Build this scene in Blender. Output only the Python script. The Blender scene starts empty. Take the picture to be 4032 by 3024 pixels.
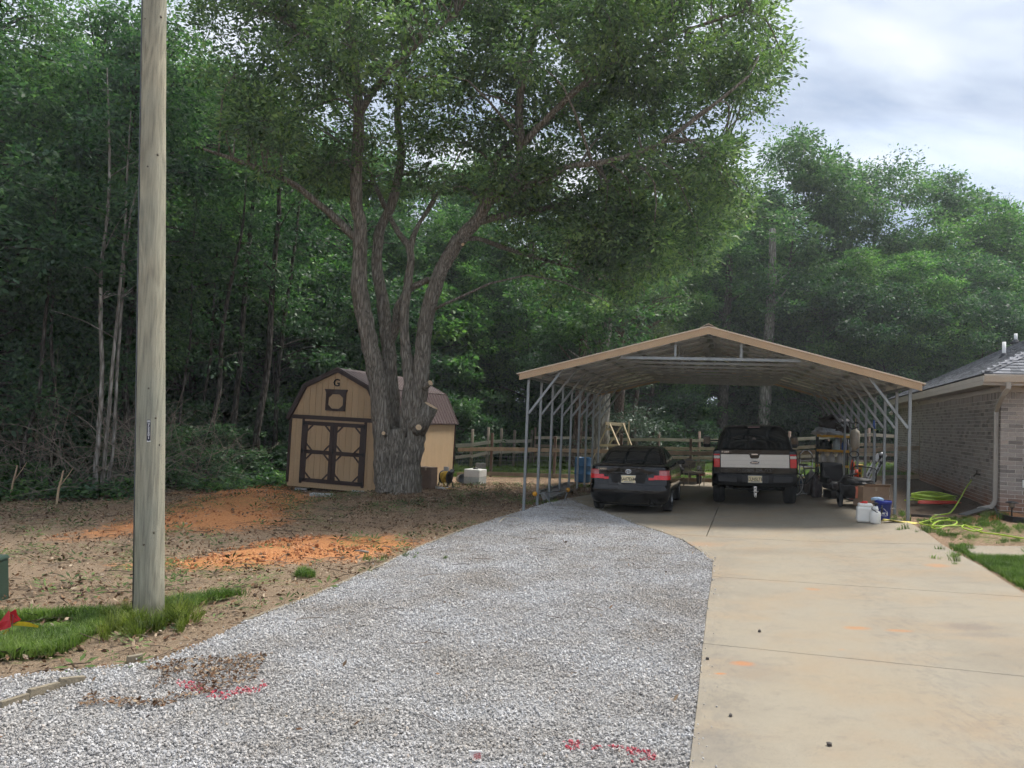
import bpy, bmesh, math, random
import numpy as np
from mathutils import Vector, Matrix, Euler
from math import sin, cos, pi, radians

SC = bpy.context.scene
COL = SC.collection
rng = np.random.default_rng(7)
random.seed(7)

# ------------------------------------------------------------------ camera
CAMZ = 2.0
PITCH, ROLL = 0.0422, 0.0407
FPX, CXP, CYP = 3030.0, 2016.0, 1512.0
_fwd = Vector((0, cos(PITCH), sin(PITCH)))
_r0 = Vector((1, 0, 0)); _u0 = Vector((0, -sin(PITCH), cos(PITCH)))
_rt = _r0*cos(ROLL) + _u0*sin(ROLL)
_up = -_r0*sin(ROLL) + _u0*cos(ROLL)
cam_d = bpy.data.cameras.new('camera'); cam = bpy.data.objects.new('camera', cam_d); COL.objects.link(cam)
cam_d.sensor_width = 36.0; cam_d.lens = 36.0*FPX/4032.0
cam_d.clip_start = 0.05; cam_d.clip_end = 3000
mw = Matrix.Identity(4)
for i in range(3):
    mw[i][0] = _rt[i]; mw[i][1] = _up[i]; mw[i][2] = -_fwd[i]
mw[2][3] = CAMZ
cam.matrix_world = mw
SC.camera = cam

# ------------------------------------------------------------------ sky, sun, exposure
SUN_EL, SUN_AZ = radians(63), radians(58)      # azimuth measured from +Y towards +X
wd = bpy.data.worlds.new('World'); SC.world = wd; wd.use_nodes = True
def build_world():
    nt = wd.node_tree; nt.nodes.clear(); N = nt.nodes.new; L = nt.links.new
    out = N('ShaderNodeOutputWorld'); bg = N('ShaderNodeBackground'); bg.inputs['Strength'].default_value = 0.12
    sky = N('ShaderNodeTexSky'); sky.sky_type = 'NISHITA'; sky.sun_disc = False
    sky.sun_elevation = SUN_EL; sky.sun_rotation = SUN_AZ; sky.air_density = 1.0; sky.dust_density = 1.5
    tc = N('ShaderNodeTexCoord'); sep = N('ShaderNodeSeparateXYZ'); L(tc.outputs['Generated'], sep.inputs[0])
    zz = N('ShaderNodeMath'); zz.operation = 'ADD'; zz.inputs[1].default_value = 0.22; L(sep.outputs['Z'], zz.inputs[0])
    zm = N('ShaderNodeMath'); zm.operation = 'MAXIMUM'; zm.inputs[1].default_value = 0.12; L(zz.outputs[0], zm.inputs[0])
    dx = N('ShaderNodeMath'); dx.operation = 'DIVIDE'; L(sep.outputs['X'], dx.inputs[0]); L(zm.outputs[0], dx.inputs[1])
    dy = N('ShaderNodeMath'); dy.operation = 'DIVIDE'; L(sep.outputs['Y'], dy.inputs[0]); L(zm.outputs[0], dy.inputs[1])
    cmb = N('ShaderNodeCombineXYZ'); L(dx.outputs[0], cmb.inputs[0]); L(dy.outputs[0], cmb.inputs[1])
    mp = N('ShaderNodeMapping'); mp.inputs['Rotation'].default_value = (0, 0, radians(-24)); mp.inputs['Scale'].default_value = (0.8, 1.9, 1)
    mp.inputs['Location'].default_value = (2.3, 0.35, 0)
    L(cmb.outputs[0], mp.inputs['Vector'])
    n1 = N('ShaderNodeTexNoise'); n1.inputs['Scale'].default_value = 1.9; n1.inputs['Detail'].default_value = 6; n1.inputs['Roughness'].default_value = .52
    n1.inputs['Distortion'].default_value = .35
    L(mp.outputs[0], n1.inputs['Vector'])
    cr = N('ShaderNodeValToRGB'); e = cr.color_ramp.elements
    e[0].position = .34; e[0].color = (1.62, 1.96, 2.58, 1)
    e[1].position = .66; e[1].color = (3.3, 3.46, 3.75, 1)
    m1 = cr.color_ramp.elements.new(.50); m1.color = (2.5, 2.8, 3.3, 1)
    L(n1.outputs['Fac'], cr.inputs[0])
    n2 = N('ShaderNodeTexNoise'); n2.inputs['Scale'].default_value = .9; n2.inputs['Detail'].default_value = 3
    L(mp.outputs[0], n2.inputs['Vector'])
    mr = N('ShaderNodeMapRange'); mr.inputs['From Min'].default_value = .3; mr.inputs['From Max'].default_value = .5
    mr.inputs['To Min'].default_value = .82; mr.inputs['To Max'].default_value = 1.0; L(n2.outputs['Fac'], mr.inputs['Value'])
    mx = N('ShaderNodeMix'); mx.data_type = 'RGBA'
    L(mr.outputs[0], mx.inputs['Factor']); L(sky.outputs[0], mx.inputs['A']); L(cr.outputs[0], mx.inputs['B'])
    L(mx.outputs['Result'], bg.inputs['Color']); L(bg.outputs[0], out.inputs['Surface'])
build_world()
sun_d = bpy.data.lights.new('sun', 'SUN'); sun_d.energy = 2.2; sun_d.angle = radians(14); sun_d.color = (1.0, 0.955, 0.89)
sun = bpy.data.objects.new('sun', sun_d); COL.objects.link(sun)
_sd = Vector((sin(SUN_AZ)*cos(SUN_EL), cos(SUN_AZ)*cos(SUN_EL), sin(SUN_EL)))
sun.rotation_euler = _sd.to_track_quat('Z', 'Y').to_euler()
sun.location = _sd*60
vs = SC.view_settings
vs.view_transform = 'Standard'; vs.look = 'None'; vs.gamma = 1.0; vs.use_curve_mapping = False
vs.exposure = 1.36
SC.cycles.use_denoising = True
SC.cycles.max_bounces = 7; SC.cycles.diffuse_bounces = 5; SC.cycles.glossy_bounces = 3; SC.cycles.transmission_bounces = 4; SC.cycles.use_adaptive_sampling = True; SC.cycles.adaptive_threshold = .03; SC.cycles.adaptive_min_samples = 12; SC.cycles.use_light_tree = False
SC.cycles.transparent_max_bounces = 8; SC.cycles.caustics_reflective = False; SC.cycles.caustics_refractive = False

# ------------------------------------------------------------------ place: frames and terrain
YAW = 0.2762                                   # the carport, cars and drive run 16 degrees to the right of +Y
CO = (0.3653, 16.89)                           # carport's front left post
UX, UY = cos(YAW), -sin(YAW); VX, VY = sin(YAW), cos(YAW)
def uv_of(x, y):
    dx = x-CO[0]; dy = y-CO[1]
    return dx*UX+dy*UY, dx*VX+dy*VY
def W2(u, v): return (CO[0]+u*UX+v*VX, CO[1]+u*UY+v*VY)
def W3(u, v, z): x, y = W2(u, v); return Vector((x, y, z))
def _ss(a, b, x):
    t = np.clip((x-a)/(b-a), 0, 1); return t*t*(3-2*t)
def drive_h(x, y):
    """smooth lie of the land: falls to the left, climbs to the house on the right"""
    u, v = uv_of(x, y)
    z = .03*(np.clip(u, -25, 12)-2.2) + .012*_ss(-7, 0, v)*np.clip(u-4, 0, 5.6)**2
    z = z-.17*_ss(-4.7, -6.3, u)*_ss(1.2, 4.2, v)*(1-_ss(12, 15, v))      # the hollow the shed stands over
    return np.clip(z, -.85, .56)
def vnoise(x, y, s, seed=0):
    """value noise, cheap, on arrays"""
    x = np.asarray(x, float)*s+seed*17.3; y = np.asarray(y, float)*s+seed*9.7
    xi = np.floor(x); yi = np.floor(y); fx = x-xi; fy = y-yi
    fx = fx*fx*(3-2*fx); fy = fy*fy*(3-2*fy)
    def h(a, b):
        n = np.sin(a*127.1+b*311.7+seed*74.7)*43758.5453
        return n-np.floor(n)
    return (h(xi, yi)*(1-fx)+h(xi+1, yi)*fx)*(1-fy)+(h(xi, yi+1)*(1-fx)+h(xi+1, yi+1)*fx)*fy
def fbm(x, y, s, seed=0, o=4):
    t = 0; a = .5; w = 0
    for k in range(o):
        t = t+a*vnoise(x, y, s*2**k, seed+k); w += a; a *= .55
    return t/w
def at(px, py, Y):
    """the point at distance Y along the line of sight to a place in the photograph"""
    d = _fwd*FPX + _rt*(px-CXP) + _up*(CYP-py)
    k = Y/d.y
    return Vector((d.x*k, d.y*k, CAMZ+d.z*k))
def gp(px, py, dz=0.0):
    d = _fwd*FPX + _rt*(px-CXP) + _up*(CYP-py)
    k = 2.0/FPX; prev = None
    lo, hi = 1.0/FPX, 160.0/FPX
    t = lo
    while t < hi:
        p = (d.x*t, d.y*t, CAMZ+d.z*t)
        if p[2] < float(drive_h(p[0], p[1]))+dz: break
        lo = t; t *= 1.03
    hi = t
    for _ in range(30):
        t = .5*(lo+hi); p = (d.x*t, d.y*t, CAMZ+d.z*t)
        if p[2] < float(drive_h(p[0], p[1]))+dz: hi = t
        else: lo = t
    return Vector((p[0], p[1], float(drive_h(p[0], p[1]))))
def gz(x, y): return float(drive_h(x, y))
def inpoly(px, py, poly):
    px = np.asarray(px); py = np.asarray(py); r = np.zeros(px.shape, bool)
    n = len(poly); j = n-1
    for i in range(n):
        xi, yi = poly[i][0], poly[i][1]; xj, yj = poly[j][0], poly[j][1]
        c = ((yi > py) != (yj > py)) & (px < (xj-xi)*(py-yi)/(yj-yi+1e-12)+xi)
        r ^= c; j = i
    return r

# ------------------------------------------------------------------ mesh helpers
class MB:
    def __init__(s): s.v = []; s.f = []; s.xf = None
    def add(s, vs, fs):
        o = len(s.v)
        if s.xf is not None: vs = [tuple(s.xf @ Vector(p)) for p in vs]
        s.v.extend([tuple(p) for p in vs]); s.f.extend([tuple(i+o for i in f) for f in fs]); return s
    def box(s, x0, x1, y0, y1, z0, z1):
        return s.add([(x0,y0,z0),(x1,y0,z0),(x1,y1,z0),(x0,y1,z0),(x0,y0,z1),(x1,y0,z1),(x1,y1,z1),(x0,y1,z1)],
              [(0,3,2,1),(4,5,6,7),(0,1,5,4),(1,2,6,5),(2,3,7,6),(3,0,4,7)])
    def cbox(s, c, d, rot=None):
        h = [k/2 for k in d]; R = rot if rot is not None else Matrix.Identity(3); c = Vector(c)
        vs = [c + R @ Vector((sx*h[0], sy*h[1], sz*h[2])) for sz in (-1,1) for sx, sy in ((-1,-1),(1,-1),(1,1),(-1,1))]
        return s.add(vs, [(0,3,2,1),(4,5,6,7),(0,1,5,4),(1,2,6,5),(2,3,7,6),(3,0,4,7)])
    def beam(s, p, q, w, h, up=(0,0,1), ext=0):
        p = Vector(p); q = Vector(q); d = (q-p); l = d.length; d = d/l
        up = Vector(up); x = d.cross(up)
        if x.length < 1e-4: x = d.cross(Vector((0,1,0)))
        x.normalize(); z = x.cross(d)
        R = Matrix((x, d, z)).transposed()
        return s.cbox((p+q)/2, (w, l+2*ext, h), R)
    def tube(s, pts, rad, n=8, cap=True, closed=False):
        pts = [Vector(p) for p in pts]; m = len(pts)
        if not hasattr(rad, '__len__'): rad = [rad]*m
        vs = []; prev = None
        for i in range(m):
            if closed: t = pts[(i+1) % m]-pts[i-1]
            else: t = pts[min(i+1, m-1)]-pts[max(i-1, 0)]
            if t.length < 1e-9: t = Vector((0,0,1))
            t.normalize()
            if prev is None:
                a = Vector((0,0,1)) if abs(t.z) < .9 else Vector((1,0,0))
                x = t.cross(a).normalized()
            else:
                x = prev-t*prev.dot(t)
                x = x.normalized() if x.length > 1e-6 else t.orthogonal().normalized()
            prev = x; y = t.cross(x)
            for k in range(n):
                an = 2*pi*k/n; vs.append(pts[i]+(x*cos(an)+y*sin(an))*rad[i])
        fs = []
        for i in range(m if closed else m-1):
            a = i*n; b = ((i+1) % m)*n
            for k in range(n): fs.append((a+k, a+(k+1) % n, b+(k+1) % n, b+k))
        if cap and not closed:
            fs.append(tuple(range(n-1, -1, -1))); fs.append(tuple((m-1)*n+k for k in range(n)))
        return s.add(vs, fs)
    def lathe(s, prof, n=16, c=(0,0,0), axis='z', cap=True):
        vs = []; c = Vector(c)
        for r, z in prof:
            for k in range(n):
                a = 2*pi*k/n; p = (r*cos(a), r*sin(a), z)
                if axis == 'x': p = (z, r*cos(a), r*sin(a))
                if axis == 'y': p = (r*sin(a), z, r*cos(a))
                vs.append(c+Vector(p))
        m = len(prof); fs = [(i*n+k, i*n+(k+1) % n, (i+1)*n+(k+1) % n, (i+1)*n+k) for i in range(m-1) for k in range(n)]
        if cap: fs.append(tuple(range(n-1, -1, -1))); fs.append(tuple((m-1)*n+k for k in range(n)))
        return s.add(vs, fs)
    def prism(s, poly, d0, d1, plane='xz'):
        """polygon in a plane, thickened along the third axis from d0 to d1"""
        def P(a, b, d): return {'xz': (a, d, b), 'xy': (a, b, d), 'yz': (d, a, b)}[plane]
        n = len(poly); vs = [P(a, b, d0) for a, b in poly]+[P(a, b, d1) for a, b in poly]
        fs = [tuple(range(n)), tuple(range(2*n-1, n-1, -1))]+[(i, i+n, (i+1) % n+n, (i+1) % n) for i in range(n)]
        return s.add(vs, fs)
    def quad(s, a, b, c, d): return s.add([a, b, c, d], [(0,1,2,3)])
    def loft(s, rings, closed=True, cap0=False, cap1=False):
        n = len(rings[0]); vs = [p for r in rings for p in r]; fs = []
        for i in range(len(rings)-1):
            for k in range(n if closed else n-1):
                fs.append((i*n+k, i*n+(k+1) % n, (i+1)*n+(k+1) % n, (i+1)*n+k))
        if cap0: fs.append(tuple(range(n-1, -1, -1)))
        if cap1: fs.append(tuple((len(rings)-1)*n+k for k in range(n)))
        return s.add(vs, fs)
    def build(s, name, mat, parent=None, smooth=False, bevel=0, subd=0, seg=2, solid=0, fix=True):
        me = bpy.data.meshes.new(name); me.from_pydata(s.v, [], s.f)
        if fix:
            bm = bmesh.new(); bm.from_mesh(me); bmesh.ops.recalc_face_normals(bm, faces=bm.faces); bm.to_mesh(me); bm.free()
        return mesh_obj(name, me, mat, parent, smooth, bevel, subd, seg, solid)
def mesh_obj(name, me, mat, parent=None, smooth=False, bevel=0, subd=0, seg=2, solid=0):
    if mat is not None and not me.materials: me.materials.append(mat)
    if smooth and len(me.polygons): me.polygons.foreach_set('use_smooth', np.ones(len(me.polygons), bool))
    o = bpy.data.objects.new(name, me); COL.objects.link(o)
    if parent is not None: o.parent = parent
    if solid: m = o.modifiers.new('solid', 'SOLIDIFY'); m.thickness = solid; m.offset = 0
    if bevel: m = o.modifiers.new('bevel', 'BEVEL'); m.width = bevel; m.segments = seg; m.limit_method = 'ANGLE'
    if subd: m = o.modifiers.new('subd', 'SUBSURF'); m.levels = subd; m.render_levels = subd
    return o
def np_mesh(name, V, F):
    """V (n,3) and F (m,k) arrays to a mesh"""
    me = bpy.data.meshes.new(name); V = np.asarray(V, np.float32); F = np.asarray(F, np.int32); k = F.shape[1]
    me.vertices.add(len(V)); me.vertices.foreach_set('co', V.ravel())
    me.loops.add(F.size); me.loops.foreach_set('vertex_index', F.ravel())
    me.polygons.add(len(F)); me.polygons.foreach_set('loop_start', np.arange(0, F.size, k, dtype=np.int32))
    me.polygons.foreach_set('loop_total', np.full(len(F), k, np.int32))
    me.update(calc_edges=True); return me
def tag(o, label=None, cat=None, group=None, kind=None):
    if label: o['label'] = label
    if cat: o['category'] = cat
    if group: o['group'] = group
    if kind: o['kind'] = kind
    return o
def thing(name, label, cat, loc=(0,0,0), rotz=0.0, group=None, rot=None):
    o = bpy.data.objects.new(name, None); COL.objects.link(o); o.location = loc; o.empty_display_size = .2
    o.rotation_euler = rot if rot is not None else (0, 0, rotz)
    return tag(o, label, cat, group)
def copy_tree(o, parent=None):
    c = o.copy(); COL.objects.link(c)
    if parent is not None: c.parent = parent
    for ch in list(o.children): copy_tree(ch, c)
    return c
def text(name, body, size, mat, parent, loc, rot, extrude=.002, font=None, sx=1.0, align='CENTER'):
    cu = bpy.data.curves.new(name, 'FONT'); cu.body = body; cu.size = size; cu.extrude = extrude; cu.offset = size*.016
    cu.align_x = align; cu.align_y = 'CENTER'; cu.materials.append(mat); cu.resolution_u = 3
    tmp = bpy.data.objects.new(name, cu); me = bpy.data.meshes.new_from_object(tmp); bpy.data.objects.remove(tmp)
    if not me.materials: me.materials.append(mat)
    o = bpy.data.objects.new(name, me); COL.objects.link(o); o.parent = parent; o.location = loc; o.rotation_euler = rot; o.scale = (sx, 1, 1)
    if len(body) > 1: o['kind'] = 'stuff'
    return o

# ------------------------------------------------------------------ materials
MATS = {}
def M(name, col, rough=.6, metal=0.0, var=.18, scale=6.0, bump=0.0, bscale=30.0, coat=0.0, stretch=(1,1,1), spec=None, trans=0.0, col2=None, detail=4, world=False, rand=0.0, alpha=1.0, ior=None):
    if name in MATS: return MATS[name]
    m = bpy.data.materials.new(name); m.use_nodes = True; nt = m.node_tree; b = nt.nodes['Principled BSDF']; N = nt.nodes.new; L = nt.links.new
    b.inputs['Roughness'].default_value = rough; b.inputs['Metallic'].default_value = metal
    if coat: b.inputs['Coat Weight'].default_value = coat; b.inputs['Coat Roughness'].default_value = .04
    if spec is not None: b.inputs['Specular IOR Level'].default_value = spec
    if trans: b.inputs['Transmission Weight'].default_value = trans
    if ior: b.inputs['IOR'].default_value = ior
    if alpha < 1: b.inputs['Alpha'].default_value = alpha
    tc = N('ShaderNodeTexCoord'); mp = N('ShaderNodeMapping'); mp.inputs['Scale'].default_value = stretch
    if world:
        ge = N('ShaderNodeNewGeometry'); L(ge.outputs['Position'], mp.inputs['Vector'])
    else: L(tc.outputs['Object'], mp.inputs['Vector'])
    c = Vector(col[:3]); c2 = Vector(col2[:3]) if col2 else c*(1-var)
    n = N('ShaderNodeTexNoise'); n.inputs['Scale'].default_value = scale; n.inputs['Detail'].default_value = detail; n.inputs['Roughness'].default_value = .6
    L(mp.outputs[0], n.inputs['Vector'])
    cr = N('ShaderNodeValToRGB'); cr.color_ramp.elements[0].position = .3; cr.color_ramp.elements[1].position = .7
    a = c*(1+var*.5) if not col2 else c
    cr.color_ramp.elements[0].color = (*c2, 1); cr.color_ramp.elements[1].color = (min(a.x,1), min(a.y,1), min(a.z,1), 1)
    L(n.outputs['Fac'], cr.inputs[0])
    cur = cr.outputs[0]
    if rand:
        oi = N('ShaderNodeObjectInfo'); mr = N('ShaderNodeMapRange'); mr.inputs['To Min'].default_value = 1-rand; mr.inputs['To Max'].default_value = 1+rand
        L(oi.outputs['Random'], mr.inputs['Value']); vm = N('ShaderNodeVectorMath'); vm.operation = 'SCALE'
        L(cur, vm.inputs[0]); L(mr.outputs[0], vm.inputs['Scale']); cur = vm.outputs[0]
    L(cur, b.inputs['Base Color'])
    if bump:
        n2 = N('ShaderNodeTexNoise'); n2.inputs['Scale'].default_value = bscale; n2.inputs['Detail'].default_value = 5
        L(mp.outputs[0], n2.inputs['Vector']); bp = N('ShaderNodeBump'); bp.inputs['Strength'].default_value = bump; bp.inputs['Distance'].default_value = .02
        L(n2.outputs['Fac'], bp.inputs['Height']); L(bp.outputs[0], b.inputs['Normal'])
    MATS[name] = m; return m

GALV = M('galvanised_steel', (.27,.29,.295), .48, .55, .22, 5, .05, 60, stretch=(1,1,.3))
STEEL = M('bright_steel', (.6,.6,.6), .25, 1.0, .2, 10)
BLACKP = M('black_plastic', (.018,.018,.02), .5, 0, .3, 12, .05, 60)
RUBBER = M('tyre_rubber', (.022,.022,.023), .75, 0, .35, 14, .15, 50)
WHITEP = M('white_plastic', (.72,.72,.70), .42, 0, .08, 8, .02, 20)
CARD = M('cardboard', (.30,.20,.125), .85, 0, .16, 7, .06, 40)
# ================================================================== scatter (stuff only)
def scatter(name, P, protos, scale, rot, pick, label, cat, mats=None):
    """stuff nobody could count: one object that instances small meshes on its points"""
    P = np.asarray(P, np.float32); n = len(P)
    me = bpy.data.meshes.new(name); me.vertices.add(n); me.vertices.foreach_set('co', P.ravel())
    a = me.attributes.new('sc', 'FLOAT_VECTOR', 'POINT'); a.data.foreach_set('vector', np.asarray(scale, np.float32).ravel())
    a = me.attributes.new('rt', 'FLOAT_VECTOR', 'POINT'); a.data.foreach_set('vector', np.asarray(rot, np.float32).ravel())
    a = me.attributes.new('pk', 'INT', 'POINT'); a.data.foreach_set('value', np.asarray(pick, np.int32))
    o = bpy.data.objects.new(name, me); COL.objects.link(o)
    g = bpy.data.node_groups.new(name+'_nodes', 'GeometryNodeTree')
    g.interface.new_socket('Geometry', in_out='INPUT', socket_type='NodeSocketGeometry')
    g.interface.new_socket('Geometry', in_out='OUTPUT', socket_type='NodeSocketGeometry')
    N = g.nodes.new; L = g.links.new
    gi = N('NodeGroupInput'); go = N('NodeGroupOutput'); ip = N('GeometryNodeInstanceOnPoints')
    jn = N('GeometryNodeJoinGeometry')
    for p in reversed(protos):
        oi = N('GeometryNodeObjectInfo'); oi.inputs['Object'].default_value = p; oi.inputs['As Instance'].default_value = True
        L(oi.outputs['Geometry'], jn.inputs[0])
    def attr(nm, t):
        k = N('GeometryNodeInputNamedAttribute'); k.data_type = t; k.inputs['Name'].default_value = nm; return k.outputs['Attribute']
    L(gi.outputs[0], ip.inputs['Points']); L(jn.outputs[0], ip.inputs['Instance'])
    ip.inputs['Pick Instance'].default_value = True
    L(attr('pk', 'INT'), ip.inputs['Instance Index']); L(attr('rt', 'FLOAT_VECTOR'), ip.inputs['Rotation']); L(attr('sc', 'FLOAT_VECTOR'), ip.inputs['Scale'])
    L(ip.outputs[0], go.inputs[0])
    m = o.modifiers.new('scatter', 'NODES'); m.node_group = g
    tag(o, label, cat, kind='stuff'); return o
def proto(name, mb, mat, smooth=False):
    o = mb.build(name, mat, None, smooth); COL.objects.unlink(o); return o

def W(px, py): p = gp(px, py); return (p.x, p.y)

# ================================================================== outlines on the ground
EDGE_PX = [(2239,1966),(2330,2002),(2420,2034),(2510,2070),(2600,2097),(2690,2132),(2760,2177),(2806,2217),(2803,2279),(2785,2390),(2766,2560),(2746,2780),(2715,3024),(2690,3240)]
RIGHT_PX = [(4420,2640),(4200,2460),(4032,2345),(3870,2240),(3760,2180),(3704,2147),(3650,2105),(3592,2069)]
EDGE = [W(*p) for p in EDGE_PX]
EDGE.append((EDGE[-1][0]-.25, -2.0))
RIGHT = [W(*p) for p in RIGHT_PX]
SLAB = EDGE + [(RIGHT[0][0]+.4, -2.0)] + RIGHT + [W2(7.25, 1.2), W2(7.2, 10.3), W2(1.0, 10.3), W2(.95, 5.2)]
GRAVEL_L_PX = [(2072,2010),(1950,2047),(1820,2090),(1640,2162),(1500,2232),(1350,2298),(1200,2365),(1050,2417),(960,2452),(880,2497),(780,2545),(640,2600),(520,2625),(330,2640),(150,2660),(0,2680),(-200,2700)]
GRAVEL_L = [W(*p) for p in GRAVEL_L_PX]
GRAVEL = GRAVEL_L + [(GRAVEL_L[-1][0]-3, GRAVEL_L[-1][1]-.4), (GRAVEL_L[-1][0]-3, -2.0)] + EDGE[::-1] + [W(2150,1984)]
RED1 = [W(*p) for p in [(250,2115),(420,2070),(620,2010),(960,1905),(1130,1905),(1260,1950),(1180,1990),(1090,2068),(830,2095),(680,2085),(350,2118)]]
RED2 = [W(*p) for p in [(430,2222),(700,2205),(900,2170),(1050,2122),(1300,2105),(1560,2108),(1650,2135),(1490,2192),(1230,2208),(960,2232),(720,2236)]]
RED3 = [W(*p) for p in [(3960,2010),(4032,2005),(4032,2040),(3800,2060),(3790,2030)]]
GRASS1 = [W(*p) for p in [(-200,2440),(160,2425),(420,2415),(500,2435),(400,2475),(310,2530),(220,2580),(0,2596),(-200,2606)]]
GRASS2 = [W(*p) for p in [(3740,2150),(4200,2190),(4300,2420),(4032,2320),(3870,2225)]]
GRASS3 = [W(*p) for p in [(3600,2050),(3660,2085),(3740,2140),(4150,2160),(4150,2060),(3900,2040)]]
GRASS4 = [W(*p) for p in [(560,2420),(760,2390),(1000,2330),(1260,2280),(1180,2240),(840,2280),(600,2330)]]
WALK = [W(*p) for p in [(3795,2157),(4200,2160),(4200,2203),(3832,2196)]]

# ================================================================== ground sheet
def ground_mat():
    m = bpy.data.materials.new('earth_and_turf'); m.use_nodes = True; nt = m.node_tree; b = nt.nodes['Principled BSDF']; N = nt.nodes.new; L = nt.links.new
    b.inputs['Roughness'].default_value = .95; b.inputs['Specular IOR Level'].default_value = .15
    ge = N('ShaderNodeNewGeometry')
    def noise(s, d=5, r=.62):
        n = N('ShaderNodeTexNoise'); n.inputs['Scale'].default_value = s; n.inputs['Detail'].default_value = d; n.inputs['Roughness'].default_value = r
        L(ge.outputs['Position'], n.inputs['Vector']); return n.outputs['Fac']
    def ramp(src, stops):
        c = N('ShaderNodeValToRGB'); e = c.color_ramp.elements
        e[0].position, e[0].color = stops[0][0], (*stops[0][1], 1); e[1].position, e[1].color = stops[-1][0], (*stops[-1][1], 1)
        for p, q in stops[1:-1]: k = e.new(p); k.color = (*q, 1)
        L(src, c.inputs[0]); return c.outputs[0]
    def mask(att, nz, amt=.9, lo=.42, hi=.58):
        a = N('ShaderNodeAttribute'); a.attribute_name = att
        s = N('ShaderNodeMath'); s.operation = 'MULTIPLY_ADD'; s.inputs[1].default_value = amt; L(nz, s.inputs[0])
        s2 = N('ShaderNodeMath'); s2.operation = 'SUBTRACT'; s2.inputs[1].default_value = amt*.5
        L(a.outputs['Fac'], s.inputs[2]); L(s.outputs[0], s2.inputs[0])
        r = N('ShaderNodeMapRange'); r.inputs['From Min'].default_value = lo; r.inputs['From Max'].default_value = hi; L(s2.outputs[0], r.inputs['Value']); return r.outputs[0]
    def mix(f, a, c2):
        x = N('ShaderNodeMix'); x.data_type = 'RGBA'; L(f, x.inputs['Factor']); L(a, x.inputs['A']); L(c2, x.inputs['B']); return x.outputs['Result']
    fine = noise(26, 6, .75); mid = noise(3.2, 5); big = noise(.7, 4); vf = noise(75, 3, .7)
    dirt = ramp(fine, [(.30,(.092,.060,.037)),(.44,(.20,.135,.085)),(.56,(.31,.215,.14)),(.70,(.46,.35,.25))])
    pale = ramp(vf, [(.3,(.14,.098,.063)),(.55,(.255,.188,.126)),(.75,(.40,.315,.225))])
    base = mix(mask('pale', mid, .9), dirt, pale)
    red = ramp(fine, [(.28,(.24,.09,.034)),(.5,(.46,.20,.08)),(.72,(.58,.31,.15))])
    base = mix(mask('red', noise(3.0, 9, .78), 1.7, .30, .72), base, red)
    grs = ramp(vf, [(.25,(.040,.070,.014)),(.5,(.105,.17,.034)),(.75,(.21,.27,.07))])
    base = mix(mask('grass', noise(9, 5, .7), .9), base, grs)
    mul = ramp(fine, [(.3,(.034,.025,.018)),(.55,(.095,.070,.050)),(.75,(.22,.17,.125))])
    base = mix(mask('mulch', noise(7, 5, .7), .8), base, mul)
    L(base, b.inputs['Base Color'])
    bp = N('ShaderNodeBump'); bp.inputs['Strength'].default_value = .9; bp.inputs['Distance'].default_value = .03; L(fine, bp.inputs['Height'])
    bp2 = N('ShaderNodeBump'); bp2.inputs['Strength'].default_value = .6; bp2.inputs['Distance'].default_value = .012; L(vf, bp2.inputs['Height']); L(bp.outputs[0], bp2.inputs['Normal'])
    L(bp2.outputs[0], b.inputs['Normal']); return m
def axis(lo, hi, st, far, n):
    a = np.arange(lo, hi+1e-6, st); g = np.geomspace(st, far, n).cumsum()
    return np.concatenate([lo-g[::-1], a, hi+g])
def pdist(X, Y, poly):
    """signed-ish distance to a polygon's outline (positive inside)"""
    d = np.full(X.shape, 1e9)
    for i in range(len(poly)):
        ax, ay = poly[i-1][:2]; bx, by = poly[i][:2]; l2 = (bx-ax)**2+(by-ay)**2+1e-12
        t = np.clip(((X-ax)*(bx-ax)+(Y-ay)*(by-ay))/l2, 0, 1)
        d = np.minimum(d, np.hypot(X-ax-t*(bx-ax), Y-ay-t*(by-ay)))
    return np.where(inpoly(X, Y, poly), d, -d)
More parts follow.
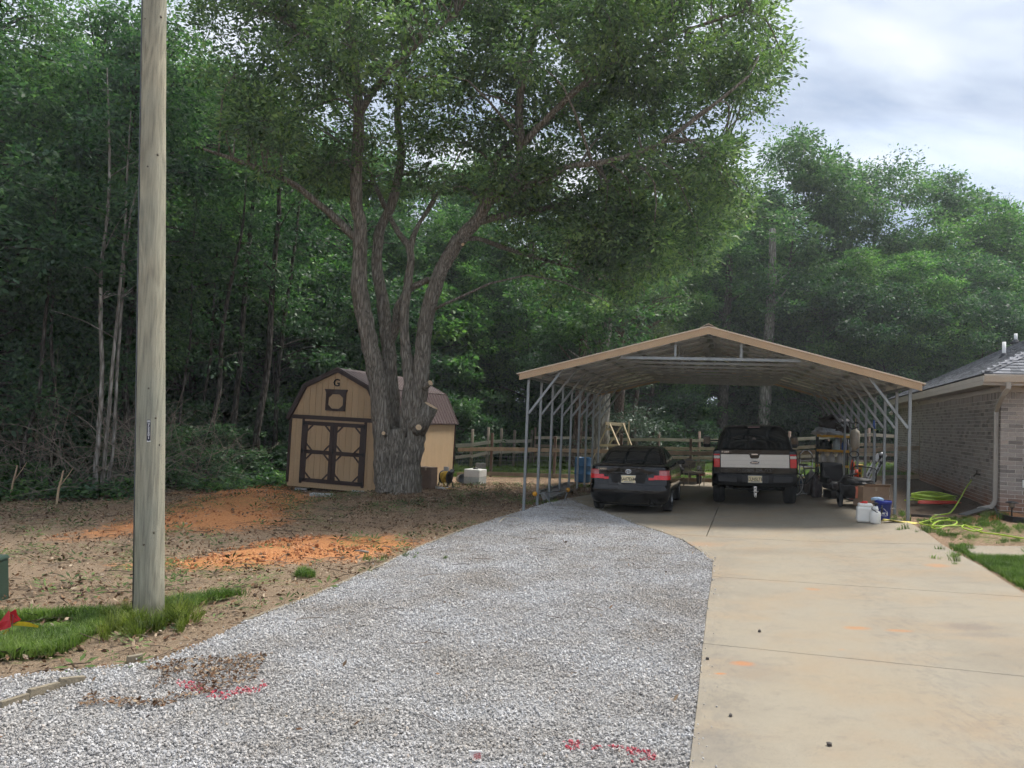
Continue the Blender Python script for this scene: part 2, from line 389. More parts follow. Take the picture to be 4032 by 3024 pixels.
def make_ground():
    xs = axis(-16, 13, .14, 60, 26); ys = axis(2.5, 31, .14, 60, 26)
    X, Y = np.meshgrid(xs, ys); Z = drive_h(X, Y)
    ds = pdist(X, Y, SLAB); dg = pdist(X, Y, GRAVEL); hard = np.maximum(ds, dg)
    soft = 1-_ss(-.5, .0, hard)
    Z = Z+soft*(.06*(fbm(X, Y, .8, 3)-.72)+.035*(fbm(X, Y, 4, 5)-.7)) - .03*_ss(-.08, .06, ds) - .012*_ss(-.1, .1, dg)*(ds < 0)
    mound = _ss(-.2, 1.5, pdist(X, Y, RED1))*.085*(.4+1.2*fbm(X, Y, 1.5, 44))+_ss(-.1, .7, pdist(X, Y, RED2))*.05; Z = Z+mound+(mound > .01)*.05*(fbm(X, Y, 3.4, 45)-.5)
    def at_(poly, w, base=.5): return np.clip(base+pdist(X, Y, poly)/w, 0, 1)
    red = np.maximum.reduce([at_(RED1, 1.6), at_(RED2, 1.1), at_(RED3, .8)*.8])
    u, v = uv_of(X, Y)
    red = np.maximum(red, .42*_ss(-1.2, -.2, -np.abs(v-1.0))*(u < -8))
    yard = _ss(10.5, 11.2, v+.5*fbm(X, Y, .5, 8))*(.82+.3*(fbm(X, Y, .35, 11)-.5))
    yard = yard*(1-.6*_ss(.6, .75, fbm(X, Y, .3, 21)))
    far = _ss(24, 34, v)
    grass = np.maximum.reduce([.40*_ss(.42, .62, fbm(X, Y, .55, 33))*(u < 1.5)*(v < 1)*(v > -9), at_(GRASS1, .9)*.95, at_(GRASS2, .5), at_(GRASS3, .9)*.46, at_(GRASS4, 1.2)*.55, yard*(1-far), .33*_ss(0, 8, 12-Y)*(u < 0)])
    grass = np.where((hard > -.05) & (v < 10.5), 0, grass)
    pale = np.clip(_ss(9, 4, v+17)*0+.95*_ss(-3.0, -6.5, v)*(u < 2), 0, 1)
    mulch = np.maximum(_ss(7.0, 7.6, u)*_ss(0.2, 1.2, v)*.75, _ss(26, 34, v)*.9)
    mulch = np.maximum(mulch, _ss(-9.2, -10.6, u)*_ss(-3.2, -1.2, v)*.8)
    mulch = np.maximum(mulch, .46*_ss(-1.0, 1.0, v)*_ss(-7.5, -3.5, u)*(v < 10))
    n, m = X.shape; V = np.stack([X, Y, Z], -1).reshape(-1, 3)
    I = np.arange(n*m).reshape(n, m); F = np.stack([I[:-1,:-1], I[:-1,1:], I[1:,1:], I[1:,:-1]], -1).reshape(-1, 4)
    me = np_mesh('ground', V, F)
    for k, a in (('red', red), ('grass', grass), ('pale', pale), ('mulch', mulch)):
        me.attributes.new(k, 'FLOAT', 'POINT').data.foreach_set('value', a.astype(np.float32).ravel())
    tag(mesh_obj('ground', me, ground_mat(), None, True), kind='structure')
make_ground()

# ================================================================== gravel drive
def poly_sheet(name, poly, mat, dz, cell=.22):
    P = np.array(poly); x0, y0 = P.min(0); x1, y1 = P.max(0)
    bm = bmesh.new(); f = bm.faces.new([bm.verts.new((p[0], p[1], 0)) for p in poly])
    for ax, a, b in ((0, x0, x1), (1, y0, y1)):
        for c in np.arange(a+cell, b, cell):
            co = (c, 0, 0) if ax == 0 else (0, c, 0); no = (1, 0, 0) if ax == 0 else (0, 1, 0)
            bmesh.ops.bisect_plane(bm, geom=bm.verts[:]+bm.edges[:]+bm.faces[:], plane_co=co, plane_no=no)
    for v in bm.verts: v.co.z = gz(v.co.x, v.co.y)+dz
    bmesh.ops.recalc_face_normals(bm, faces=bm.faces)
    if bm.faces and bm.faces[:][0].normal.z < 0: bmesh.ops.reverse_faces(bm, faces=bm.faces)
    me = bpy.data.meshes.new(name); bm.to_mesh(me); bm.free(); return mesh_obj(name, me, mat, None)
gm = M('gravel_bed', (.42,.41,.40), .9, 0, .5, 60, .9, 70, world=True, col2=(.10,.098,.095))
tag(poly_sheet('gravel_drive', GRAVEL, gm, .004, .5), kind='structure')

def stone_mat(name, stops):
    m = bpy.data.materials.new(name); m.use_nodes = True; nt = m.node_tree; b = nt.nodes['Principled BSDF']; N = nt.nodes.new; L = nt.links.new
    b.inputs['Roughness'].default_value = .85; b.inputs['Specular IOR Level'].default_value = .25
    oi = N('ShaderNodeObjectInfo'); c = N('ShaderNodeValToRGB'); e = c.color_ramp.elements
    e[0].position, e[0].color = stops[0][0], (*stops[0][1], 1); e[1].position, e[1].color = stops[-1][0], (*stops[-1][1], 1)
    for p, q in stops[1:-1]: k = e.new(p); k.color = (*q, 1)
    L(oi.outputs['Random'], c.inputs[0])
    tc = N('ShaderNodeTexCoord'); n = N('ShaderNodeTexNoise'); n.inputs['Scale'].default_value = 2.2; n.inputs['Detail'].default_value = 4; L(tc.outputs['Object'], n.inputs['Vector'])
    mr = N('ShaderNodeMapRange'); mr.inputs['To Min'].default_value = .78; mr.inputs['To Max'].default_value = 1.15; L(n.outputs['Fac'], mr.inputs['Value'])
    vm = N('ShaderNodeVectorMath'); vm.operation = 'SCALE'; L(c.outputs[0], vm.inputs[0]); L(mr.outputs[0], vm.inputs['Scale']); gp_ = N('ShaderNodeNewGeometry'); nb = N('ShaderNodeTexNoise'); nb.inputs['Scale'].default_value = .9; nb.inputs['Detail'].default_value = 5; nb.inputs['Roughness'].default_value = .65; L(gp_.outputs['Position'], nb.inputs['Vector'])
    cb2 = N('ShaderNodeValToRGB'); e2 = cb2.color_ramp.elements; e2[0].position, e2[0].color = .36, (.80,.75,.69,1); e2[1].position, e2[1].color = .60, (1.04,1.04,1.05,1); L(nb.outputs['Fac'], cb2.inputs[0])
    v3 = N('ShaderNodeVectorMath'); v3.operation = 'MULTIPLY'; L(vm.outputs[0], v3.inputs[0]); L(cb2.outputs[0], v3.inputs[1]); L(v3.outputs[0], b.inputs['Base Color'])
    return m
STONE = stone_mat('limestone_chips', [(0,(.29,.284,.278)),(.15,(.37,.363,.357)),(.4,(.435,.428,.422)),(.7,(.495,.49,.482)),(.94,(.585,.575,.56)),(1,(.40,.345,.29))])
STONE_RED = stone_mat('painted_chips', [(0,(.48,.05,.08)),(.45,(.52,.12,.15)),(.75,(.50,.30,.31)),(1,(.48,.44,.43))])
def stone_protos(mat, nm):
    r = []
    for k in range(6):
        bm = bmesh.new(); bmesh.ops.create_icosphere(bm, subdivisions=1, radius=1)
        rr = random.Random(50+k)
        for v in bm.verts: v.co *= rr.uniform(.72, 1.12)
        # knock a couple of flat facets off, as crushed stone has
        for j in range(3):
            d = Vector((rr.uniform(-1,1), rr.uniform(-1,1), rr.uniform(-1,1))).normalized(); lim = rr.uniform(.45, .7)
            for v in bm.verts:
                e = v.co.dot(d)
                if e > lim: v.co -= d*(e-lim)
        me = bpy.data.meshes.new(nm); bm.to_mesh(me); bm.free(); me.materials.append(mat)
        r.append(bpy.data.objects.new(nm, me))
    return r
def sample_poly(poly, n, rs):
    P = np.array(poly); lo = P.min(0); hi = P.max(0); out = []; got = 0
    while got < n:
        q = rs.uniform(lo, hi, (n, 2)); q = q[inpoly(q[:,0], q[:,1], poly)]; out.append(q); got += len(q)
    return np.concatenate(out)[:n]
LITTER_GAPS = [W(*p) for p in [(720,2610),(1050,2590),(1000,2700),(640,2800),(300,2800),(420,2680)]]
def gravel():
    rs = np.random.default_rng(3); P = np.array(GRAVEL); y1 = P[:,1].max()
    vis = [p for p in GRAVEL]
    area = .5*abs(np.dot(P[:,0], np.roll(P[:,1], 1))-np.dot(P[:,1], np.roll(P[:,0], 1)))
    q = sample_poly(GRAVEL, int(area*4200), rs)
    q = q[(q[:,1] > 3.6) & (np.abs(q[:,0]) < q[:,1]*.72+.4)]
    keep = rs.random(len(q)) < np.clip(1.15-(q[:,1]-6)*.05, .55, 1)
    keep &= ~(inpoly(q[:,0], q[:,1], LITTER_GAPS) & (fbm(q[:,0], q[:,1], 2.2, 4) > .5) & (rs.random(len(q)) < .6))
    q = q[keep]
    # strays over the edges
    k = sample_poly(GRAVEL, 5000, rs)+rs.normal(0, .16, (5000, 2)); k = k[~inpoly(k[:,0], k[:,1], GRAVEL) & ~inpoly(k[:,0], k[:,1], SLAB) & (k[:,1] > 3.6)]
    e = np.array(EDGE[:-1]); t = rs.integers(0, len(e)-1, 150); f = rs.random((150, 1)); ke = e[t]*(1-f)+e[t+1]*f; ke[:,0] += np.abs(rs.normal(0, .07, 150))
    q = np.concatenate([q, k, ke]); n = len(q)
    r = (.0052+.0095*rs.random(n)**2.3)*np.clip(.92+(q[:,1]-8)*.02, .9, 1.15)
    on = inpoly(q[:,0], q[:,1], SLAB)
    z = drive_h(q[:,0], q[:,1])+.006+r*.35+rs.random(n)*.016 + .028*(fbm(q[:,0], q[:,1], 1.6, 14)-.5) + on*.022
    sc = r[:,None]*rs.uniform(.62, 1.35, (n, 3)); rot = rs.uniform(0, 6.28, (n, 3))
    V = np.column_stack([q, z])
    u1 = [W(*p) for p in [(690,2690),(760,2695),(900,2735),(1040,2690),(1050,2715),(960,2765),(860,2765),(700,2712)]]
    u2 = [W(*p) for p in [(2215,2930),(2330,2935),(2580,2975),(2585,3010),(2480,3024),(2400,2990),(2230,2962)]]
    red = (inpoly(q[:,0], q[:,1], u1) | inpoly(q[:,0], q[:,1], u2)) & (fbm(q[:,0], q[:,1], 7, 2) > .46)
    pr = stone_protos(STONE, 'stone_chip'); pk = rs.integers(0, 6, n)
    g = ~red
    scatter('gravel', V[g], pr, sc[g], rot[g], pk[g], 'loose grey limestone gravel covering the parking strip', 'gravel')
    scatter('painted_gravel', V[red], stone_protos(STONE_RED, 'red_chip'), sc[red], rot[red], pk[red], 'gravel sprayed with pink red marking paint', 'gravel')
gravel()

# ================================================================== concrete drive, cut into panels
def concrete_mat():
    m = bpy.data.materials.new('concrete'); m.use_nodes = True; nt = m.node_tree; b = nt.nodes['Principled BSDF']; N = nt.nodes.new; L = nt.links.new
    b.inputs['Roughness'].default_value = .82; b.inputs['Specular IOR Level'].default_value = .3
    ge = N('ShaderNodeNewGeometry')
    def noise(s, d=5, r=.6, st=(1,1,1), rz=0):
        mp = N('ShaderNodeMapping'); mp.inputs['Scale'].default_value = st; mp.inputs['Rotation'].default_value = (0,0,rz); L(ge.outputs['Position'], mp.inputs['Vector'])
        n = N('ShaderNodeTexNoise'); n.inputs['Scale'].default_value = s; n.inputs['Detail'].default_value = d; n.inputs['Roughness'].default_value = r
        L(mp.outputs[0], n.inputs['Vector']); return n.outputs['Fac']
    def ramp(src, stops):
        c = N('ShaderNodeValToRGB'); e = c.color_ramp.elements
        e[0].position, e[0].color = stops[0][0], (*stops[0][1], 1); e[1].position, e[1].color = stops[-1][0], (*stops[-1][1], 1)
        for p, q in stops[1:-1]: k = e.new(p); k.color = (*q, 1)
        L(src, c.inputs[0]); return c.outputs[0]
    def mix(f, a, c2, t='MIX'):
        x = N('ShaderNodeMix'); x.data_type = 'RGBA'; x.blend_type = t
        if hasattr(f, 'links'): L(f, x.inputs['Factor'])
        else: x.inputs['Factor'].default_value = f
        L(a, x.inputs['A']); L(c2, x.inputs['B']); return x.outputs['Result']
    def fac(src, a, c, hi=1.0):
        r = N('ShaderNodeMapRange'); r.inputs['From Min'].default_value = a; r.inputs['From Max'].default_value = c; r.inputs['To Max'].default_value = hi; L(src, r.inputs['Value']); return r.outputs[0]
    base = ramp(noise(.55, 5, .6), [(.3,(.222,.193,.148)),(.5,(.266,.234,.180)),(.7,(.278,.231,.164))])
    base = mix(fac(noise(.9, 6, .65, (1,1.6,1)), .47, .68, .8), base, ramp(noise(7, 3), [(.3,(.285,.215,.138)),(.7,(.27,.212,.148))]))
    base = mix(fac(noise(1.9, 7, .75, (.8,1.7,1), .15), .54, .74, .55), base, ramp(noise(12, 3), [(.3,(.135,.12,.106)),(.7,(.18,.16,.138))]))
    base = mix(fac(noise(3.6, 5, .7, (.7,1.3,1)), .69, .78, .75), base, ramp(noise(9, 3), [(.3,(.40,.17,.07)),(.7,(.36,.20,.10))]))
    base = mix(fac(noise(3.4, 8, .82), .54, .70, .55), base, ramp(noise(30, 3), [(.3,(.125,.11,.095)),(.7,(.175,.15,.12))]))
    # rubber scuffs along the two wheel tracks
    dp = N('ShaderNodeVectorMath'); dp.operation = 'DOT_PRODUCT'; dp.inputs[1].default_value = (UX, UY, 0); L(ge.outputs['Position'], dp.inputs[0])
    def track(c, w):
        a = N('ShaderNodeMath'); a.operation = 'SUBTRACT'; a.inputs[1].default_value = c+CO[0]*UX+CO[1]*UY; L(dp.outputs['Value'], a.inputs[0])
        q = N('ShaderNodeMath'); q.operation = 'ABSOLUTE'; L(a.outputs[0], q.inputs[0]); return fac(q.outputs[0], w, w*.3)
    mt = N('ShaderNodeMath'); mt.operation = 'MAXIMUM'; L(track(4.15, .42), mt.inputs[0]); L(track(5.85, .42), mt.inputs[1])
    m3 = N('ShaderNodeMath'); m3.operation = 'MULTIPLY'; L(mt.outputs[0], m3.inputs[0]); L(fac(noise(9, 7, .8, (1.5,.8,1)), .46, .68, .55), m3.inputs[1])
    base = mix(m3.outputs[0], base, ramp(noise(40, 3), [(.3,(.12,.11,.10)),(.7,(.17,.155,.135))]))
    # stains of their own shape: oil, clay smears
    def blob(px, py, rx, ry, col, st, rz=0.0):
        c = W(px, py); mp = N('ShaderNodeMapping'); mp.vector_type = 'TEXTURE'; mp.inputs['Location'].default_value = (c[0], c[1], 0); mp.inputs['Rotation'].default_value = (0,0,rz); mp.inputs['Scale'].default_value = (rx, ry, 100)
        L(ge.outputs['Position'], mp.inputs['Vector']); ln = N('ShaderNodeVectorMath'); ln.operation = 'LENGTH'; L(mp.outputs[0], ln.inputs[0])
        a = N('ShaderNodeMath'); a.operation = 'MULTIPLY_ADD'; a.inputs[1].default_value = 1.6; L(noise(11, 6, .75), a.inputs[0]); L(ln.outputs['Value'], a.inputs[2])
        k = N('ShaderNodeRGB'); k.outputs[0].default_value = (*col, 1)
        return mix(fac(a.outputs[0], 1.95, 1.25, st), base, k.outputs[0])
    for q in ((3810,2480,.30,.16,(.15,.13,.12),.5),(3860,2512,.34,.10,(.17,.148,.13),.35),(2925,2628,.10,.07,(.42,.18,.07),.9),(2835,2668,.05,.03,(.42,.18,.07),.9),(3370,2485,.14,.07,(.36,.19,.09),.8),(3540,2496,.13,.06,(.36,.19,.09),.7),(3200,2330,.10,.08,(.36,.20,.10),.7),(3690,2235,.18,.14,(.37,.20,.10),.7),
              (2790,2965,.26,.30,(.16,.146,.13),.35),(2960,2660,.32,.34,(.17,.152,.132),.28),(3020,2180,.9,.35,(.18,.15,.115),.4),(2745,2150,.5,.25,(.34,.20,.11),.5)): base = blob(*q)
    speck = ramp(noise(170, 2, .7), [(.28,(.62,.60,.58)),(.46,(1,1,1)),(.72,(1.18,1.15,1.1))])
    base = mix(.85, base, speck, 'MULTIPLY')
    base = mix(fac(noise(20, 7, .85), .60, .74, .6), base, ramp(noise(3, 2), [(0,(.14,.12,.10)),(1,(.2,.17,.14))]))
    L(base, b.inputs['Base Color'])
    bp = N('ShaderNodeBump'); bp.inputs['Strength'].default_value = .35; bp.inputs['Distance'].default_value = .006; L(noise(140, 3, .7), bp.inputs['Height']); L(bp.outputs[0], b.inputs['Normal'])
    return m
CONC = concrete_mat()
def clip(poly, p, nrm):
    out = []; n = len(poly)
    for i in range(n):
        a = poly[i]; c = poly[(i+1) % n]
        da = (a[0]-p[0])*nrm[0]+(a[1]-p[1])*nrm[1]; dc = (c[0]-p[0])*nrm[0]+(c[1]-p[1])*nrm[1]
        if da >= 0: out.append(a)
        if (da >= 0) != (dc >= 0):
            t = da/(da-dc); out.append((a[0]+t*(c[0]-a[0]), a[1]+t*(c[1]-a[1])))
    return out
def slab_panel(poly, parent, top=.03, th=.11, name='slab_panel'):
    P = np.array(poly); lo = P.min(0); hi = P.max(0)
    bm = bmesh.new(); bm.faces.new([bm.verts.new((p[0], p[1], 0)) for p in poly])
    for ax in (0, 1):
        for c in np.arange(lo[ax]+.7, hi[ax], .7):
            bmesh.ops.bisect_plane(bm, geom=bm.verts[:]+bm.edges[:]+bm.faces[:], plane_co=(c,0,0) if ax == 0 else (0,c,0), plane_no=(1,0,0) if ax == 0 else (0,1,0))
    r = bmesh.ops.extrude_face_region(bm, geom=bm.faces[:]); new = [g for g in r['geom'] if isinstance(g, bmesh.types.BMVert)]
    ns = set(new)
    for v in bm.verts: v.co.z = gz(v.co.x, v.co.y)+(top if v in ns else top-th)
    bmesh.ops.recalc_face_normals(bm, faces=bm.faces)
    me = bpy.data.meshes.new(name); bm.to_mesh(me); bm.free()
    o = mesh_obj(name, me, CONC, parent, bevel=.006, seg=1); return o
def driveway():
    root = bpy.data.objects.new('driveway', None); COL.objects.link(root); root['kind'] = 'structure'
    def line(a, c): a = W(*a); c = W(*c); d = (c[0]-a[0], c[1]-a[1]); l = math.hypot(*d); return a, (-d[1]/l, d[0]/l)   # normal points away from the camera
    J1 = line((2644,2110), (3711,2151)); J2 = line((2803,2279), (4032,2361)); J3 = line((2776,2548), (4032,2679)); J4 = line((2783,2113), (2834,1988))
    J5p = W2(3, 6.6); J5 = (J5p, (VX, VY))
    g = .007
    def side(poly, J, s):
        p, n = J; return clip(poly, (p[0]+n[0]*g*s, p[1]+n[1]*g*s), (n[0]*s, n[1]*s))
    rest = SLAB
    slab_panel(side(rest, J3, -1), root); rest = side(rest, J3, 1)
    slab_panel(side(rest, J2, -1), root); rest = side(rest, J2, 1)
    slab_panel(side(rest, J1, -1), root); rest = side(rest, J1, 1)
    for half in (side(rest, J4, -1), side(rest, J4, 1)):
        slab_panel(side(half, J5, -1), root); slab_panel(side(half, J5, 1), root)
driveway()
w_ = bpy.data.objects.new('walkway', None); COL.objects.link(w_); w_['kind'] = 'structure'
slab_panel(WALK, w_, .035)
# tan edging strip along the gravel
def edging():
    t = thing('gravel_edging', 'weathered tan timber edging strip along the left edge of the gravel', 'edging')
    wm = M('edging_wood', (.22,.185,.13), .85, 0, .3, 9, .25, 40, stretch=(1,1,1))
    pts = [Vector((*p, 0)) for p in GRAVEL_L[:9]]
    for i in range(len(pts)-1):
        a, c = pts[i].copy(), pts[i+1].copy(); a.z = gz(a.x, a.y)-.006; c.z = gz(c.x, c.y)-.006
        MB().beam(a, c, .035, .07).build('board', wm, t, bevel=.004)
    for seg in ([(0,2795),(110,2760),(230,2715),(330,2690)], [(500,2612),(560,2600)]):
        q = [gp(*p) for p in seg]
        for a, c in zip(q[:-1], q[1:]):
            a.z += .025; c.z += .025; MB().beam(a, c, .035, .06).build('board', wm, t, bevel=.004)
edging()
# ================================================================== brick house
HYAW = .342; H0 = (9.68, 15.2)
def brick_mat():
    m = bpy.data.materials.new('brick'); m.use_nodes = True; nt = m.node_tree; b = nt.nodes['Principled BSDF']; N = nt.nodes.new; L = nt.links.new
    b.inputs['Roughness'].default_value = .9
    ge = N('ShaderNodeNewGeometry'); oi = N('ShaderNodeObjectInfo')
    wn = N('ShaderNodeTexWhiteNoise'); wn.noise_dimensions = '2D'; cm = N('ShaderNodeCombineXYZ'); L(ge.outputs['Random Per Island'], cm.inputs[0]); L(oi.outputs['Random'], cm.inputs[1]); L(cm.outputs[0], wn.inputs['Vector'])
    c = N('ShaderNodeValToRGB'); e = c.color_ramp.elements
    e[0].position, e[0].color = 0, (.145,.125,.112,1); e[1].position, e[1].color = 1, (.33,.275,.235,1)
    for p, q in ((.10,(.185,.160,.145)),(.35,(.265,.236,.212)),(.7,(.285,.25,.222)),(.88,(.335,.30,.268))): k = e.new(p); k.color = (*q, 1)
    L(wn.outputs['Value'], c.inputs[0])
    n = N('ShaderNodeTexNoise'); n.inputs['Scale'].default_value = 22; n.inputs['Detail'].default_value = 5; L(ge.outputs['Position'], n.inputs['Vector'])
    mr = N('ShaderNodeMapRange'); mr.inputs['To Min'].default_value = .72; mr.inputs['To Max'].default_value = 1.22; L(n.outputs['Fac'], mr.inputs['Value'])
    vm = N('ShaderNodeVectorMath'); vm.operation = 'SCALE'; L(c.outputs[0], vm.inputs[0]); L(mr.outputs[0], vm.inputs['Scale'])
    # clay splashed up the lowest courses
    sp = N('ShaderNodeSeparateXYZ'); L(ge.outputs['Position'], sp.inputs[0]); n2 = N('ShaderNodeTexNoise'); n2.inputs['Scale'].default_value = 2.2; n2.inputs['Detail'].default_value = 5; L(ge.outputs['Position'], n2.inputs['Vector'])
    s1 = N('ShaderNodeMath'); s1.operation = 'MULTIPLY_ADD'; s1.inputs[1].default_value = -.5; L(n2.outputs['Fac'], s1.inputs[0]); L(sp.outputs['Z'], s1.inputs[2])
    m2 = N('ShaderNodeMapRange'); m2.inputs['From Min'].default_value = .72; m2.inputs['From Max'].default_value = .3; m2.inputs['To Max'].default_value = .8; L(s1.outputs[0], m2.inputs['Value'])
    x = N('ShaderNodeMix'); x.data_type = 'RGBA'; x.inputs['B'].default_value = (.27,.115,.055,1); L(m2.outputs[0], x.inputs['Factor']); L(vm.outputs[0], x.inputs['A'])
    L(x.outputs['Result'], b.inputs['Base Color'])
    bp = N('ShaderNodeBump'); bp.inputs['Strength'].default_value = .35; bp.inputs['Distance'].default_value = .006; L(n.outputs['Fac'], bp.inputs['Height']); L(bp.outputs[0], b.inputs['Normal'])
    return m
def shingle_mat():
    m = bpy.data.materials.new('asphalt_shingle'); m.use_nodes = True; nt = m.node_tree; b = nt.nodes['Principled BSDF']; N = nt.nodes.new; L = nt.links.new
    b.inputs['Roughness'].default_value = .88
    ge = N('ShaderNodeNewGeometry'); oi = N('ShaderNodeObjectInfo')
    wn = N('ShaderNodeTexWhiteNoise'); wn.noise_dimensions = '2D'; cm = N('ShaderNodeCombineXYZ'); L(ge.outputs['Random Per Island'], cm.inputs[0]); L(oi.outputs['Random'], cm.inputs[1]); L(cm.outputs[0], wn.inputs['Vector'])
    c = N('ShaderNodeValToRGB'); e = c.color_ramp.elements
    e[0].position, e[0].color = 0, (.085,.090,.10,1); e[1].position, e[1].color = 1, (.21,.215,.235,1); k = e.new(.5); k.color = (.145,.15,.165,1)
    L(wn.outputs['Value'], c.inputs[0])
    n = N('ShaderNodeTexNoise'); n.inputs['Scale'].default_value = 90; n.inputs['Detail'].default_value = 4; L(ge.outputs['Position'], n.inputs['Vector'])
    mr = N('ShaderNodeMapRange'); mr.inputs['To Min'].default_value = .55; mr.inputs['To Max'].default_value = 1.45; L(n.outputs['Fac'], mr.inputs['Value'])
    vm = N('ShaderNodeVectorMath'); vm.operation = 'SCALE'; L(c.outputs[0], vm.inputs[0]); L(mr.outputs[0], vm.inputs['Scale']); L(vm.outputs[0], b.inputs['Base Color'])
    return m
def wall_hit(px, py):
    """where a line of sight meets the left wall: local (y along wall, z)"""
    d = _fwd*FPX + _rt*(px-CXP) + _up*(CYP-py); n = Vector((cos(HYAW), -sin(HYAW), 0))
    t = n.dot(Vector((H0[0], H0[1], CAMZ))-Vector((0,0,CAMZ)))/n.dot(d); p = d*t
    return (p.x-H0[0])*sin(HYAW)+(p.y-H0[1])*cos(HYAW), p.z+CAMZ
def house():
    t = thing('brick_house', 'single storey brown brick house with grey shingled hip roof', 'house', (H0[0], H0[1], 0), -HYAW)
    BR = brick_mat(); SH = shingle_mat()
    mortar = M('mortar', (.52,.475,.42), .95, 0, .2, 9, .2, 60)
    LEN, FW = 15.1, 9.2; z0, z1 = .30, 2.94
    mm = MB(); mm.box(.004, .2, .004, LEN, z0-.4, z1); mm.build('wall', mortar, t)
    m2 = MB(); m2.box(.2, FW, .004, .2, z0-.4, z1); fw = m2.build('wall', mortar, t)
    MB().box(.2, FW, LEN-.2, LEN, z0-.4, z1).build('wall', mortar, t)
    MB().box(FW-.2, FW, .2, LEN-.2, z0-.4, z1).build('wall', mortar, t)
    # bricks: (centre along wall, z, length, height, wall)
    CH = .081; items = []
    ns = .20; zs = z1-ns; nrow = int((zs-z0)/CH)
    for r in range(nrow):
        zc = zs-CH*(r+.5)
        for wall, ln in (('l', LEN), ('f', 4.6)):
            off = (.128 if r % 2 else 0)+(.0 if wall == 'l' else .128*(1 if r % 2 == 0 else -1)*0)
            a = 0.0; first = True
            while a < ln-.02:
                w = .255 if not (first and ((r % 2) ^ (wall == 'f'))) else .1275
                first = False; e = min(a+w, ln)
                items.append((wall, a+.006, e-.006, zc-.0345, zc+.0345)); a = e
    for wall, ln in (('l', LEN), ('f', 4.6)):
        a = 0
        while a < ln-.02:
            items.append((wall, a+.005, min(a+.075, ln), zs+.006, z1-.004)); a += .08
    def brick_mb(it, jig):
        wall, a, c, lo, hi = it; p = -.0025-jig*.003
        m = MB()
        if wall == 'l': m.box(p, .05, a, c, lo, hi)
        else: m.box(a if a > .02 else -.004, c, p, .05, lo, hi)
        return m
    # the ones that show largest (nearest the corner) are pieces of their own
    def key(it):
        y = (it[1]+it[2])/2
        vis = 0 if it[0] == 'l' else -.6
        return y+vis+(1.2 if (it[0] == 'f' and y > 1.1) else 0)
    items.sort(key=key); rr = random.Random(4)
    for it in items[:300]: brick_mb(it, rr.random()).build('brick', BR, t, bevel=.003, seg=1)
    rest = MB()
    for it in items[300:]:
        q = brick_mb(it, rr.random()); rest.add(q.v, q.f)
    o = rest.build('bricks', BR, t, fix=False); o['kind'] = 'stuff'
    # frieze, soffit, fascia
    trim = M('beige_trim', (.36,.315,.265), .5, 0, .08, 4, .02, 20); sof = M('soffit', (.30,.265,.225), .6, 0, .08, 4)
    OH = .38; ze = 3.03; zf = 3.20
    fr = MB(); fr.box(-.03, .0, -.03, LEN, z1-.06, z1+.06); fr.build('frieze_board', trim, t, bevel=.006)
    MB().box(0.0, FW, -.03, .0, z1-.06, z1+.06).build('frieze_board', trim, t, bevel=.006)
    MB().box(-OH, FW+OH, -OH, LEN+OH, ze-.03, ze).build('soffit', sof, t)
    MB().box(-OH-.02, -OH, -OH-.02, LEN+OH, ze-.045, zf-.02).build('fascia', trim, t, bevel=.004)
    MB().box(-OH-.012, -OH-.028, -OH, LEN+OH, ze+.05, ze+.056).build('fascia_groove', sof, t)
    MB().box(-OH, FW+OH, -OH-.02, -OH, ze-.045, zf-.02).build('fascia', trim, t, bevel=.004)
    # gutter along the front eave
    g = MB(); prof = [(-OH-.02, ze+.02), (-OH-.075, ze+.02), (-OH-.105, ze+.09), (-OH-.12, ze+.13), (-OH-.12, ze+.15), (-OH-.105, ze+.15), (-OH-.105, ze+.14), (-OH-.02, ze+.14)]
    g.loft([[(-OH-.02, a, z) for a, z in prof], [(FW, a, z) for a, z in prof]], closed=True, cap0=True, cap1=True)
    g.build('gutter', M('beige_gutter', (.50,.45,.39), .4, .1, .06, 4), t, bevel=.003)
    MB().box(-OH-.025, FW, -OH-.13, -OH-.10, ze+.15, ze+.163).build('gutter_lip', M('gutter_lip', (.62,.57,.50), .4, 0, .05, 4), t)
    # downspout: elbow from gutter back to the corner, down, and a kick at the foot
    ds = M('downspout_metal', (.36,.33,.29), .42, .15, .08, 5)
    def duct(pts, w, d, up):
        m = MB()
        for a, c in zip(pts[:-1], pts[1:]): m.beam(a, c, w, d, up, ext=.012)
        return m
    p = duct([(.02,-.42,3.04),(.02,-.42,2.93),(-.03,-.3,2.82),(-.045,.02,2.62),(-.045,.16,2.5),(-.045,.16,.72),(-.10,.16,.60),(-.34,.13,.53)], .085, .065, (0,1,.01))
    p.build('downspout', ds, t, bevel=.012)
    # roof planes
    P = .53; x0, x1, y0, y1 = -OH-.05, FW+OH+.05, -OH-.10, LEN+OH+.05; hw = (x1-x0)/2; zr = zf+hw*P; zb = zf-.005
    deck = M('roof_deck', (.05,.052,.058), .9, 0, .2, 20)
    A, B, C_, D = (x0,y0,zb), (x1,y0,zb), (x1,y1,zb), (x0,y1,zb); R1, R2 = (x0+hw,y0+hw,zb+hw*P), (x0+hw,y1-hw,zb+hw*P)
    MB().add([A,B,C_,D,R1,R2], [(0,4,5,3),(0,1,4),(1,2,5,4),(2,3,5),(0,3,2,1)]).build('roof', deck, t)
    rows = int(math.hypot(hw, hw*P)/.14); k = 1/math.sqrt(1+P*P); tabs = []
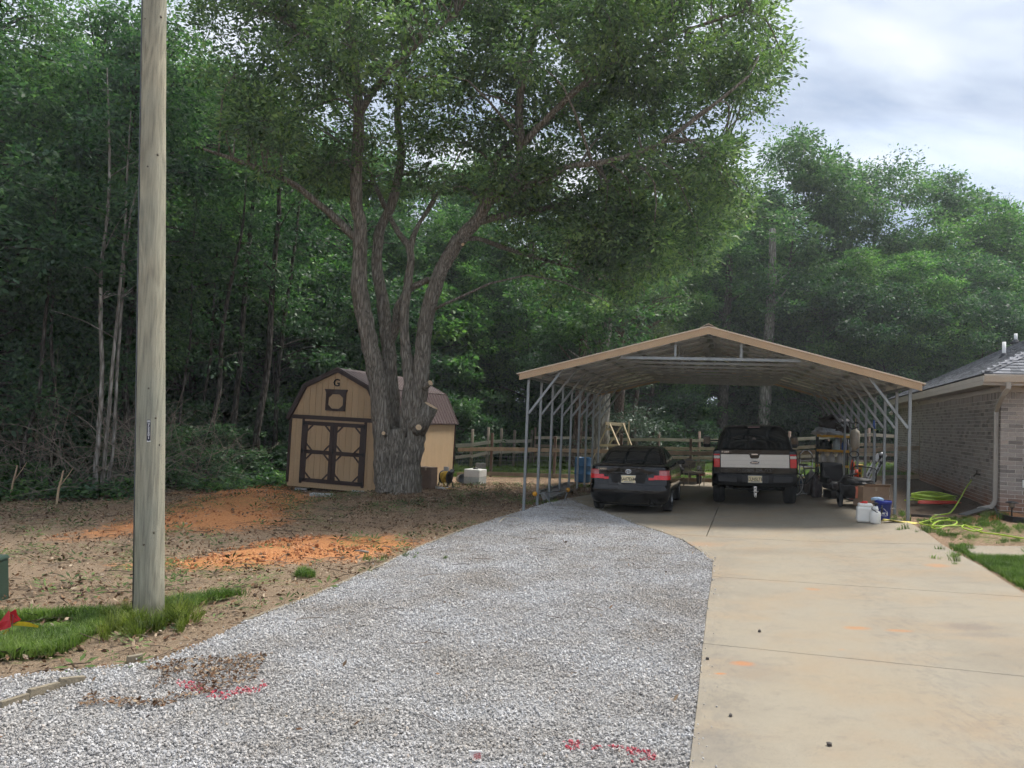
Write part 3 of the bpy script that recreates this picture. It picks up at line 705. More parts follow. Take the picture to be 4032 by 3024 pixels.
    for face in ('l', 'f'):
        for r in range(rows):
            s = r*.14; d0 = s*k; d1 = (s+.155)*k
            lo = d0; hi = (y1-y0)-d0 if face == 'l' else min((x1-x0)-d0, 4.0)
            a = lo-rng.random()*.3
            while a < hi:
                w = rng.uniform(.14, .34); c = min(a+w, hi)
                if c > lo+.03: tabs.append((face, max(a, lo), c, d0, d1, rng.uniform(.004, .012)))
                a = c+.004
    def tab_mb(tb):
        face, a, c, d0, d1, th = tb; h0, h1 = zf+d0*P, zf+d1*P; L0 = [(a,d0,h0+.004),(c,d0,h0+.004),(c,d1,h1-.004),(a,d1,h1-.004)]
        L1 = [(q[0], q[1], q[2]+(th+.005 if i < 2 else .004)) for i, q in enumerate(L0)]
        f = (lambda q: (x0+q[1], y0+q[0], q[2])) if face == 'l' else (lambda q: (x0+q[0], y0+q[1], q[2]))
        return MB().add([f(q) for q in L0+L1], [(0,1,5,4),(4,5,6,7),(0,4,7,3),(1,2,6,5)])
    tabs.sort(key=lambda q: (q[1]+q[2])/2*.5+q[3]+(.0 if q[0] == 'l' else .2))
    for tb in tabs[:300]: tab_mb(tb).build('shingle', SH, t)
    rest = MB()
    for tb in tabs[300:]:
        q = tab_mb(tb); rest.add(q.v, q.f)
    o = rest.build('shingles', SH, t); o['kind'] = 'stuff'
    # hip caps
    for j in range(26):
        d = .06+j*.17; a = Vector((x0+d, y0+d, zf+d*P+.022)); s = .19
        q = MB(); e = Vector((s*.9, s*.9, s*.9*P-.006)); sl = Vector((.13,-.13*.0,0)); 
        l = Vector((-.0,.15,-.0)); 
        pts = [a+Vector((.12,-.12*.35,-.012)), a+Vector((0,0,.012)), a+Vector((-.12*.35,.12,-.012))]
        top = [p_+e for p_ in pts]
        q.add(pts+top+[p_-Vector((0,0,.012)) for p_ in pts], [(0,1,4,3),(1,2,5,4),(0,6,7,1),(1,7,8,2)]); q.build('hip_cap', SH, t)
    # plumbing vents with flashing
    for (px, py, w, bpy_) in ((3999,1321,.115,1345), (3953,1373,.085,1404)):
        # meet the left slope along the line of sight
        d = _fwd*FPX + _rt*(px-CXP) + _up*(CYP-bpy_)
        best = None
        for i in range(400):
            s = (12+i*.05)/d.y; q = d*s; lx = (q.x-H0[0])*cos(HYAW)-(q.y-H0[1])*sin(HYAW); ly = (q.x-H0[0])*sin(HYAW)+(q.y-H0[1])*cos(HYAW); z = q.z+CAMZ
            if lx > x0 and z <= zf+(lx-x0)*P: best = (lx, ly, z); break
        if best is None: continue
        lx, ly, z = best; hgt = .30 if px > 3970 else .36
        MB().lathe([(w/2, -.15), (w/2, hgt), (w/2-.008, hgt), (w/2-.008, hgt-.05)], 14, (lx, ly, z)).build('vent_pipe', WHITEP, t, True)
        MB().lathe([(w*1.7, -.09), (w*.95, .02), (w*.55, .08)], 12, (lx, ly, z)).build('vent_flashing', deck, t, True)
    # soffit brackets, spigot, socket box, flood lamp
    for (px, py) in ((3692,1568), (3623,1584)):
        y, z = wall_hit(px, py)
        MB().add([(-.16,y-.09,2.995),(-.02,y-.09,2.995),(-.02,y+.09,2.995),(-.16,y+.09,2.995),(-.02,y-.06,2.90),(-.02,y+.06,2.90)], [(0,3,2,1),(0,1,4),(3,5,2),(0,4,5,3),(1,2,5,4)]).build('soffit_vent', M('vent_white', (.55,.51,.46), .5, 0, .06, 5), t)
    y, z = wall_hit(3860, 1868); sp = MB()
    sp.tube([(0,y,z),(-.09,y,z),(-.11,y,z-.03),(-.13,y,z-.06)], .016, 8); sp.tube([(-.07,y,z),(-.07,y,z+.07)], .008, 6); sp.tube([(-.07,y-.05,z+.07),(-.07,y+.05,z+.07)], .012, 6)
    sp.build('spigot', M('dark_brass', (.06,.05,.035), .45, .8, .3, 20), t)
    MB().box(.37, .44, -.05, -.006, 1.02, 1.17).build('socket_box', WHITEP, t, bevel=.01)
    y, z = wall_hit(3545, 1622)
    fl = MB(); fl.lathe([(.02,-.1),(.05,-.05),(.075,.02),(.075,.03)], 12, (-.2, LEN-.1, 2.72), 'y'); fl.tube([(-.02,LEN-.1,2.8),(-.2,LEN-.1,2.8),(-.2,LEN-.1,2.75)], .015)
    fl.build('flood_lamp', M('lamp_white', (.6,.57,.52), .4, 0, .05, 5), t, True)
house()
# ================================================================== carport
CW, CS = 7.6, 1.2234                           # width, post spacing; nine frames
Z_BR, Z_TRIM_E, Z_TRIM_A = 2.083, 2.80, 3.85   # brace foot, underside of trim at eave and at apex
def carport():
    t = thing('carport', 'open metal carport with tan trimmed gable roof on galvanised posts over both vehicles', 'carport', (CO[0], CO[1], 0), -YAW)
    slope = (Z_TRIM_A-Z_TRIM_E)/(CW/2+.17); tw = .057
    def roofz(u): return Z_TRIM_E+.055+slope*(u+.17 if u <= CW/2 else CW+.17-u)   # underside of frames
    def L(u, v, z): return (u, v, z)
    L8 = 8*CS
    galv_d = M('galvanised_tube', (.25,.27,.275), .5, .5, .2, 4, .04, 50, stretch=(1,1,.25))
    seen = {}
    for k in range(9):
        v = k*CS
        for side, u in ((0, 0.0), (1, CW)):
            wx, wy = W2(u, v); zb = gz(wx, wy)-.02
            if side == 1 and k == 0: zb = .30
            MB().box(u-tw/2, u+tw/2, v-tw/2, v+tw/2, zb, Z_TRIM_E+.03).build('post', galv_d, t, bevel=.006)
            s = 1 if side == 0 else -1; uu = u+s*.80
            br = MB().beam((u+s*tw*.5, v, Z_BR), (uu, v, roofz(uu)+.02), .05, .05, (0,1,0))
            br.build('brace', GALV, t, bevel=.005)
        # rafters, one each side, with a small knee at the apex
        for s in (0, 1):
            a = (0 if s == 0 else CW); MB().beam((a, v, roofz(a)+.03), (CW/2, v, roofz(CW/2)+.03), .055, .055, (0,0,1)).build('rafter', GALV, t, bevel=.005)
        wc = 1.80; zc = 2.083+1.266
        m = MB(); m.beam((CW/2-wc, v, zc), (CW/2+wc, v, zc), .05, .062); m.build('collar_beam', GALV, t, bevel=.005)
        for du in (-.66, .66):
            MB().box(CW/2+du-.024, CW/2+du+.024, v-.024, v+.024, zc+.032, roofz(CW/2+du)+.02).build('king_strut', GALV, t, bevel=.005)
        for du in (-.28, .28):
            MB().cbox((CW/2+du*.5, v-.033, roofz(CW/2)-.0-abs(du)*.12), (.16, .01, .11)).build('apex_gusset', GALV, t)
    # base rails
    for u in (0.0, CW):
        m = MB(); m.box(u-.028, u+.028, -.03, L8+.03, Z_TRIM_E+.045, Z_TRIM_E+.095); m.build('eave_rail', GALV, t, bevel=.004)
    # purlins (hat channels) across the frames, under the sheets
    for s in (0, 1):
        for j in range(6):
            u = .12+j*.72 if s == 0 else CW-.12-j*.72
            zz = roofz(u)+.06
            m = MB(); m.box(u-.05, u+.05, -.05, L8+.05, zz-.002, zz+.022); m.build('purlin', GALV, t)
    # ribbed roof sheets, each a strip laid up the slope; ribs are real
    under = M('roof_sheet', (.76,.78,.80), .5, .0, .12, 3, .03, 30)
    oh = .165; v0, v1 = -oh, L8+oh; n = 11; wv = (v1-v0)/n
    for s in (0, 1):
        for j in range(n):
            a = v0+j*wv; prof = []
            for r in range(4):
                b0 = a+wv*r/4; prof += [(b0, 0), (b0+wv*.055, .02), (b0+wv*.11, .02), (b0+wv*.165, 0)]
            prof.append((a+wv, 0))
            ue = -.2 if s == 0 else CW+.2; ring = []
            for u in (ue, CW/2+(-.001 if s == 0 else .001)):
                ring.append([(u, p, roofz(u)+.088+h) for p, h in prof])
            MB().loft(ring, closed=False).build('roof_sheet', under, t, solid=.004)
    # galvanised purlin rows show as light/dark bands: a second row between the first
    tan = M('tan_trim', (.42,.285,.165), .42, .1, .08, 3, .01, 20)
    pale = M('lit_trim_edge', (.62,.51,.38), .4, .1, .06, 3)  # lighter tan: light on the upper edges put into the colour
    for vv, sgn in ((-oh-.012, -1), (L8+oh+.012, 1)):
        for s in (0, 1):
            ue = -.17 if s == 0 else CW+.17; ua = CW/2
            h = .14
            z0e, z0a = Z_TRIM_E, Z_TRIM_A
            poly = [(ue, z0e), (ua, z0a), (ua, z0a+h), (ue, z0e+h)]
            MB().prism(poly, vv-.008, vv+.008, 'xz').build('gable_trim', tan, t)
            # lower return lip, and top edge painted lighter where light catches it
            m = MB(); m.beam((ue, vv-sgn*.035, z0e+.012), (ua, vv-sgn*.035, z0a+.012), .07, .006, (0,0,1)); m.build('trim_lip', tan, t)
            ux = ue+(-.06 if s == 0 else .06); sl = slope*.06
            m = MB(); m.beam((ux, vv+sgn*.002, z0e+h+.012-sl), (ua, vv+sgn*.002, z0a+h+.012), .05, .022, (0,0,1)); m.build('trim_cap', pale, t, bevel=.004)
    # eave trim strips and ridge cap
    for u in (-.205, CW+.205):
        m = MB(); m.box(u-.006, u+.006, v0, v1, roofz(0)+.0, roofz(0)+.055); m.build('eave_trim', tan, t)
    zr = roofz(CW/2)+.10
    m = MB(); d = .13
    prof = [(CW/2-d*1.25, zr-d*1.25*slope+.012), (CW/2-d*.5, zr-d*.25*slope+.035), (CW/2, zr+.055), (CW/2+d*.5, zr-d*.25*slope+.035), (CW/2+d*1.25, zr-d*1.25*slope+.012)]
    m.loft([[(a, v0-.03, z) for a, z in prof], [(a, v1+.03, z) for a, z in prof]], closed=False)
    m.build('ridge_cap', pale, t, solid=.01)
carport()
# ================================================================== vehicles
class Shell:
    """a body built from level rings: (z, half width, rear y, front y, rear corner, front corner, rear bow, front bow)"""
    def __init__(s, levels): s.lv = levels
    def par(s, z):
        lv = s.lv
        if z <= lv[0][0]: return lv[0]
        for a, c in zip(lv[:-1], lv[1:]):
            if z <= c[0]:
                t = (z-a[0])/(c[0]-a[0]+1e-9); return tuple(p+(q-p)*t for p, q in zip(a, c))
        return lv[-1]
    def ring(s, z, off=0.0, p=None):
        z, hw, yr, yf, cr, cf, br, bf = p or s.par(z)
        hw += off; yr -= off; yf += off; R = []
        def rear(x): return yr+br*(x/hw)**2
        def front(x): return yf-bf*(x/hw)**2
        for i in range(7): x = (hw-cr)*i/6; R.append((x, rear(x)))
        y0 = rear(hw-cr)
        for i in range(1, 6):
            a = i/6*pi/2; R.append((hw-cr+cr*sin(a), y0+cr*(1-cos(a))))
        y1 = front(hw-cf)
        for i in range(12): t = i/11; R.append((hw, y0+cr+(y1-cf-y0-cr)*t))
        for i in range(1, 6):
            a = i/6*pi/2; R.append((hw-cf+cf*cos(a), y1-cf+cf*sin(a)))
        n = len(R)
        for i in range(7): x = (hw-cf)*(1-i/6); R.append((x, front(x)))
        full = R+[(-x, y) for x, y in reversed(R[1:-1])]
        return [(x, y, z) for x, y in full]
    def body(s, cap=True):
        m = MB(); m.loft([s.ring(l[0], 0, l) for l in s.lv], True, True, True); return m
    def panel(s, i0, i1, z0, z1, nz=6, off=.006, mir=False, fn=None):
        m = MB(); rows = []
        for k in range(nz+1):
            z = z0+(z1-z0)*k/nz; R = s.ring(z, off); n = len(R)
            row = [R[i % n] for i in range(i0, i1+1)]
            if mir: row = [(-x, y, zz) for x, y, zz in row]
            rows.append(row)
        m.loft(rows, closed=False); return m
def bool_cut(o, cutters):
    cs = []
    for mb in cutters:
        c = mb.build('cutter', None); cs.append(c); m = o.modifiers.new('cut', 'BOOLEAN'); m.operation = 'DIFFERENCE'; m.object = c; m.solver = 'EXACT'
    bpy.context.view_layer.update()
    dg = bpy.context.evaluated_depsgraph_get(); me = bpy.data.meshes.new_from_object(o.evaluated_get(dg)); old = o.data
    o.modifiers.clear(); o.data = me
    for c in cs: bpy.data.objects.remove(c, do_unlink=True)
def shade_auto(o, ang=35):
    me = o.data; me.polygons.foreach_set('use_smooth', np.ones(len(me.polygons), bool))
    bm = bmesh.new(); bm.from_mesh(me)
    for e in bm.edges:
        if len(e.link_faces) == 2: e.smooth = e.calc_face_angle(0) < radians(ang)
    bm.to_mesh(me); bm.free(); return o
PAINT = M('black_car_paint', (.003,.0032,.004), .12, 0, .1, 3, coat=.25, spec=.35)
PAINT_DULL = M('black_bumper', (.008,.0085,.009), .42, 0, .2, 6, spec=.3)
GLASSD = M('tinted_glass', (.008,.011,.013), .06, 0, .2, 2, coat=.6)
CHROME = M('chrome', (.75,.76,.78), .12, 1.0, .05, 5)
REDL = M('red_lens', (.62,.012,.018), .2, 0, .2, 14, coat=.4)
PINKL = M('clear_lens', (.44,.13,.13), .2, 0, .25, 18, coat=.5)
SILVER = M('silver_paint', (.50,.49,.46), .30, .55, .05, 2, coat=.6)
PLATE = M('plate_cream', (.72,.62,.38), .5, 0, .1, 6)
PLATE_INK = M('plate_ink', (.03,.02,.015), .6)
WELL = M('wheel_well', (.008,.008,.008), .95)
def wheel(parent, x, y, r, w, side, rim_mat, n_sp=7, name='wheel', rr=.62):
    e = bpy.data.objects.new(name, None); COL.objects.link(e); e.parent = parent; e.location = (x, y, r)
    h = w/2
    MB().lathe([(r*rr,-h*.82),(r*.86,-h),(r*.965,-h*.86),(r,-h*.6),(r*.994,-h*.33),(r,-h*.3),(r,-h*.02),(r*.985,0),(r,h*.02),(r,h*.3),(r*.994,h*.33),(r,h*.6),(r*.965,h*.86),(r*.86,h),(r*rr,h*.82)], 40, (0,0,0), 'x', False).build('tyre', RUBBER, e, True)
    m = MB(); s = side
    m.lathe([(r*rr, -h*.8), (r*(rr-.03), -h*.2), (r*(rr-.03), h*.55), (r*rr, h*.82)], 32, (0,0,0), 'x', False)
    for k in range(n_sp):
        a = 2*pi*k/n_sp
        m.beam((s*h*.62, cos(a)*r*.08, sin(a)*r*.08), (s*h*.7, cos(a)*r*(rr-.02), sin(a)*r*(rr-.02)), r*.13, .02, (s,0,0))
    m.lathe([(r*.17, -.02), (r*.15, .02)], 16, (s*h*.66,0,0), 'x')
    m.build('rim', rim_mat, e)
    MB().lathe([(r*(rr-.04), -.01), (r*(rr-.04), .01)], 24, (0,0,0), 'x').build('brake_disc', M('dark_iron', (.03,.03,.03), .6, .6), e)
    return e
def plate(parent, body, c, yaw=0, mat=PLATE, w=.305, h=.152, tilt=0.0):
    e = bpy.data.objects.new('licence_plate', None); COL.objects.link(e); e.parent = parent; e.location = c; e.rotation_euler = (tilt, 0, 0)
    MB().box(-w/2-.012, w/2+.012, 0, .012, -h/2-.012, h/2+.012).build('plate_frame', BLACKP if mat is not PLATE else M('plate_rim', (.45,.44,.42), .4, .4), e, bevel=.008)
    MB().box(-w/2, w/2, -.004, .0, -h/2, h/2).build('plate_sheet', mat, e, bevel=.002)
    text('plate_number', body, .105, PLATE_INK, e, (0, -.006, -.002), (pi/2, 0, 0), .001, sx=.82)
    MB().box(-w*.33, w*.33, -.0055, -.0043, -h/2+.012, -h/2+.024).build('plate_strip', M('plate_blue', (.08,.09,.2), .6), e)
    return e

def sedan():
    t = thing('sedan', 'glossy black sedan with wide red tail lights, parked left of the pickup', 'car', (0,0,0), -YAW)
    u, v = 2.25, .10; x, y = W2(u, v); zl = (gz(*W2(u-.75, v+1))+gz(*W2(u+.75, v+1)))/2+.03
    t.location = (x, y, zl); t.rotation_euler = (0, -.028, -YAW); t.scale = (.95, .95, .955)
    S = Shell([(.20,.72,.24,4.55,.20,.3,.03,.1),(.245,.80,.10,4.68,.22,.3,.06,.15),(.31,.862,.045,4.74,.24,.35,.09,.2),(.45,.898,.012,4.79,.25,.4,.11,.25),(.56,.908,.0,4.80,.25,.4,.12,.28),
               (.585,.908,.008,4.79,.25,.4,.12,.28),(.63,.906,.045,4.77,.24,.4,.12,.28),(.69,.903,.085,4.76,.24,.4,.12,.3),(.80,.900,.085,4.68,.24,.4,.13,.35),(.93,.888,.100,4.5,.22,.4,.13,.35),
               (1.02,.868,.085,4.35,.21,.4,.14,.35),(1.045,.852,.088,4.28,.20,.4,.15,.35),(1.07,.82,.13,4.15,.19,.4,.15,.35),(1.085,.77,.22,4.0,.18,.4,.14,.35),(1.095,.66,.42,3.8,.15,.3,.10,.3)])
    b = S.body().build('body', PAINT, t)
    ws = [(-1,1.03),(1,1.03),(-1,3.81),(1,3.81)]
    bool_cut(b, [MB().lathe([(.375,-.14),(.375,.16)], 32, (s*.80, yy, .325), 'x') for s, yy in ws]); shade_auto(b, 32)
    G = Shell([(1.05,.785,.58,3.80,.20,.3,.12,.25),(1.14,.76,.74,3.6,.21,.3,.13,.25),(1.25,.715,.98,3.22,.22,.28,.13,.22),(1.35,.665,1.24,2.86,.23,.25,.12,.2),(1.42,.61,1.46,2.62,.23,.22,.10,.15),(1.455,.555,1.62,2.48,.22,.2,.08,.12),(1.473,.44,1.8,2.36,.2,.18,.05,.1),(1.48,.25,1.95,2.25,.1,.1,.03,.05)])
    shade_auto(G.body().build('cabin', PAINT, t), 30)
    m = G.panel(-8, 8, 1.10, 1.405, 8, .006); m.build('rear_window', GLASSD, t, True)
    for mir in (False, True):
        for i0, i1 in ((12, 16), (17, 21)):
            G.panel(i0, i1, 1.11, 1.40, 6, .006, mir).build('side_window', GLASSD, t, True)
    n = len(G.ring(1.2)); G.panel(29, n//2+6, 1.11, 1.40, 6, .006).build('windscreen', GLASSD, t, True)
    # window surround of the rear glass, high brake lamp
    MB().box(-.13, .13, .90, .97, 1.10, 1.12).build('high_brake_lamp', M('dark_red_lens', (.08,.006,.01), .3), t, bevel=.01)
    # lamps wrap the corner; paler upper lens, red lower lens
    for mir in (False, True):
        L = bpy.data.objects.new('tail_light', None); COL.objects.link(L); L.parent = t
        S.panel(6, 12, .868, .965, 3, .008, mir).build('upper_lens', PINKL, L, True)
        S.panel(5, 13, .77, .8675, 3, .009, mir).build('lower_lens', REDL, L, True)
        s = -1 if mir else 1
        S.panel(4, 5, .762, .815, 2, .0085, mir).build('inner_lens', REDL, L, True)
        S.panel(6, 13, .965, .973, 1, .0095, mir).build('lens_rim', REDL, L, True)
    # trunk lid seams, garnish over the plate, plate recess
    seam = M('panel_gap', (.002,.002,.002), .9)
    def rear_y(x, z, off=0):
        p = S.par(z); return p[2]+p[6]*(x/p[1])**2-off
    MB().prism([(-.36,.925),(.36,.925),(.33,.895),(-.33,.895)], .055, .12, 'xz').build('trunk_garnish', PAINT, t, bevel=.008)
    rec = MB(); rec.prism([(-.43,.90),(.43,.90),(.36,.70),(-.36,.70)], .086, .12, 'xz'); rec.build('plate_recess', PAINT_DULL, t)
    plate(t, '5A07E6M', (0, .066, .775))
    for s in (-1, 1):
        g = MB(); g.tube([(s*.62,rear_y(.62,1.0)+.01,1.0),(s*.605,rear_y(.605,.9)-.003,.9),(s*.52,rear_y(.52,.76)-.003,.76),(s*.45,rear_y(.45,.665)-.002,.665)], .0035, 5); g.build('lid_seam', seam, t)
    MB().tube([(x*.05, rear_y(x*.05, .648)-.004, .648) for x in range(-17, 18)], .002, 5).build('bumper_seam', seam, t)
    # emblem: three rings; model name as script
    em = bpy.data.objects.new('emblem', None); COL.objects.link(em); em.parent = t; em.location = (0, rear_y(0,.93)-.045, .945)
    def oval(a, c, n=20, dz=0): return [(a*cos(2*pi*k/n), 0, c*sin(2*pi*k/n)+dz) for k in range(n)]
    MB().tube(oval(.062,.043), .0065, 6, closed=True).build('ring', CHROME, em, True)
    MB().tube(oval(.022,.040), .005, 6, closed=True).build('ring', CHROME, em, True)
    MB().tube(oval(.046,.018,dz=.018), .005, 6, closed=True).build('ring', CHROME, em, True)
    text('model_name', 'CAMRY', .062, CHROME, t, (-.60, rear_y(.6,.985)-.006, .985), (pi/2, 0, -.13), .003)
    # exhaust, tow eye, mud flap
    MB().lathe([(.036,-.2),(.038,.0),(.03,.0),(.03,-.15)], 16, (.52,.16,.235), 'y', False).build('exhaust_pipe', M('exhaust', (.12,.12,.12), .35, .9), t, True)
    MB().lathe([(.1,-.2),(.12,-.1),(.12,.2),(.1,.3)], 14, (.52,.55,.27), 'y').build('muffler', M('exhaust', (.12,.12,.12)), t, True)
    MB().box(-.7, .7, .3, 4.4, .17, .23).build('underbody', WELL, t)
    rim = M('alloy_rim', (.42,.43,.44), .3, .9, .1, 6)
    for s, yy in ws: wheel(t, s*.80, yy, .325, .215, s, rim, 7)
    for s in (-1, 1):
        mm = MB(); mm.loft([[(s*(.86+a), 3.05+dy, 1.04+dz) for a, dy, dz in ((0,0,-.06),(0,.08,-.06),(0,.10,.05),(0,.02,.07))], [(s*(1.03+a), 3.02+dy, 1.04+dz) for a, dy, dz in ((0,0,-.075),(0,.09,-.07),(0,.1,.06),(0,.01,.075))], [(s*(1.09), 3.06+dy, 1.04+dz) for dy, dz in ((0,-.04),(.04,-.04),(.04,.04),(0,.04))]], True, True, True)
        mm.build('door_mirror', PAINT, t, True, subd=1)
        G2 = MB().box(s*.905, s*.912, 1.7, 1.85, .83, .86); G2.build('door_handle', PAINT, t, bevel=.005)
sedan()

def pickup():
    t = thing('pickup_truck', 'black heavy pickup with silver tailgate band and black bed cap under the carport', 'pickup truck', (0,0,0), -YAW)
    u, v = 4.90, 2.40; x, y = W2(u, v); zl = (gz(*W2(u-.85, v+1.25))+gz(*W2(u+.85, v+1.25)))/2+.03
    sl = (gz(*W2(u+.85, v+1.25))-gz(*W2(u-.85, v+1.25)))/1.7
    t.location = (x, y, zl); t.rotation_euler = (0, -sl*.8, -YAW); t.scale = (.965, .97, .975)
    S = Shell([(.50,.90,.20,6.1,.05,.2,.0,.1),(.62,.965,.17,6.15,.05,.2,.0,.1),(.80,.985,.15,6.2,.05,.2,.0,.1),(.95,.99,.14,6.2,.05,.2,.0,.1),(1.05,.985,.135,6.2,.05,.2,.0,.1),(1.25,.975,.14,6.15,.05,.2,.0,.1),(1.33,.965,.15,6.0,.05,.25,.0,.1),(1.365,.945,.17,5.9,.06,.3,.0,.1),(1.37,.90,.22,5.8,.06,.3,.0,.1)])
    b = S.body().build('body', PAINT, t)
    ws = [(-1,1.25),(1,1.25),(-1,5.2),(1,5.2)]
    bool_cut(b, [MB().lathe([(.47,-.16),(.47,.3)], 32, (s*.86, yy, .40), 'x') for s, yy in ws]); shade_auto(b, 30)
    rim = M('truck_rim', (.10,.10,.105), .4, .8)
    for s, yy in ws: wheel(t, s*.855, yy, .405, .285, s, rim, 8)
    for s in (-1, 1):
        fl = MB(); fl.tube([(s*1.0, 1.25+.49*cos(a), .40+.49*sin(a)) for a in np.linspace(.05, pi-.05, 14)], .022, 6); fl.build('wheel_arch', PAINT_DULL, t, True)
    MB().box(-.6, .6, .4, 5.9, .42, .52).build('chassis', WELL, t)
    MB().tube([(-.75,1.25,.40),(.75,1.25,.40)], .06, 10).build('axle', WELL, t, True)
    MB().lathe([(.05,-.16),(.17,-.08),(.18,.05),(.1,.14)], 16, (.0,1.22,.40), 'y').build('differential', WELL, t, True)
    # tailgate: black top, silver pressed band with a notch for the handle, black lower band with raised letters
    yt = .118
    tg = bpy.data.objects.new('tailgate', None); COL.objects.link(tg); tg.parent = t
    MB().box(-.80, .80, yt, .2, .79, 1.365).build('tailgate_panel', PAINT, tg, bevel=.012)
    notch = [(-.79,.935),(.79,.935),(.79,1.248),(.13,1.248),(.11,1.215),(.10,1.175),(.075,1.15),(-.075,1.15),(-.10,1.175),(-.11,1.215),(-.13,1.248),(-.79,1.248)]
    MB().prism(notch, yt-.009, yt+.02, 'xz').build('silver_band', SILVER, tg, bevel=.004)
    for zz, ex in ((1.105,.74),(1.01,.74)): MB().box(-ex, ex, yt-.0125, yt-.008, zz-.004, zz+.004).build('band_crease', M('silver_crease', (.40,.39,.37), .32, .5, coat=.4), tg)
    MB().box(-.075, .075, yt-.02, yt, 1.235, 1.27).build('tailgate_handle', CHROME, tg, bevel=.008)
    text('raised_letters', 'SUPER DUTY', .085, M('letter_grey', (.03,.03,.032), .4), tg, (0, yt-.001, .865), (pi/2,0,0), .012, sx=1.75)
    ob = bpy.data.objects.new('oval_badge', None); COL.objects.link(ob); ob.parent = tg; ob.location = (0, yt-.012, 1.055)
    el = [(.115*cos(2*pi*k/24), .042*sin(2*pi*k/24)) for k in range(24)]
    MB().prism(el, -.008, .004, 'xz').build('badge_plate', M('badge_blue', (.012,.016,.035), .25, coat=.8), ob)
    MB().tube([(.112*cos(2*pi*k/24), -.009, .040*sin(2*pi*k/24)) for k in range(24)], .006, 5, closed=True).build('badge_ring', CHROME, ob, True)
    text('badge_script', 'Ford', .055, CHROME, ob, (0, -.010, .002), (pi/2,0,0), .002, sx=1.3)
    text('trim_script', 'F-250', .05, CHROME, tg, (-.68, yt-.002, 1.305), (pi/2,0,0), .003, sx=1.5)
    # tail lamps
    for s in (-1, 1):
        L = bpy.data.objects.new('tail_light', None); COL.objects.link(L); L.parent = t
        x0, x1 = (.81, .955) if s > 0 else (-.955, -.81)
        MB().box(x0, x1, .115, .22, .935, 1.145).build('red_lens', REDL, L, bevel=.012)
        MB().box(x0, x1, .115, .22, 1.148, 1.215).build('white_lens', M('white_lens', (.62,.60,.56), .15, coat=1), L, bevel=.01)
        MB().box(x0, x1, .118, .22, 1.218, 1.255).build('top_lens', REDL, L, bevel=.01)
    # bumper with step pads and recessed plate
    bp = bpy.data.objects.new('rear_bumper', None); COL.objects.link(bp); bp.parent = t
    B = Shell([(.49,.86,.07,.30,.10,.05,.05,0),(.53,.94,.03,.32,.14,.05,.06,0),(.62,.975,.0,.32,.16,.05,.06,0),(.74,.98,.0,.32,.16,.05,.06,0),(.785,.965,.02,.3,.16,.05,.06,0)])
    shade_auto(B.body().build('bumper_bar', PAINT_DULL, bp), 35)
    for s in (-1, 1):
        MB().prism([(s*.42,.585),(s*.84,.60),(s*.86,.70),(s*.84,.735),(s*.46,.735),(s*.42,.70)], -.012 , .06, 'xz').build('step_pad', BLACKP, bp, bevel=.012)
    MB().box(-.30, .30, -.016, .05, .585, .755).build('plate_mount', BLACKP, bp, bevel=.01)
    plate(t, 'CLNSLTE', (0, -.028, .67))
    # receiver hitch, drop bar with two chrome balls holes
    h = bpy.data.objects.new('tow_hitch', None); COL.objects.link(h); h.parent = t
    MB().tube([(-.52,.25,.44),(-.2,.25,.42),(.2,.25,.42),(.52,.25,.44)], .035, 8).build('hitch_bar', WELL, h, True)
    MB().box(-.045, .045, .0, .3, .40, .49).build('receiver', BLACKP, h, bevel=.008)
    MB().box(-.034, .034, -.05, -.0, .24, .505).build('drop_bar', STEEL, h, bevel=.008)
    for zz in (.455,.365,.275): MB().lathe([(.018,-.004),(.018,.004)], 12, (0,-.052,zz), 'y').build('pin_hole', M('pin_dark', (.05,.05,.05), .4, .8), h, True)
    MB().tube([(-.085,-.025,.385),(.085,-.025,.385)], .009, 8).build('hitch_pin', STEEL, h, True)
    MB().lathe([(.03,-.05),(.05,-.02),(.05,.02),(.03,.05)], 12, (-.62,.5,.47), 'y').build('exhaust_tip', M('exhaust', (.12,.12,.12)), t, True)
    # bed cap with tinted lift glass and high brake lamp
    cpar = bpy.data.objects.new('bed_cap', None); COL.objects.link(cpar); cpar.parent = t
    T = Shell([(1.372,.885,.165,2.28,.08,.05,.02,0),(1.45,.868,.20,2.28,.10,.05,.03,0),(1.62,.822,.275,2.28,.12,.06,.04,0),(1.80,.755,.365,2.28,.14,.08,.05,0),(1.88,.70,.43,2.25,.15,.1,.05,0),(1.925,.63,.52,2.2,.16,.12,.05,0),(1.945,.50,.68,2.1,.16,.12,.04,0),(1.95,.3,.9,1.9,.12,.1,.02,0)])
    shade_auto(T.body().build('cap_shell', PAINT, cpar), 28)
    T.panel(-7, 7, 1.40, 1.86, 8, .006).build('lift_glass', GLASSD, cpar, True)
    for mir in (False, True): T.panel(13, 22, 1.47, 1.78, 4, .006, mir).build('cap_side_glass', GLASSD, cpar, True)
    MB().box(-.135, .135, .40, .46, 1.885, 1.915).build('high_brake_lamp', M('dull_red', (.12,.05,.05), .3, coat=.5), cpar, bevel=.006)
    MB().prism([(.05*cos(a)*1.0, 1.62+.035*sin(a)) for a in (0,pi/4,pi/2,3*pi/4,pi,5*pi/4,3*pi/2,7*pi/4)], .2625, .266, 'xz').build('sticker', M('sticker_grey', (.10,.085,.075), .6), cpar)
    # cab
    C = Shell([(1.36,.90,2.36,5.0,.1,.3,.03,.3),(1.55,.875,2.40,4.7,.12,.3,.03,.28),(1.75,.80,2.48,4.3,.14,.28,.03,.25),(1.88,.73,2.56,4.0,.15,.25,.03,.2),(1.935,.66,2.66,3.8,.16,.2,.03,.15),(1.955,.5,2.8,3.6,.15,.2,.03,.1)])
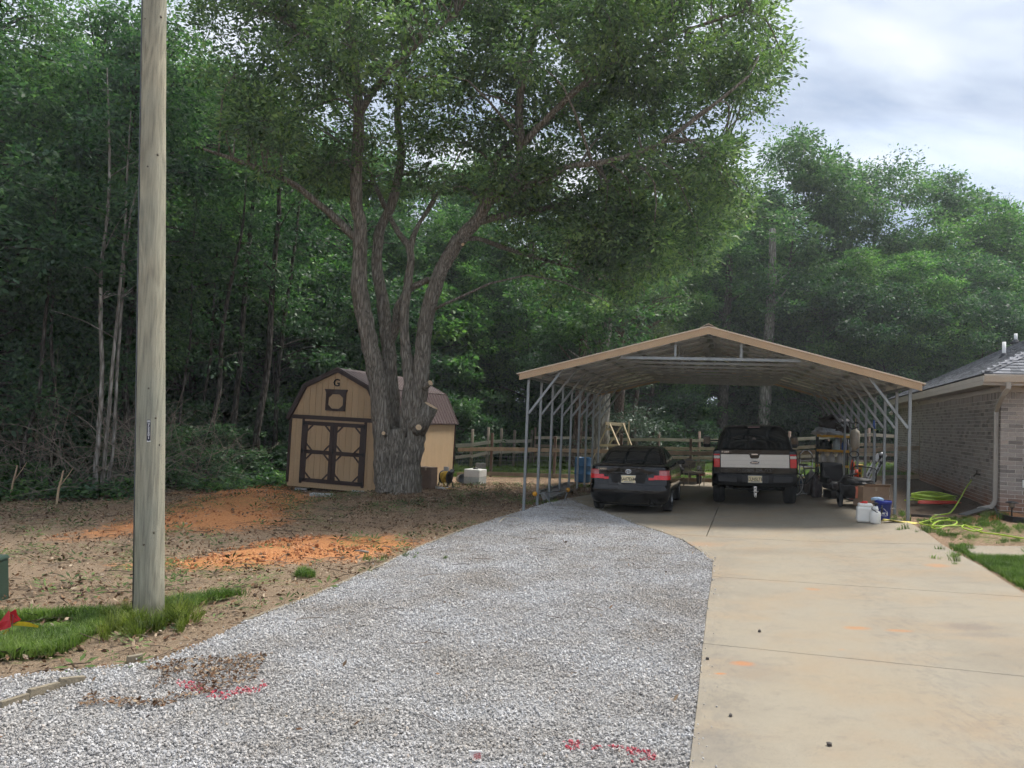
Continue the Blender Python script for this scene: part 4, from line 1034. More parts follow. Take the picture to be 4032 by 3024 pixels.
    shade_auto(C.body().build('cab', PAINT, t), 28)
    for mir in (False, True):
        for i0, i1 in ((12,16),(17,22)): C.panel(i0, i1, 1.42, 1.80, 4, .006, mir).build('side_window', GLASSD, t, True)
    for s in (-1, 1):
        mi = bpy.data.objects.new('tow_mirror', None); COL.objects.link(mi); mi.parent = t
        MB().box(s*1.22-.10, s*1.22+.10, 4.22, 4.36, 1.30, 1.62).build('mirror_head', BLACKP, mi, bevel=.035, seg=3)
        MB().box(s*1.22-.085, s*1.22+.085, 4.212, 4.222, 1.40, 1.595).build('mirror_glass', GLASSD, mi, bevel=.01)
        for zz in (1.36, 1.50): MB().tube([(s*.86,4.33,zz),(s*1.14,4.31,zz)], .022, 8).build('mirror_arm', BLACKP, mi, True)
        MB().box(s*1.322, s*1.330, 4.25, 4.31, 1.40, 1.52).build('side_marker', M('amber', (.5,.18,.03), .3), mi)
pickup()
# ================================================================== gambrel shed
SYAW = .297
def shed():
    P0 = at(1130, 1893, 23.4)
    t = thing('barn_shed', 'tan gambrel roofed storage shed with dark brown trim and octagon patterned double doors', 'shed', P0, 0, rot=(0.0, .012, -SYAW))
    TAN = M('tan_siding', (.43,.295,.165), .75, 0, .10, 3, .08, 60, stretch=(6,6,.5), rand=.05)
    SIDE = M('tan_siding_lit', (.49,.36,.22), .7, 0, .08, 2, .05, 40, stretch=(3,3,.4))  # same tan made lighter: the side wall's stronger light put into its colour
    BRN = M('brown_trim', (.035,.018,.014), .6, 0, .2, 6, .08, 40)
    ROOF = M('brown_metal_roof', (.12,.086,.083), .42, .3, .12, 3, .02, 20)
    BLK = M('black_iron', (.01,.01,.011), .5, .4)
    Wd, Ln, E, KX, KZ, PZ = 3.05, 5.9, 1.95, .50, 2.86, 3.36
    out = [(0,0),(Wd,0),(Wd,E),(Wd-KX,KZ),(Wd/2,PZ),(KX,KZ),(0,E)]
    back = M('shed_backing', (.07,.05,.03), .9)
    MB().prism(out, .02, .06, 'xz').build('front_wall', back, t)
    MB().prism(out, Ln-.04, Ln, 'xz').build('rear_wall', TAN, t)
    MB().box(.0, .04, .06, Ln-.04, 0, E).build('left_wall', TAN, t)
    # vertical planks of the front, cut to the gable line, broken at the belt board
    def topz(x):
        x = min(x, Wd-x); return E+(KZ-E)*x/KX if x < KX else KZ+(PZ-KZ)*(x-KX)/(Wd/2-KX)
    n = 15; w = Wd/n
    for i in range(n):
        a, c = i*w+.004, (i+1)*w-.004
        cut = sorted(set([a, c]+[k for k in (KX, Wd/2, Wd-KX) if a < k < c]))
        lower = [(a, 0), (c, 0), (c, min(E, 1.95)), (a, min(E, 1.95))]
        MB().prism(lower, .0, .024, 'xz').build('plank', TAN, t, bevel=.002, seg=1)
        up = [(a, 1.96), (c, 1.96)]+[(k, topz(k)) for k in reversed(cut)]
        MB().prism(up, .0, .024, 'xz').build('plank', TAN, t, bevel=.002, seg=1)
    # ribbed right side wall: ribs every 9 cm are too fine to pick apart
    ys = []; y = 0
    prof = []
    while y < Ln-.05:
        prof += [(y, .0), (y+.055, .0), (y+.062, -.012), (y+.078, -.012), (y+.085, .0)]; y += .093
    prof.append((Ln, 0))
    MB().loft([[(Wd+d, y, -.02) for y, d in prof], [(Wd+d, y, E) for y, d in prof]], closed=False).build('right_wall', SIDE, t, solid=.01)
    MB().box(Wd-.06, Wd-.02, .06, Ln-.05, 0, E).build('wall_backing', back, t)
    # trim: corner boards, belt, rakes
    MB().box(-.03, .05, -.03, .02, -.02, E).build('corner_board', BRN, t)
    MB().box(Wd-.05, Wd+.03, -.03, .02, -.02, E).build('corner_board', BRN, t)
    MB().box(Wd-.05, Wd+.035, Ln-.02, Ln+.03, -.02, E).build('corner_board', BRN, t)
    MB().box(-.03, Wd+.03, -.035, .0, 1.90, 2.02).build('belt_board', BRN, t, bevel=.004)
    MB().box(0, Wd, .0, .03, -.14, -.0).build('sill_board', TAN, t)
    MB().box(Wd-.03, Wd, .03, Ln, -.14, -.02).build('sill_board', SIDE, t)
    o2 = [(-.07, E-.06), (KX-.05, KZ+.05), (Wd/2, PZ+.06), (Wd-KX+.05, KZ+.05), (Wd+.07, E-.06)]
    for a, c in zip(o2[:-1], o2[1:]): MB().beam((a[0], -.045, a[1]), (c[0], -.045, c[1]), .09, .13, (0,1,0) if False else (0,0,1), ext=.02).build('rake_board', BRN, t)
    for a, c in zip(o2[:-1], o2[1:]): MB().beam((a[0], Ln+.04, a[1]), (c[0], Ln+.04, c[1]), .07, .12, (0,0,1), ext=.02).build('rake_board', BRN, t)
    # ribbed metal roof, in sheets
    np_ = 24; pw = (Ln+.2)/np_
    segs = [(o2[0], o2[1]), (o2[1], o2[2]), (o2[3], o2[2]), (o2[4], o2[3])]
    for a, c in segs:
        d = Vector((c[0]-a[0], 0, c[1]-a[1])); nrm = Vector((-d.z, 0, d.x)).normalized()
        if nrm.z < 0: nrm = -nrm
        for j in range(np_):
            y0 = -.1+j*pw; pr = [(y0, 0), (y0+pw*.38, 0), (y0+pw*.44, .018), (y0+pw*.56, .018), (y0+pw*.62, 0), (y0+pw, 0)]
            r0 = [Vector((a[0], y, a[1]))+nrm*(h+.035) for y, h in pr]; r1 = [Vector((c[0], y, c[1]))+nrm*(h+.035) for y, h in pr]
            MB().loft([r0, r1], closed=False).build('roof_sheet', ROOF, t, solid=.004)
    MB().prism([(Wd/2-.16,PZ+.035),(Wd/2,PZ+.105),(Wd/2+.16,PZ+.035),(Wd/2,PZ+.12)], -.1, Ln+.1, 'xz').build('ridge_cap', ROOF, t)
    for s in (0, 1):
        kx = o2[1][0] if s == 0 else o2[3][0]
        MB().beam((kx, -.1, KZ+.085), (kx, Ln+.1, KZ+.085), .09, .02).build('knee_flashing', ROOF, t)
    MB().beam((Wd+.085, -.1, E-.055), (Wd+.085, Ln+.1, E-.055), .03, .05).build('eave_trim', BRN, t)
    # double doors with octagon bracing
    D0, D1, DT = .50, 2.50, 1.84
    fr = MB(); 
    MB().box(D0-.075, D0, -.04, .0, -.02, 1.90).build('door_casing', BRN, t); MB().box(D1, D1+.075, -.04, .0, -.02, 1.90).build('door_casing', BRN, t)
    MB().box(D0-.075, D1+.075, -.028, .0, DT+.01, DT+.05).build('door_head', TAN, t)
    mid = (D0+D1)/2
    for a, c in ((D0, mid-.004), (mid+.004, D1)):
        dr = bpy.data.objects.new('door', None); COL.objects.link(dr); dr.parent = t
        for k in range(5):
            q0, q1 = a+(c-a)*k/5+.003, a+(c-a)*(k+1)/5-.003
            MB().box(q0, q1, -.014, .0, .02, DT).build('door_plank', TAN, dr, bevel=.002, seg=1)
        fw = .115
        MB().box(a, a+fw, -.036, -.0145, .02, DT).build('stile', BRN, dr); MB().box(c-fw, c, -.036, -.0145, .02, DT).build('stile', BRN, dr)
        zs = [.02, .02+(DT-.02)/2-fw/2, DT-fw]
        for z in zs: MB().box(a+fw, c-fw, -.034, -.0145, z, z+fw).build('rail', BRN, dr)
        for zb, zt in ((zs[0]+fw, zs[1]), (zs[1]+fw, zs[2])):
            xl, xr = a+fw, c-fw; q = .165; bw = .045
            for (p, r) in (((xl, zb+q), (xl+q, zb)), ((xr-q, zb), (xr, zb+q)), ((xl, zt-q), (xl+q, zt)), ((xr-q, zt), (xr, zt-q))):
                MB().beam((p[0], -.024, p[1]), (r[0], -.024, r[1]), .018, bw, (0,0,1), ext=.01).build('corner_brace', BRN, dr)
        hx = a-.02 if a == D0 else c+.02; s = 1 if a == D0 else -1
        for z in (.10, .95, DT-.07):
            m = MB(); m.box(min(hx-s*.03, hx+s*.02), max(hx-s*.03, hx+s*.02), -.05, -.037, z-.06, z+.06)
            m.add([(hx+s*.02,-.046,z-.03),(hx+s*.2,-.046,z-.012),(hx+s*.2,-.046,z+.012),(hx+s*.02,-.046,z+.03),(hx+s*.02,-.037,z-.03),(hx+s*.2,-.037,z-.012),(hx+s*.2,-.037,z+.012),(hx+s*.02,-.037,z+.03)], [(0,1,2,3),(0,4,5,1),(1,5,6,2),(2,6,7,3)])
            m.build('hinge', BLK, dr)
    MB().tube([(mid+.03,-.05,.92),(mid+.03,-.075,.95),(mid+.03,-.075,1.03),(mid+.03,-.05,1.06)], .012, 6).build('door_handle', BLK, t)
    # octagon gable panel
    cx, cz, hw_, hh = Wd/2-.02, 2.47, .33, .28
    wn = bpy.data.objects.new('gable_window', None); COL.objects.link(wn); wn.parent = t
    octo = [(.25,.11),(.125,.215),(-.125,.215),(-.25,.11),(-.25,-.11),(-.125,-.215),(.125,-.215),(.25,-.11)]
    vs = [(cx+hw_*sx_, -.03, cz+hh*sz) for sx_, sz in ((1,.4),(1,1),(-1,1),(-1,.4),(-1,-.4),(-1,-1),(1,-1),(1,-.4))]
    inn = [(cx+x, -.03, cz+z) for x, z in octo]
    order = [(cx+hw_,-.03,cz+.11),(cx+hw_,-.03,cz+hh),(cx-hw_,-.03,cz+hh),(cx-hw_,-.03,cz+.11),(cx-hw_,-.03,cz-.11),(cx-hw_,-.03,cz-hh),(cx+hw_,-.03,cz-hh),(cx+hw_,-.03,cz-.11)]
    MB().loft([order, inn], True).build('window_frame', BRN, wn, solid=.03)
    MB().prism([(cx+x, cz+z) for x, z in octo], -.012, -.002, 'xz').build('window_panel', TAN, wn)
    MB().prism([(cx-.38,cz+.36),(cx+.38,cz+.36),(cx+.34,cz+.275),(cx-.34,cz+.275)], -.055, -.01, 'xz').build('window_head', BRN, wn)
    gl = text('house_letter', 'G', .31, BLK, t, (Wd/2-.03, -.014, 3.02), (pi/2, 0, 0), .012, sx=1.0)
    # skids below
    for x in (.45, 2.5): MB().box(x, x+.09, .05, Ln-.05, -.24, -.14).build('skid', M('treated_wood', (.22,.19,.12), .85, 0, .2, 8, .1, 40), t)
    conc = M('block_concrete', (.38,.38,.37), .9, 0, .2, 10, .2, 60)
    blk = MB(); blk.box(-.2, .2, -.1, .1, 0, .19)
    R = Matrix.Rotation(-SYAW, 4, 'Z')
    spots = [(.48,.1,.0,'grey concrete block under the left front end of the shed'), (2.42,.06,.0,'grey concrete block under the right front end of the shed'), (2.8,.25,.05,'small grey concrete block beside the trunk under the shed')]
    for lx, ly, rz, lb in spots:
        p = P0+R @ Vector((lx, ly, 0)); z = gz(p.x, p.y)-.05
        h = max(.12, P0.z-.24-z)
        o = MB().box(-.2, .2, -.1, .1, 0, h).build('concrete_block', conc, None, bevel=.006); o.location = (p.x, p.y, z); o.rotation_euler = (0,0,-SYAW+rz); tag(o, lb, 'block', 'concrete blocks by the shed')
    p = gp(1265, 1952); o = MB().box(-.27, .27, -.13, .13, 0, .07).build('concrete_block', conc, None, bevel=.006); o.location = (p.x, p.y, p.z-.01); o.rotation_euler = (0,0,-.1); tag(o, 'flat grey concrete slab lying in front of the shed doors', 'block', 'concrete blocks by the shed')
shed()
# ================================================================== trees
def leaf_mat(name, dark, mid, lite, trans=.35, scale=.9):
    m = bpy.data.materials.new(name); m.use_nodes = True; nt = m.node_tree; N = nt.nodes.new; L = nt.links.new
    out = nt.nodes['Material Output']; b = nt.nodes['Principled BSDF']; b.inputs['Roughness'].default_value = .5; b.inputs['Specular IOR Level'].default_value = .35
    ge = N('ShaderNodeNewGeometry'); oi = N('ShaderNodeObjectInfo')
    n = N('ShaderNodeTexNoise'); n.inputs['Scale'].default_value = scale; n.inputs['Detail'].default_value = 3; L(ge.outputs['Position'], n.inputs['Vector'])
    a = N('ShaderNodeMath'); a.operation = 'MULTIPLY_ADD'; a.inputs[1].default_value = .45; L(ge.outputs['Random Per Island'], a.inputs[0])
    s = N('ShaderNodeMath'); s.operation = 'SUBTRACT'; s.inputs[1].default_value = .225; L(n.outputs['Fac'], a.inputs[2]); L(a.outputs[0], s.inputs[0])
    c = N('ShaderNodeValToRGB'); e = c.color_ramp.elements; e[0].position, e[0].color = .28, (*dark,1); e[1].position, e[1].color = .76, (*lite,1); k = e.new(.5); k.color = (*mid,1)
    L(s.outputs[0], c.inputs[0])
    mr = N('ShaderNodeMapRange'); mr.inputs['To Min'].default_value = .82; mr.inputs['To Max'].default_value = 1.18; L(oi.outputs['Random'], mr.inputs['Value'])
    vm = N('ShaderNodeVectorMath'); vm.operation = 'SCALE'; L(c.outputs[0], vm.inputs[0]); L(mr.outputs[0], vm.inputs['Scale'])
    L(vm.outputs[0], b.inputs['Base Color'])
    tl = N('ShaderNodeBsdfTranslucent'); v2 = N('ShaderNodeVectorMath'); v2.operation = 'MULTIPLY'; v2.inputs[1].default_value = (1.3,1.65,1.0); L(vm.outputs[0], v2.inputs[0]); L(v2.outputs[0], tl.inputs['Color'])
    mx = N('ShaderNodeMixShader'); mx.inputs[0].default_value = trans; L(b.outputs[0], mx.inputs[1]); L(tl.outputs[0], mx.inputs[2]); L(mx.outputs[0], out.inputs['Surface'])
    return m
def bark_mat(name, c0, c1, c2, s=9.0, bump=.9, vert=.22):
    m = bpy.data.materials.new(name); m.use_nodes = True; nt = m.node_tree; b = nt.nodes['Principled BSDF']; N = nt.nodes.new; L = nt.links.new
    b.inputs['Roughness'].default_value = .95; b.inputs['Specular IOR Level'].default_value = .15
    tc = N('ShaderNodeTexCoord'); mp = N('ShaderNodeMapping'); mp.inputs['Scale'].default_value = (1,1,vert); L(tc.outputs['Object'], mp.inputs['Vector'])
    w = N('ShaderNodeTexNoise'); w.inputs['Scale'].default_value = s*.6; w.inputs['Detail'].default_value = 4; L(mp.outputs[0], w.inputs['Vector'])
    ad = N('ShaderNodeVectorMath'); ad.operation = 'MULTIPLY_ADD'; ad.inputs[1].default_value = (.16,.16,.16); L(w.outputs['Color'], ad.inputs[0]); L(mp.outputs[0], ad.inputs[2])
    v = N('ShaderNodeTexVoronoi'); v.feature = 'DISTANCE_TO_EDGE'; v.inputs['Scale'].default_value = s*1.6; L(ad.outputs[0], v.inputs['Vector'])
    n = N('ShaderNodeTexNoise'); n.inputs['Scale'].default_value = s*3; n.inputs['Detail'].default_value = 6; n.inputs['Roughness'].default_value = .7; L(ad.outputs[0], n.inputs['Vector'])
    m1 = N('ShaderNodeMath'); m1.operation = 'MULTIPLY_ADD'; m1.inputs[1].default_value = 1.6; L(v.outputs['Distance'], m1.inputs[0])
    m2 = N('ShaderNodeMath'); m2.operation = 'MULTIPLY'; m2.inputs[1].default_value = .75; L(n.outputs['Fac'], m2.inputs[0]); L(m2.outputs[0], m1.inputs[2])
    c = N('ShaderNodeValToRGB'); e = c.color_ramp.elements; e[0].position, e[0].color = .28, (*c0,1); e[1].position, e[1].color = .95, (*c2,1); k = e.new(.55); k.color = (*c1,1)
    L(m1.outputs[0], c.inputs[0])
    big = N('ShaderNodeTexNoise'); big.inputs['Scale'].default_value = 1.6; big.inputs['Detail'].default_value = 4; L(tc.outputs['Object'], big.inputs['Vector'])
    mr = N('ShaderNodeMapRange'); mr.inputs['To Min'].default_value = .65; mr.inputs['To Max'].default_value = 1.35; L(big.outputs['Fac'], mr.inputs['Value'])
    vm = N('ShaderNodeVectorMath'); vm.operation = 'SCALE'; L(c.outputs[0], vm.inputs[0]); L(mr.outputs[0], vm.inputs['Scale']); L(vm.outputs[0], b.inputs['Base Color'])
    bp = N('ShaderNodeBump'); bp.inputs['Strength'].default_value = bump; bp.inputs['Distance'].default_value = .035; L(m1.outputs[0], bp.inputs['Height']); L(bp.outputs[0], b.inputs['Normal'])
    return m
OAK_BARK = bark_mat('oak_bark', (.055,.048,.039), (.17,.15,.122), (.29,.265,.225), 11, .9, .13)
WOOD_BARK = bark_mat('forest_bark', (.016,.014,.012), (.060,.052,.043), (.15,.135,.115), 8)
PALE_BARK = bark_mat('pale_bark', (.09,.08,.068), (.20,.185,.16), (.36,.34,.31), 6, .5)
PINE_BARK = bark_mat('pine_bark', (.040,.026,.020), (.115,.080,.064), (.23,.18,.155), 6, .9, .35)
LEAF_OAK = leaf_mat('oak_leaf', (.044,.072,.038), (.096,.150,.068), (.195,.26,.09), .44)
LEAF_A = leaf_mat('woods_leaf', (.034,.076,.036), (.078,.155,.064), (.15,.24,.085), .45, .5)
LEAF_B = leaf_mat('bright_leaf', (.036,.088,.032), (.082,.172,.054), (.16,.265,.075), .46, .6)
LEAF_D = leaf_mat('dark_leaf', (.024,.054,.032), (.048,.102,.054), (.095,.165,.070), .44, .6)
LEAF_C = leaf_mat('cedar_leaf', (.035,.060,.045), (.080,.118,.088), (.15,.195,.15), .18, 1.2)
LEAF_P = leaf_mat('pine_needle', (.025,.050,.018), (.060,.100,.028), (.115,.155,.045), .25, .8)
NEEDLE_DEAD = leaf_mat('dry_leaf', (.09,.05,.025), (.16,.09,.045), (.24,.15,.08), .2, 2)

def leaves(C, dirs, size, rs, aspect=.45, droop=.0, flat=.6):
    """rhombic leaves: centres C (n,3), outward dirs (n,3)"""
    n = len(C)
    d = dirs+rs.normal(0, .35, (n,3)); d[:,2] -= droop; d /= np.linalg.norm(d, axis=1)[:,None]+1e-9
    up = rs.normal(0, 1-flat+.15, (n,3)); up[:,2] += flat
    s = np.cross(d, up); s /= np.linalg.norm(s, axis=1)[:,None]+1e-9
    nn = np.cross(s, d)
    L = size*rs.uniform(.5, 1.55, n)[:,None]; w = L*aspect*.5
    a = C; tip = C+d*L; mid = C+d*L*.48+nn*L*.07
    V = np.stack([a, mid+s*w, tip, mid-s*w], 1).reshape(-1, 3)
    F = np.arange(4*n).reshape(n, 4); return V, F
def clump_leaves(cen, rad, n, size, rs, zf=.62, aspect=.45, droop=.1, hollow=.35, twigs=14, up=.0):
    """leaves gathered in flat sprays at the ends of twigs that spread from a clump's middle"""
    twigs = int(twigs*1.4); tw = rs.normal(0, 1, (twigs,3)); tw[:,2] = tw[:,2]*.8+up; tw /= np.linalg.norm(tw, axis=1)[:,None]+1e-9
    c = tw*(hollow+(1-hollow)*rs.random(twigs)**.6)[:,None]*rad; c[:,2] *= zf
    k = rs.integers(0, twigs, n); sp = max(.09, rad*.20)*rs.uniform(.7, 1.35, twigs)
    o = rs.normal(0, 1, (n,3))*np.array([1,1,.40]); p = c[k]+o*sp[k][:,None]
    d = o/(np.linalg.norm(o, axis=1)[:,None]+1e-9)*.8+tw[k]*.5
    return leaves(cen+p, d, size, rs, aspect, droop)
def limb(m, pts, r0, r1, n=8, rs=None, wob=.0, sub=4):
    """a bent tapering limb through the given points (Catmull-Rom)"""
    P = [Vector(p) for p in pts]; Q = []; R = []
    rr = r0 if hasattr(r0, '__len__') else [r0+(r1-r0)*i/(len(P)-1) for i in range(len(P))]
    for i in range(len(P)-1):
        p0, p1, p2, p3 = P[max(i-1,0)], P[i], P[i+1], P[min(i+2,len(P)-1)]
        for j in range(sub):
            t = j/sub; Q.append(.5*((2*p1)+(p2-p0)*t+(2*p0-5*p1+4*p2-p3)*t*t+(3*p1-p0-3*p2+p3)*t**3)); R.append(rr[i]+(rr[i+1]-rr[i])*t)
    Q.append(P[-1]); R.append(rr[-1])
    if rs is not None and wob:
        for i in range(1, len(Q)): Q[i] = Q[i]+Vector(rs.normal(0, wob, 3))*R[i]
    m.tube(Q, R, n); return Q, R
def knobble(o, amt, fr=3.0, seed=0):
    """uneven swelling of a trunk's surface, along its normals"""
    me = o.data; n = len(me.vertices); co = np.empty(n*3, np.float32); me.vertices.foreach_get('co', co); co = co.reshape(-1, 3)
    no = np.empty(n*3, np.float32); me.vertices.foreach_get('normal', no); no = no.reshape(-1, 3)
    a = np.arctan2(no[:,1], no[:,0]); d = fbm(a*2.2+co[:,0], co[:,2], fr*.5, seed)-.5+.6*(fbm(a*5, co[:,2]*.8, fr, seed+3)-.5)
    co += no*(d*amt)[:,None]; me.vertices.foreach_set('co', co.ravel()); me.update()

# ---------------------------------------------------------------- the big oak by the shed
OY = 21.2
def oak():
    rs = np.random.default_rng(12)
    base = at(1572, 1930, OY); base.z = gz(base.x, base.y)
    t = thing('oak_tree', 'huge multi stemmed oak with grey ridged bark and wide crown beside the shed', 'tree', base)
    def p(px, py, dy=0.0): return at(px, py, OY+dy)-base
    m = MB(); sk = []
    def stem(pts, r0, r1, n=14, sub=6):
        Q, R = limb(m, pts, r0, r1, n, rs, .05, sub)
        sk.extend([(q, r) for q, r in zip(Q, R)])
    # bole
    stem([p(1568,1990,0)-Vector((0,0,.1)), p(1568,1925), p(1566,1850), p(1566,1760), p(1560,1690)], [.60,.44,.38,.35,.30], 0, 26, 5)
    stem([p(1530,1935,-.15), p(1515,1850,-.12), p(1508,1696,-.1), p(1485,1497,-.15), p(1443,1298,-.25), p(1415,1099,-.3), p(1420,900,-.4), p(1402,765,-.5), p(1412,455,-.8), p(1385,180,-1), p(1370,0,-1), p(1350,-260,-1)], [.34,.30,.275,.255,.235,.22,.18,.165,.14,.12,.10,.06], 0, 18)
    stem([p(1560,1760,.35), p(1545,1620,.4), p(1537,1497,.45), p(1527,1364,.5), p(1506,1198,.55), p(1484,1033,.6), p(1500,900,.7), p(1552,774,.8), p(1580,600,1), p(1567,434,1.2), p(1600,150,1.4), p(1590,-150,1.5)], [.26,.235,.22,.20,.17,.155,.14,.13,.115,.10,.08,.05], 0, 14)
    stem([p(1527,1364,.5), p(1556,1290,.4), p(1566,1210,.3), p(1612,1140,.2), p(1690,1100,.1)], [.15,.12,.11,.09,.08], 0, 10)
    stem([p(1600,1700,.1), p(1612,1530,-.0), p(1596,1364,.0), p(1592,1232,.0), p(1608,1099,.05), p(1615,986,.1), p(1560,900,.4), p(1500,780,1), p(1440,640,1.8)], [.24,.19,.14,.125,.115,.10,.08,.07,.05], 0, 12)
    stem([p(1615,986,.1), p(1640,900,.3), p(1690,820,.8), p(1760,700,1.4)], [.085,.07,.06,.04], 0, 8)
    stem([p(1606,1940,-.02), p(1612,1840,-.05), p(1634,1720,-.05), p(1645,1596,-.0), p(1655,1497,.0), p(1667,1331,.0), p(1697,1179,-.1), p(1743,1053,-.2), p(1803,953,-.3), p(1885,854,-.5), p(1928,781,-.6), p(2030,680,-.9), p(2051,579,-1), p(2044,434,-1.1), p(2062,300,-1.2), p(2120,60,-1.4), p(2160,-200,-1.5)], [.37,.31,.275,.25,.235,.22,.205,.195,.18,.16,.145,.125,.115,.10,.09,.07,.05], 0, 16)
    stem([p(1928,781,-.6), p(1935,700,-.2), p(1958,620,.2), p(2010,560,.8), p(2138,492,1.5), p(2300,380,2.2), p(2450,200,2.8)], [.12,.11,.10,.095,.08,.06,.04], 0, 10)
    stem([p(1940,790,-.6), p(2102,723,-1.2), p(2232,658,-1.9), p(2391,636,-2.6), p(2600,560,-3.2), p(2800,420,-3.6), p(2950,300,-3.8)], [.10,.09,.08,.07,.055,.04,.025], 0, 10)
    stem([p(1885,870,-.5), p(2000,846,.2), p(2174,817,1.0), p(2391,752,1.8), p(2600,740,2.4), p(2800,760,2.8)], [.115,.10,.085,.07,.05,.03], 0, 10)
    stem([p(1803,953,-.3), p(1880,940,.4), p(2000,980,1.3), p(2200,1040,2.2), p(2400,1100,2.8)], [.08,.07,.06,.045,.025], 0, 8)
    stem([p(1412,950,-.3), p(1306,846,-.6), p(1234,788,-.9), p(1140,716,-1.3), p(945,636,-1.8), p(800,586,-2.2)], [.12,.10,.09,.075,.05,.03], 0, 10)
    stem([p(1378,347,-.9), p(1300,230,-1.4), p(1180,120,-1.8), p(1020,40,-2.2)], [.09,.075,.06,.04], 0, 8)
    stem([p(1412,455,-.8), p(1500,320,-1.5), p(1640,180,-2.2), p(1800,60,-2.8)], [.09,.08,.06,.04], 0, 8)
    stem([p(2051,579,-1), p(2200,420,-1.6), p(2400,260,-2.2), p(2700,120,-2.6), p(2950,40,-2.8)], [.09,.08,.065,.05,.03], 0, 8)
    tr = m.build('trunk', OAK_BARK, t, True); knobble(tr, .07, 3.2, 4)
    # pruning cuts
    cut = M('cut_wood', (.56,.40,.24), .8, 0, .25, 14, .1, 30)
    def stub(a, b, r0, r1, tilt=None):
        q = MB(); a = Vector(a); b = Vector(b); q.tube([a, a*.5+b*.5, b], [r0, (r0+r1)/2*.95, r1], 14); o = q.build('branch_stub', OAK_BARK, t, True); knobble(o, .04, 4, 9)
        d = (b-a).normalized(); k = MB(); k.tube([b+d*.002, b+d*.012], [r1*.97, r1*.95], 14); k.build('pruning_cut', cut, o)
    stub(p(1640,1700,-.1), p(1697,1598,-.18), .26, .21)
    stub(p(1640,1700,-.25), p(1648,1683,-.50), .12, .085)
    stub(p(1520,1715,-.25), p(1510,1706,-.52), .08, .05)
    stub(p(1665,1530,-.1), p(1694,1508,-.30), .11, .08)
    stub(p(1812,945,-.45), p(1822,962,-.62), .06, .045)
    # crown: clumps of leaves inside the crown's outline, hung on side branches
    outline = [(800,-420),(760,-100),(800,200),(860,420),(930,560),(1040,700),(1160,790),(1260,850),(1330,800),(1420,810),(1560,830),(1680,790),(1800,760),(1880,800),(1960,960),(2080,1120),(2260,1240),(2480,1220),(2660,1150),(2820,1000),(2930,880),(2960,760),(2900,640),(2960,540),(3060,460),(3130,390),(3195,325),(3130,250),(3090,120),(3060,-20),(3040,-420)]
    gaps = [(2330,560,45),(2480,420,40),(1480,330,40),(1250,250,35),(2620,760,40),(2000,880,60),(2150,920,50),(1950,380,80),(1850,430,50),(2080,300,40),(1640,200,35),(1100,440,35),(1270,540,30),(2140,560,30),(2230,770,35),(1700,640,30)]
    cl = []; tries = 0
    while len(cl) < 345 and tries < 14000:
        tries += 1
        x, y = rs.uniform(780, 3200), rs.uniform(-420, 1240)
        if not inpoly(np.array([x]), np.array([y]), outline)[0]: continue
        if any(math.hypot(x-a, y-b) < r+20 for a, b, r in gaps): continue
        if 1380 < x < 1760 and y > 760: continue
        if rs.random() > (1.0 if y > 0 else .75): continue
        half = 5.2*math.sqrt(max(.06, 1-((x-1950)/1350)**2)); dy = rs.uniform(-half, half*.9)
        if y > 700: dy = rs.uniform(-2.2, 3.0)
        if 1650 < x < 2500 and y > 300: dy = rs.uniform(-1.6, 3.6)
        q = p(x, y, dy)
        rad = rs.uniform(.55, 1.0)
        ed = pdist(np.array([x]), np.array([y]), outline)[0]/150.0
        rad = min(rad, max(.34, ed*.9+.2))
        cl.append((q, rad))
    br = MB(); VV = []; FF = []; off = 0
    skp = np.array([tuple(q) for q, r in sk]); skr = np.array([r for q, r in sk])
    for q, rad in cl:
        d = np.linalg.norm(skp-np.array(q), axis=1)+.8*np.maximum(0, skp[:,2]-q.z)
        i = int(np.argmin(d)); a = Vector(skp[i]); md = (a+q)/2+Vector((rs.normal(0,.2), rs.normal(0,.2), .18*(q-a).length))
        limb(br, [a, md, q], [min(.05, skr[i]*.6), .025, .010], 0, 5, rs, .3, 3)
        for k in range(5):
            e = q+Vector(rs.normal(0, 1, 3)).normalized()*rad*.8; br.tube([q-Vector((0,0,.1)), (q+e)/2+Vector(rs.normal(0,.06,3)), e], [.009,.006,.002], 3)
        n = int(860*(rad/.8)**2*rs.uniform(.7, 1.15)); V, F = clump_leaves(np.array(q), rad*1.25, n, .125, rs, .62, .44, .12, .2, 17)
        VV.append(V); FF.append(F+off); off += len(V)
    br.build('branches', OAK_BARK, t, True)['kind'] = 'stuff'
    V = np.concatenate(VV); F = np.concatenate(FF)
    mesh_obj('crown', np_mesh('oak_crown', V, F), LEAF_OAK, t)['kind'] = 'stuff'
oak()

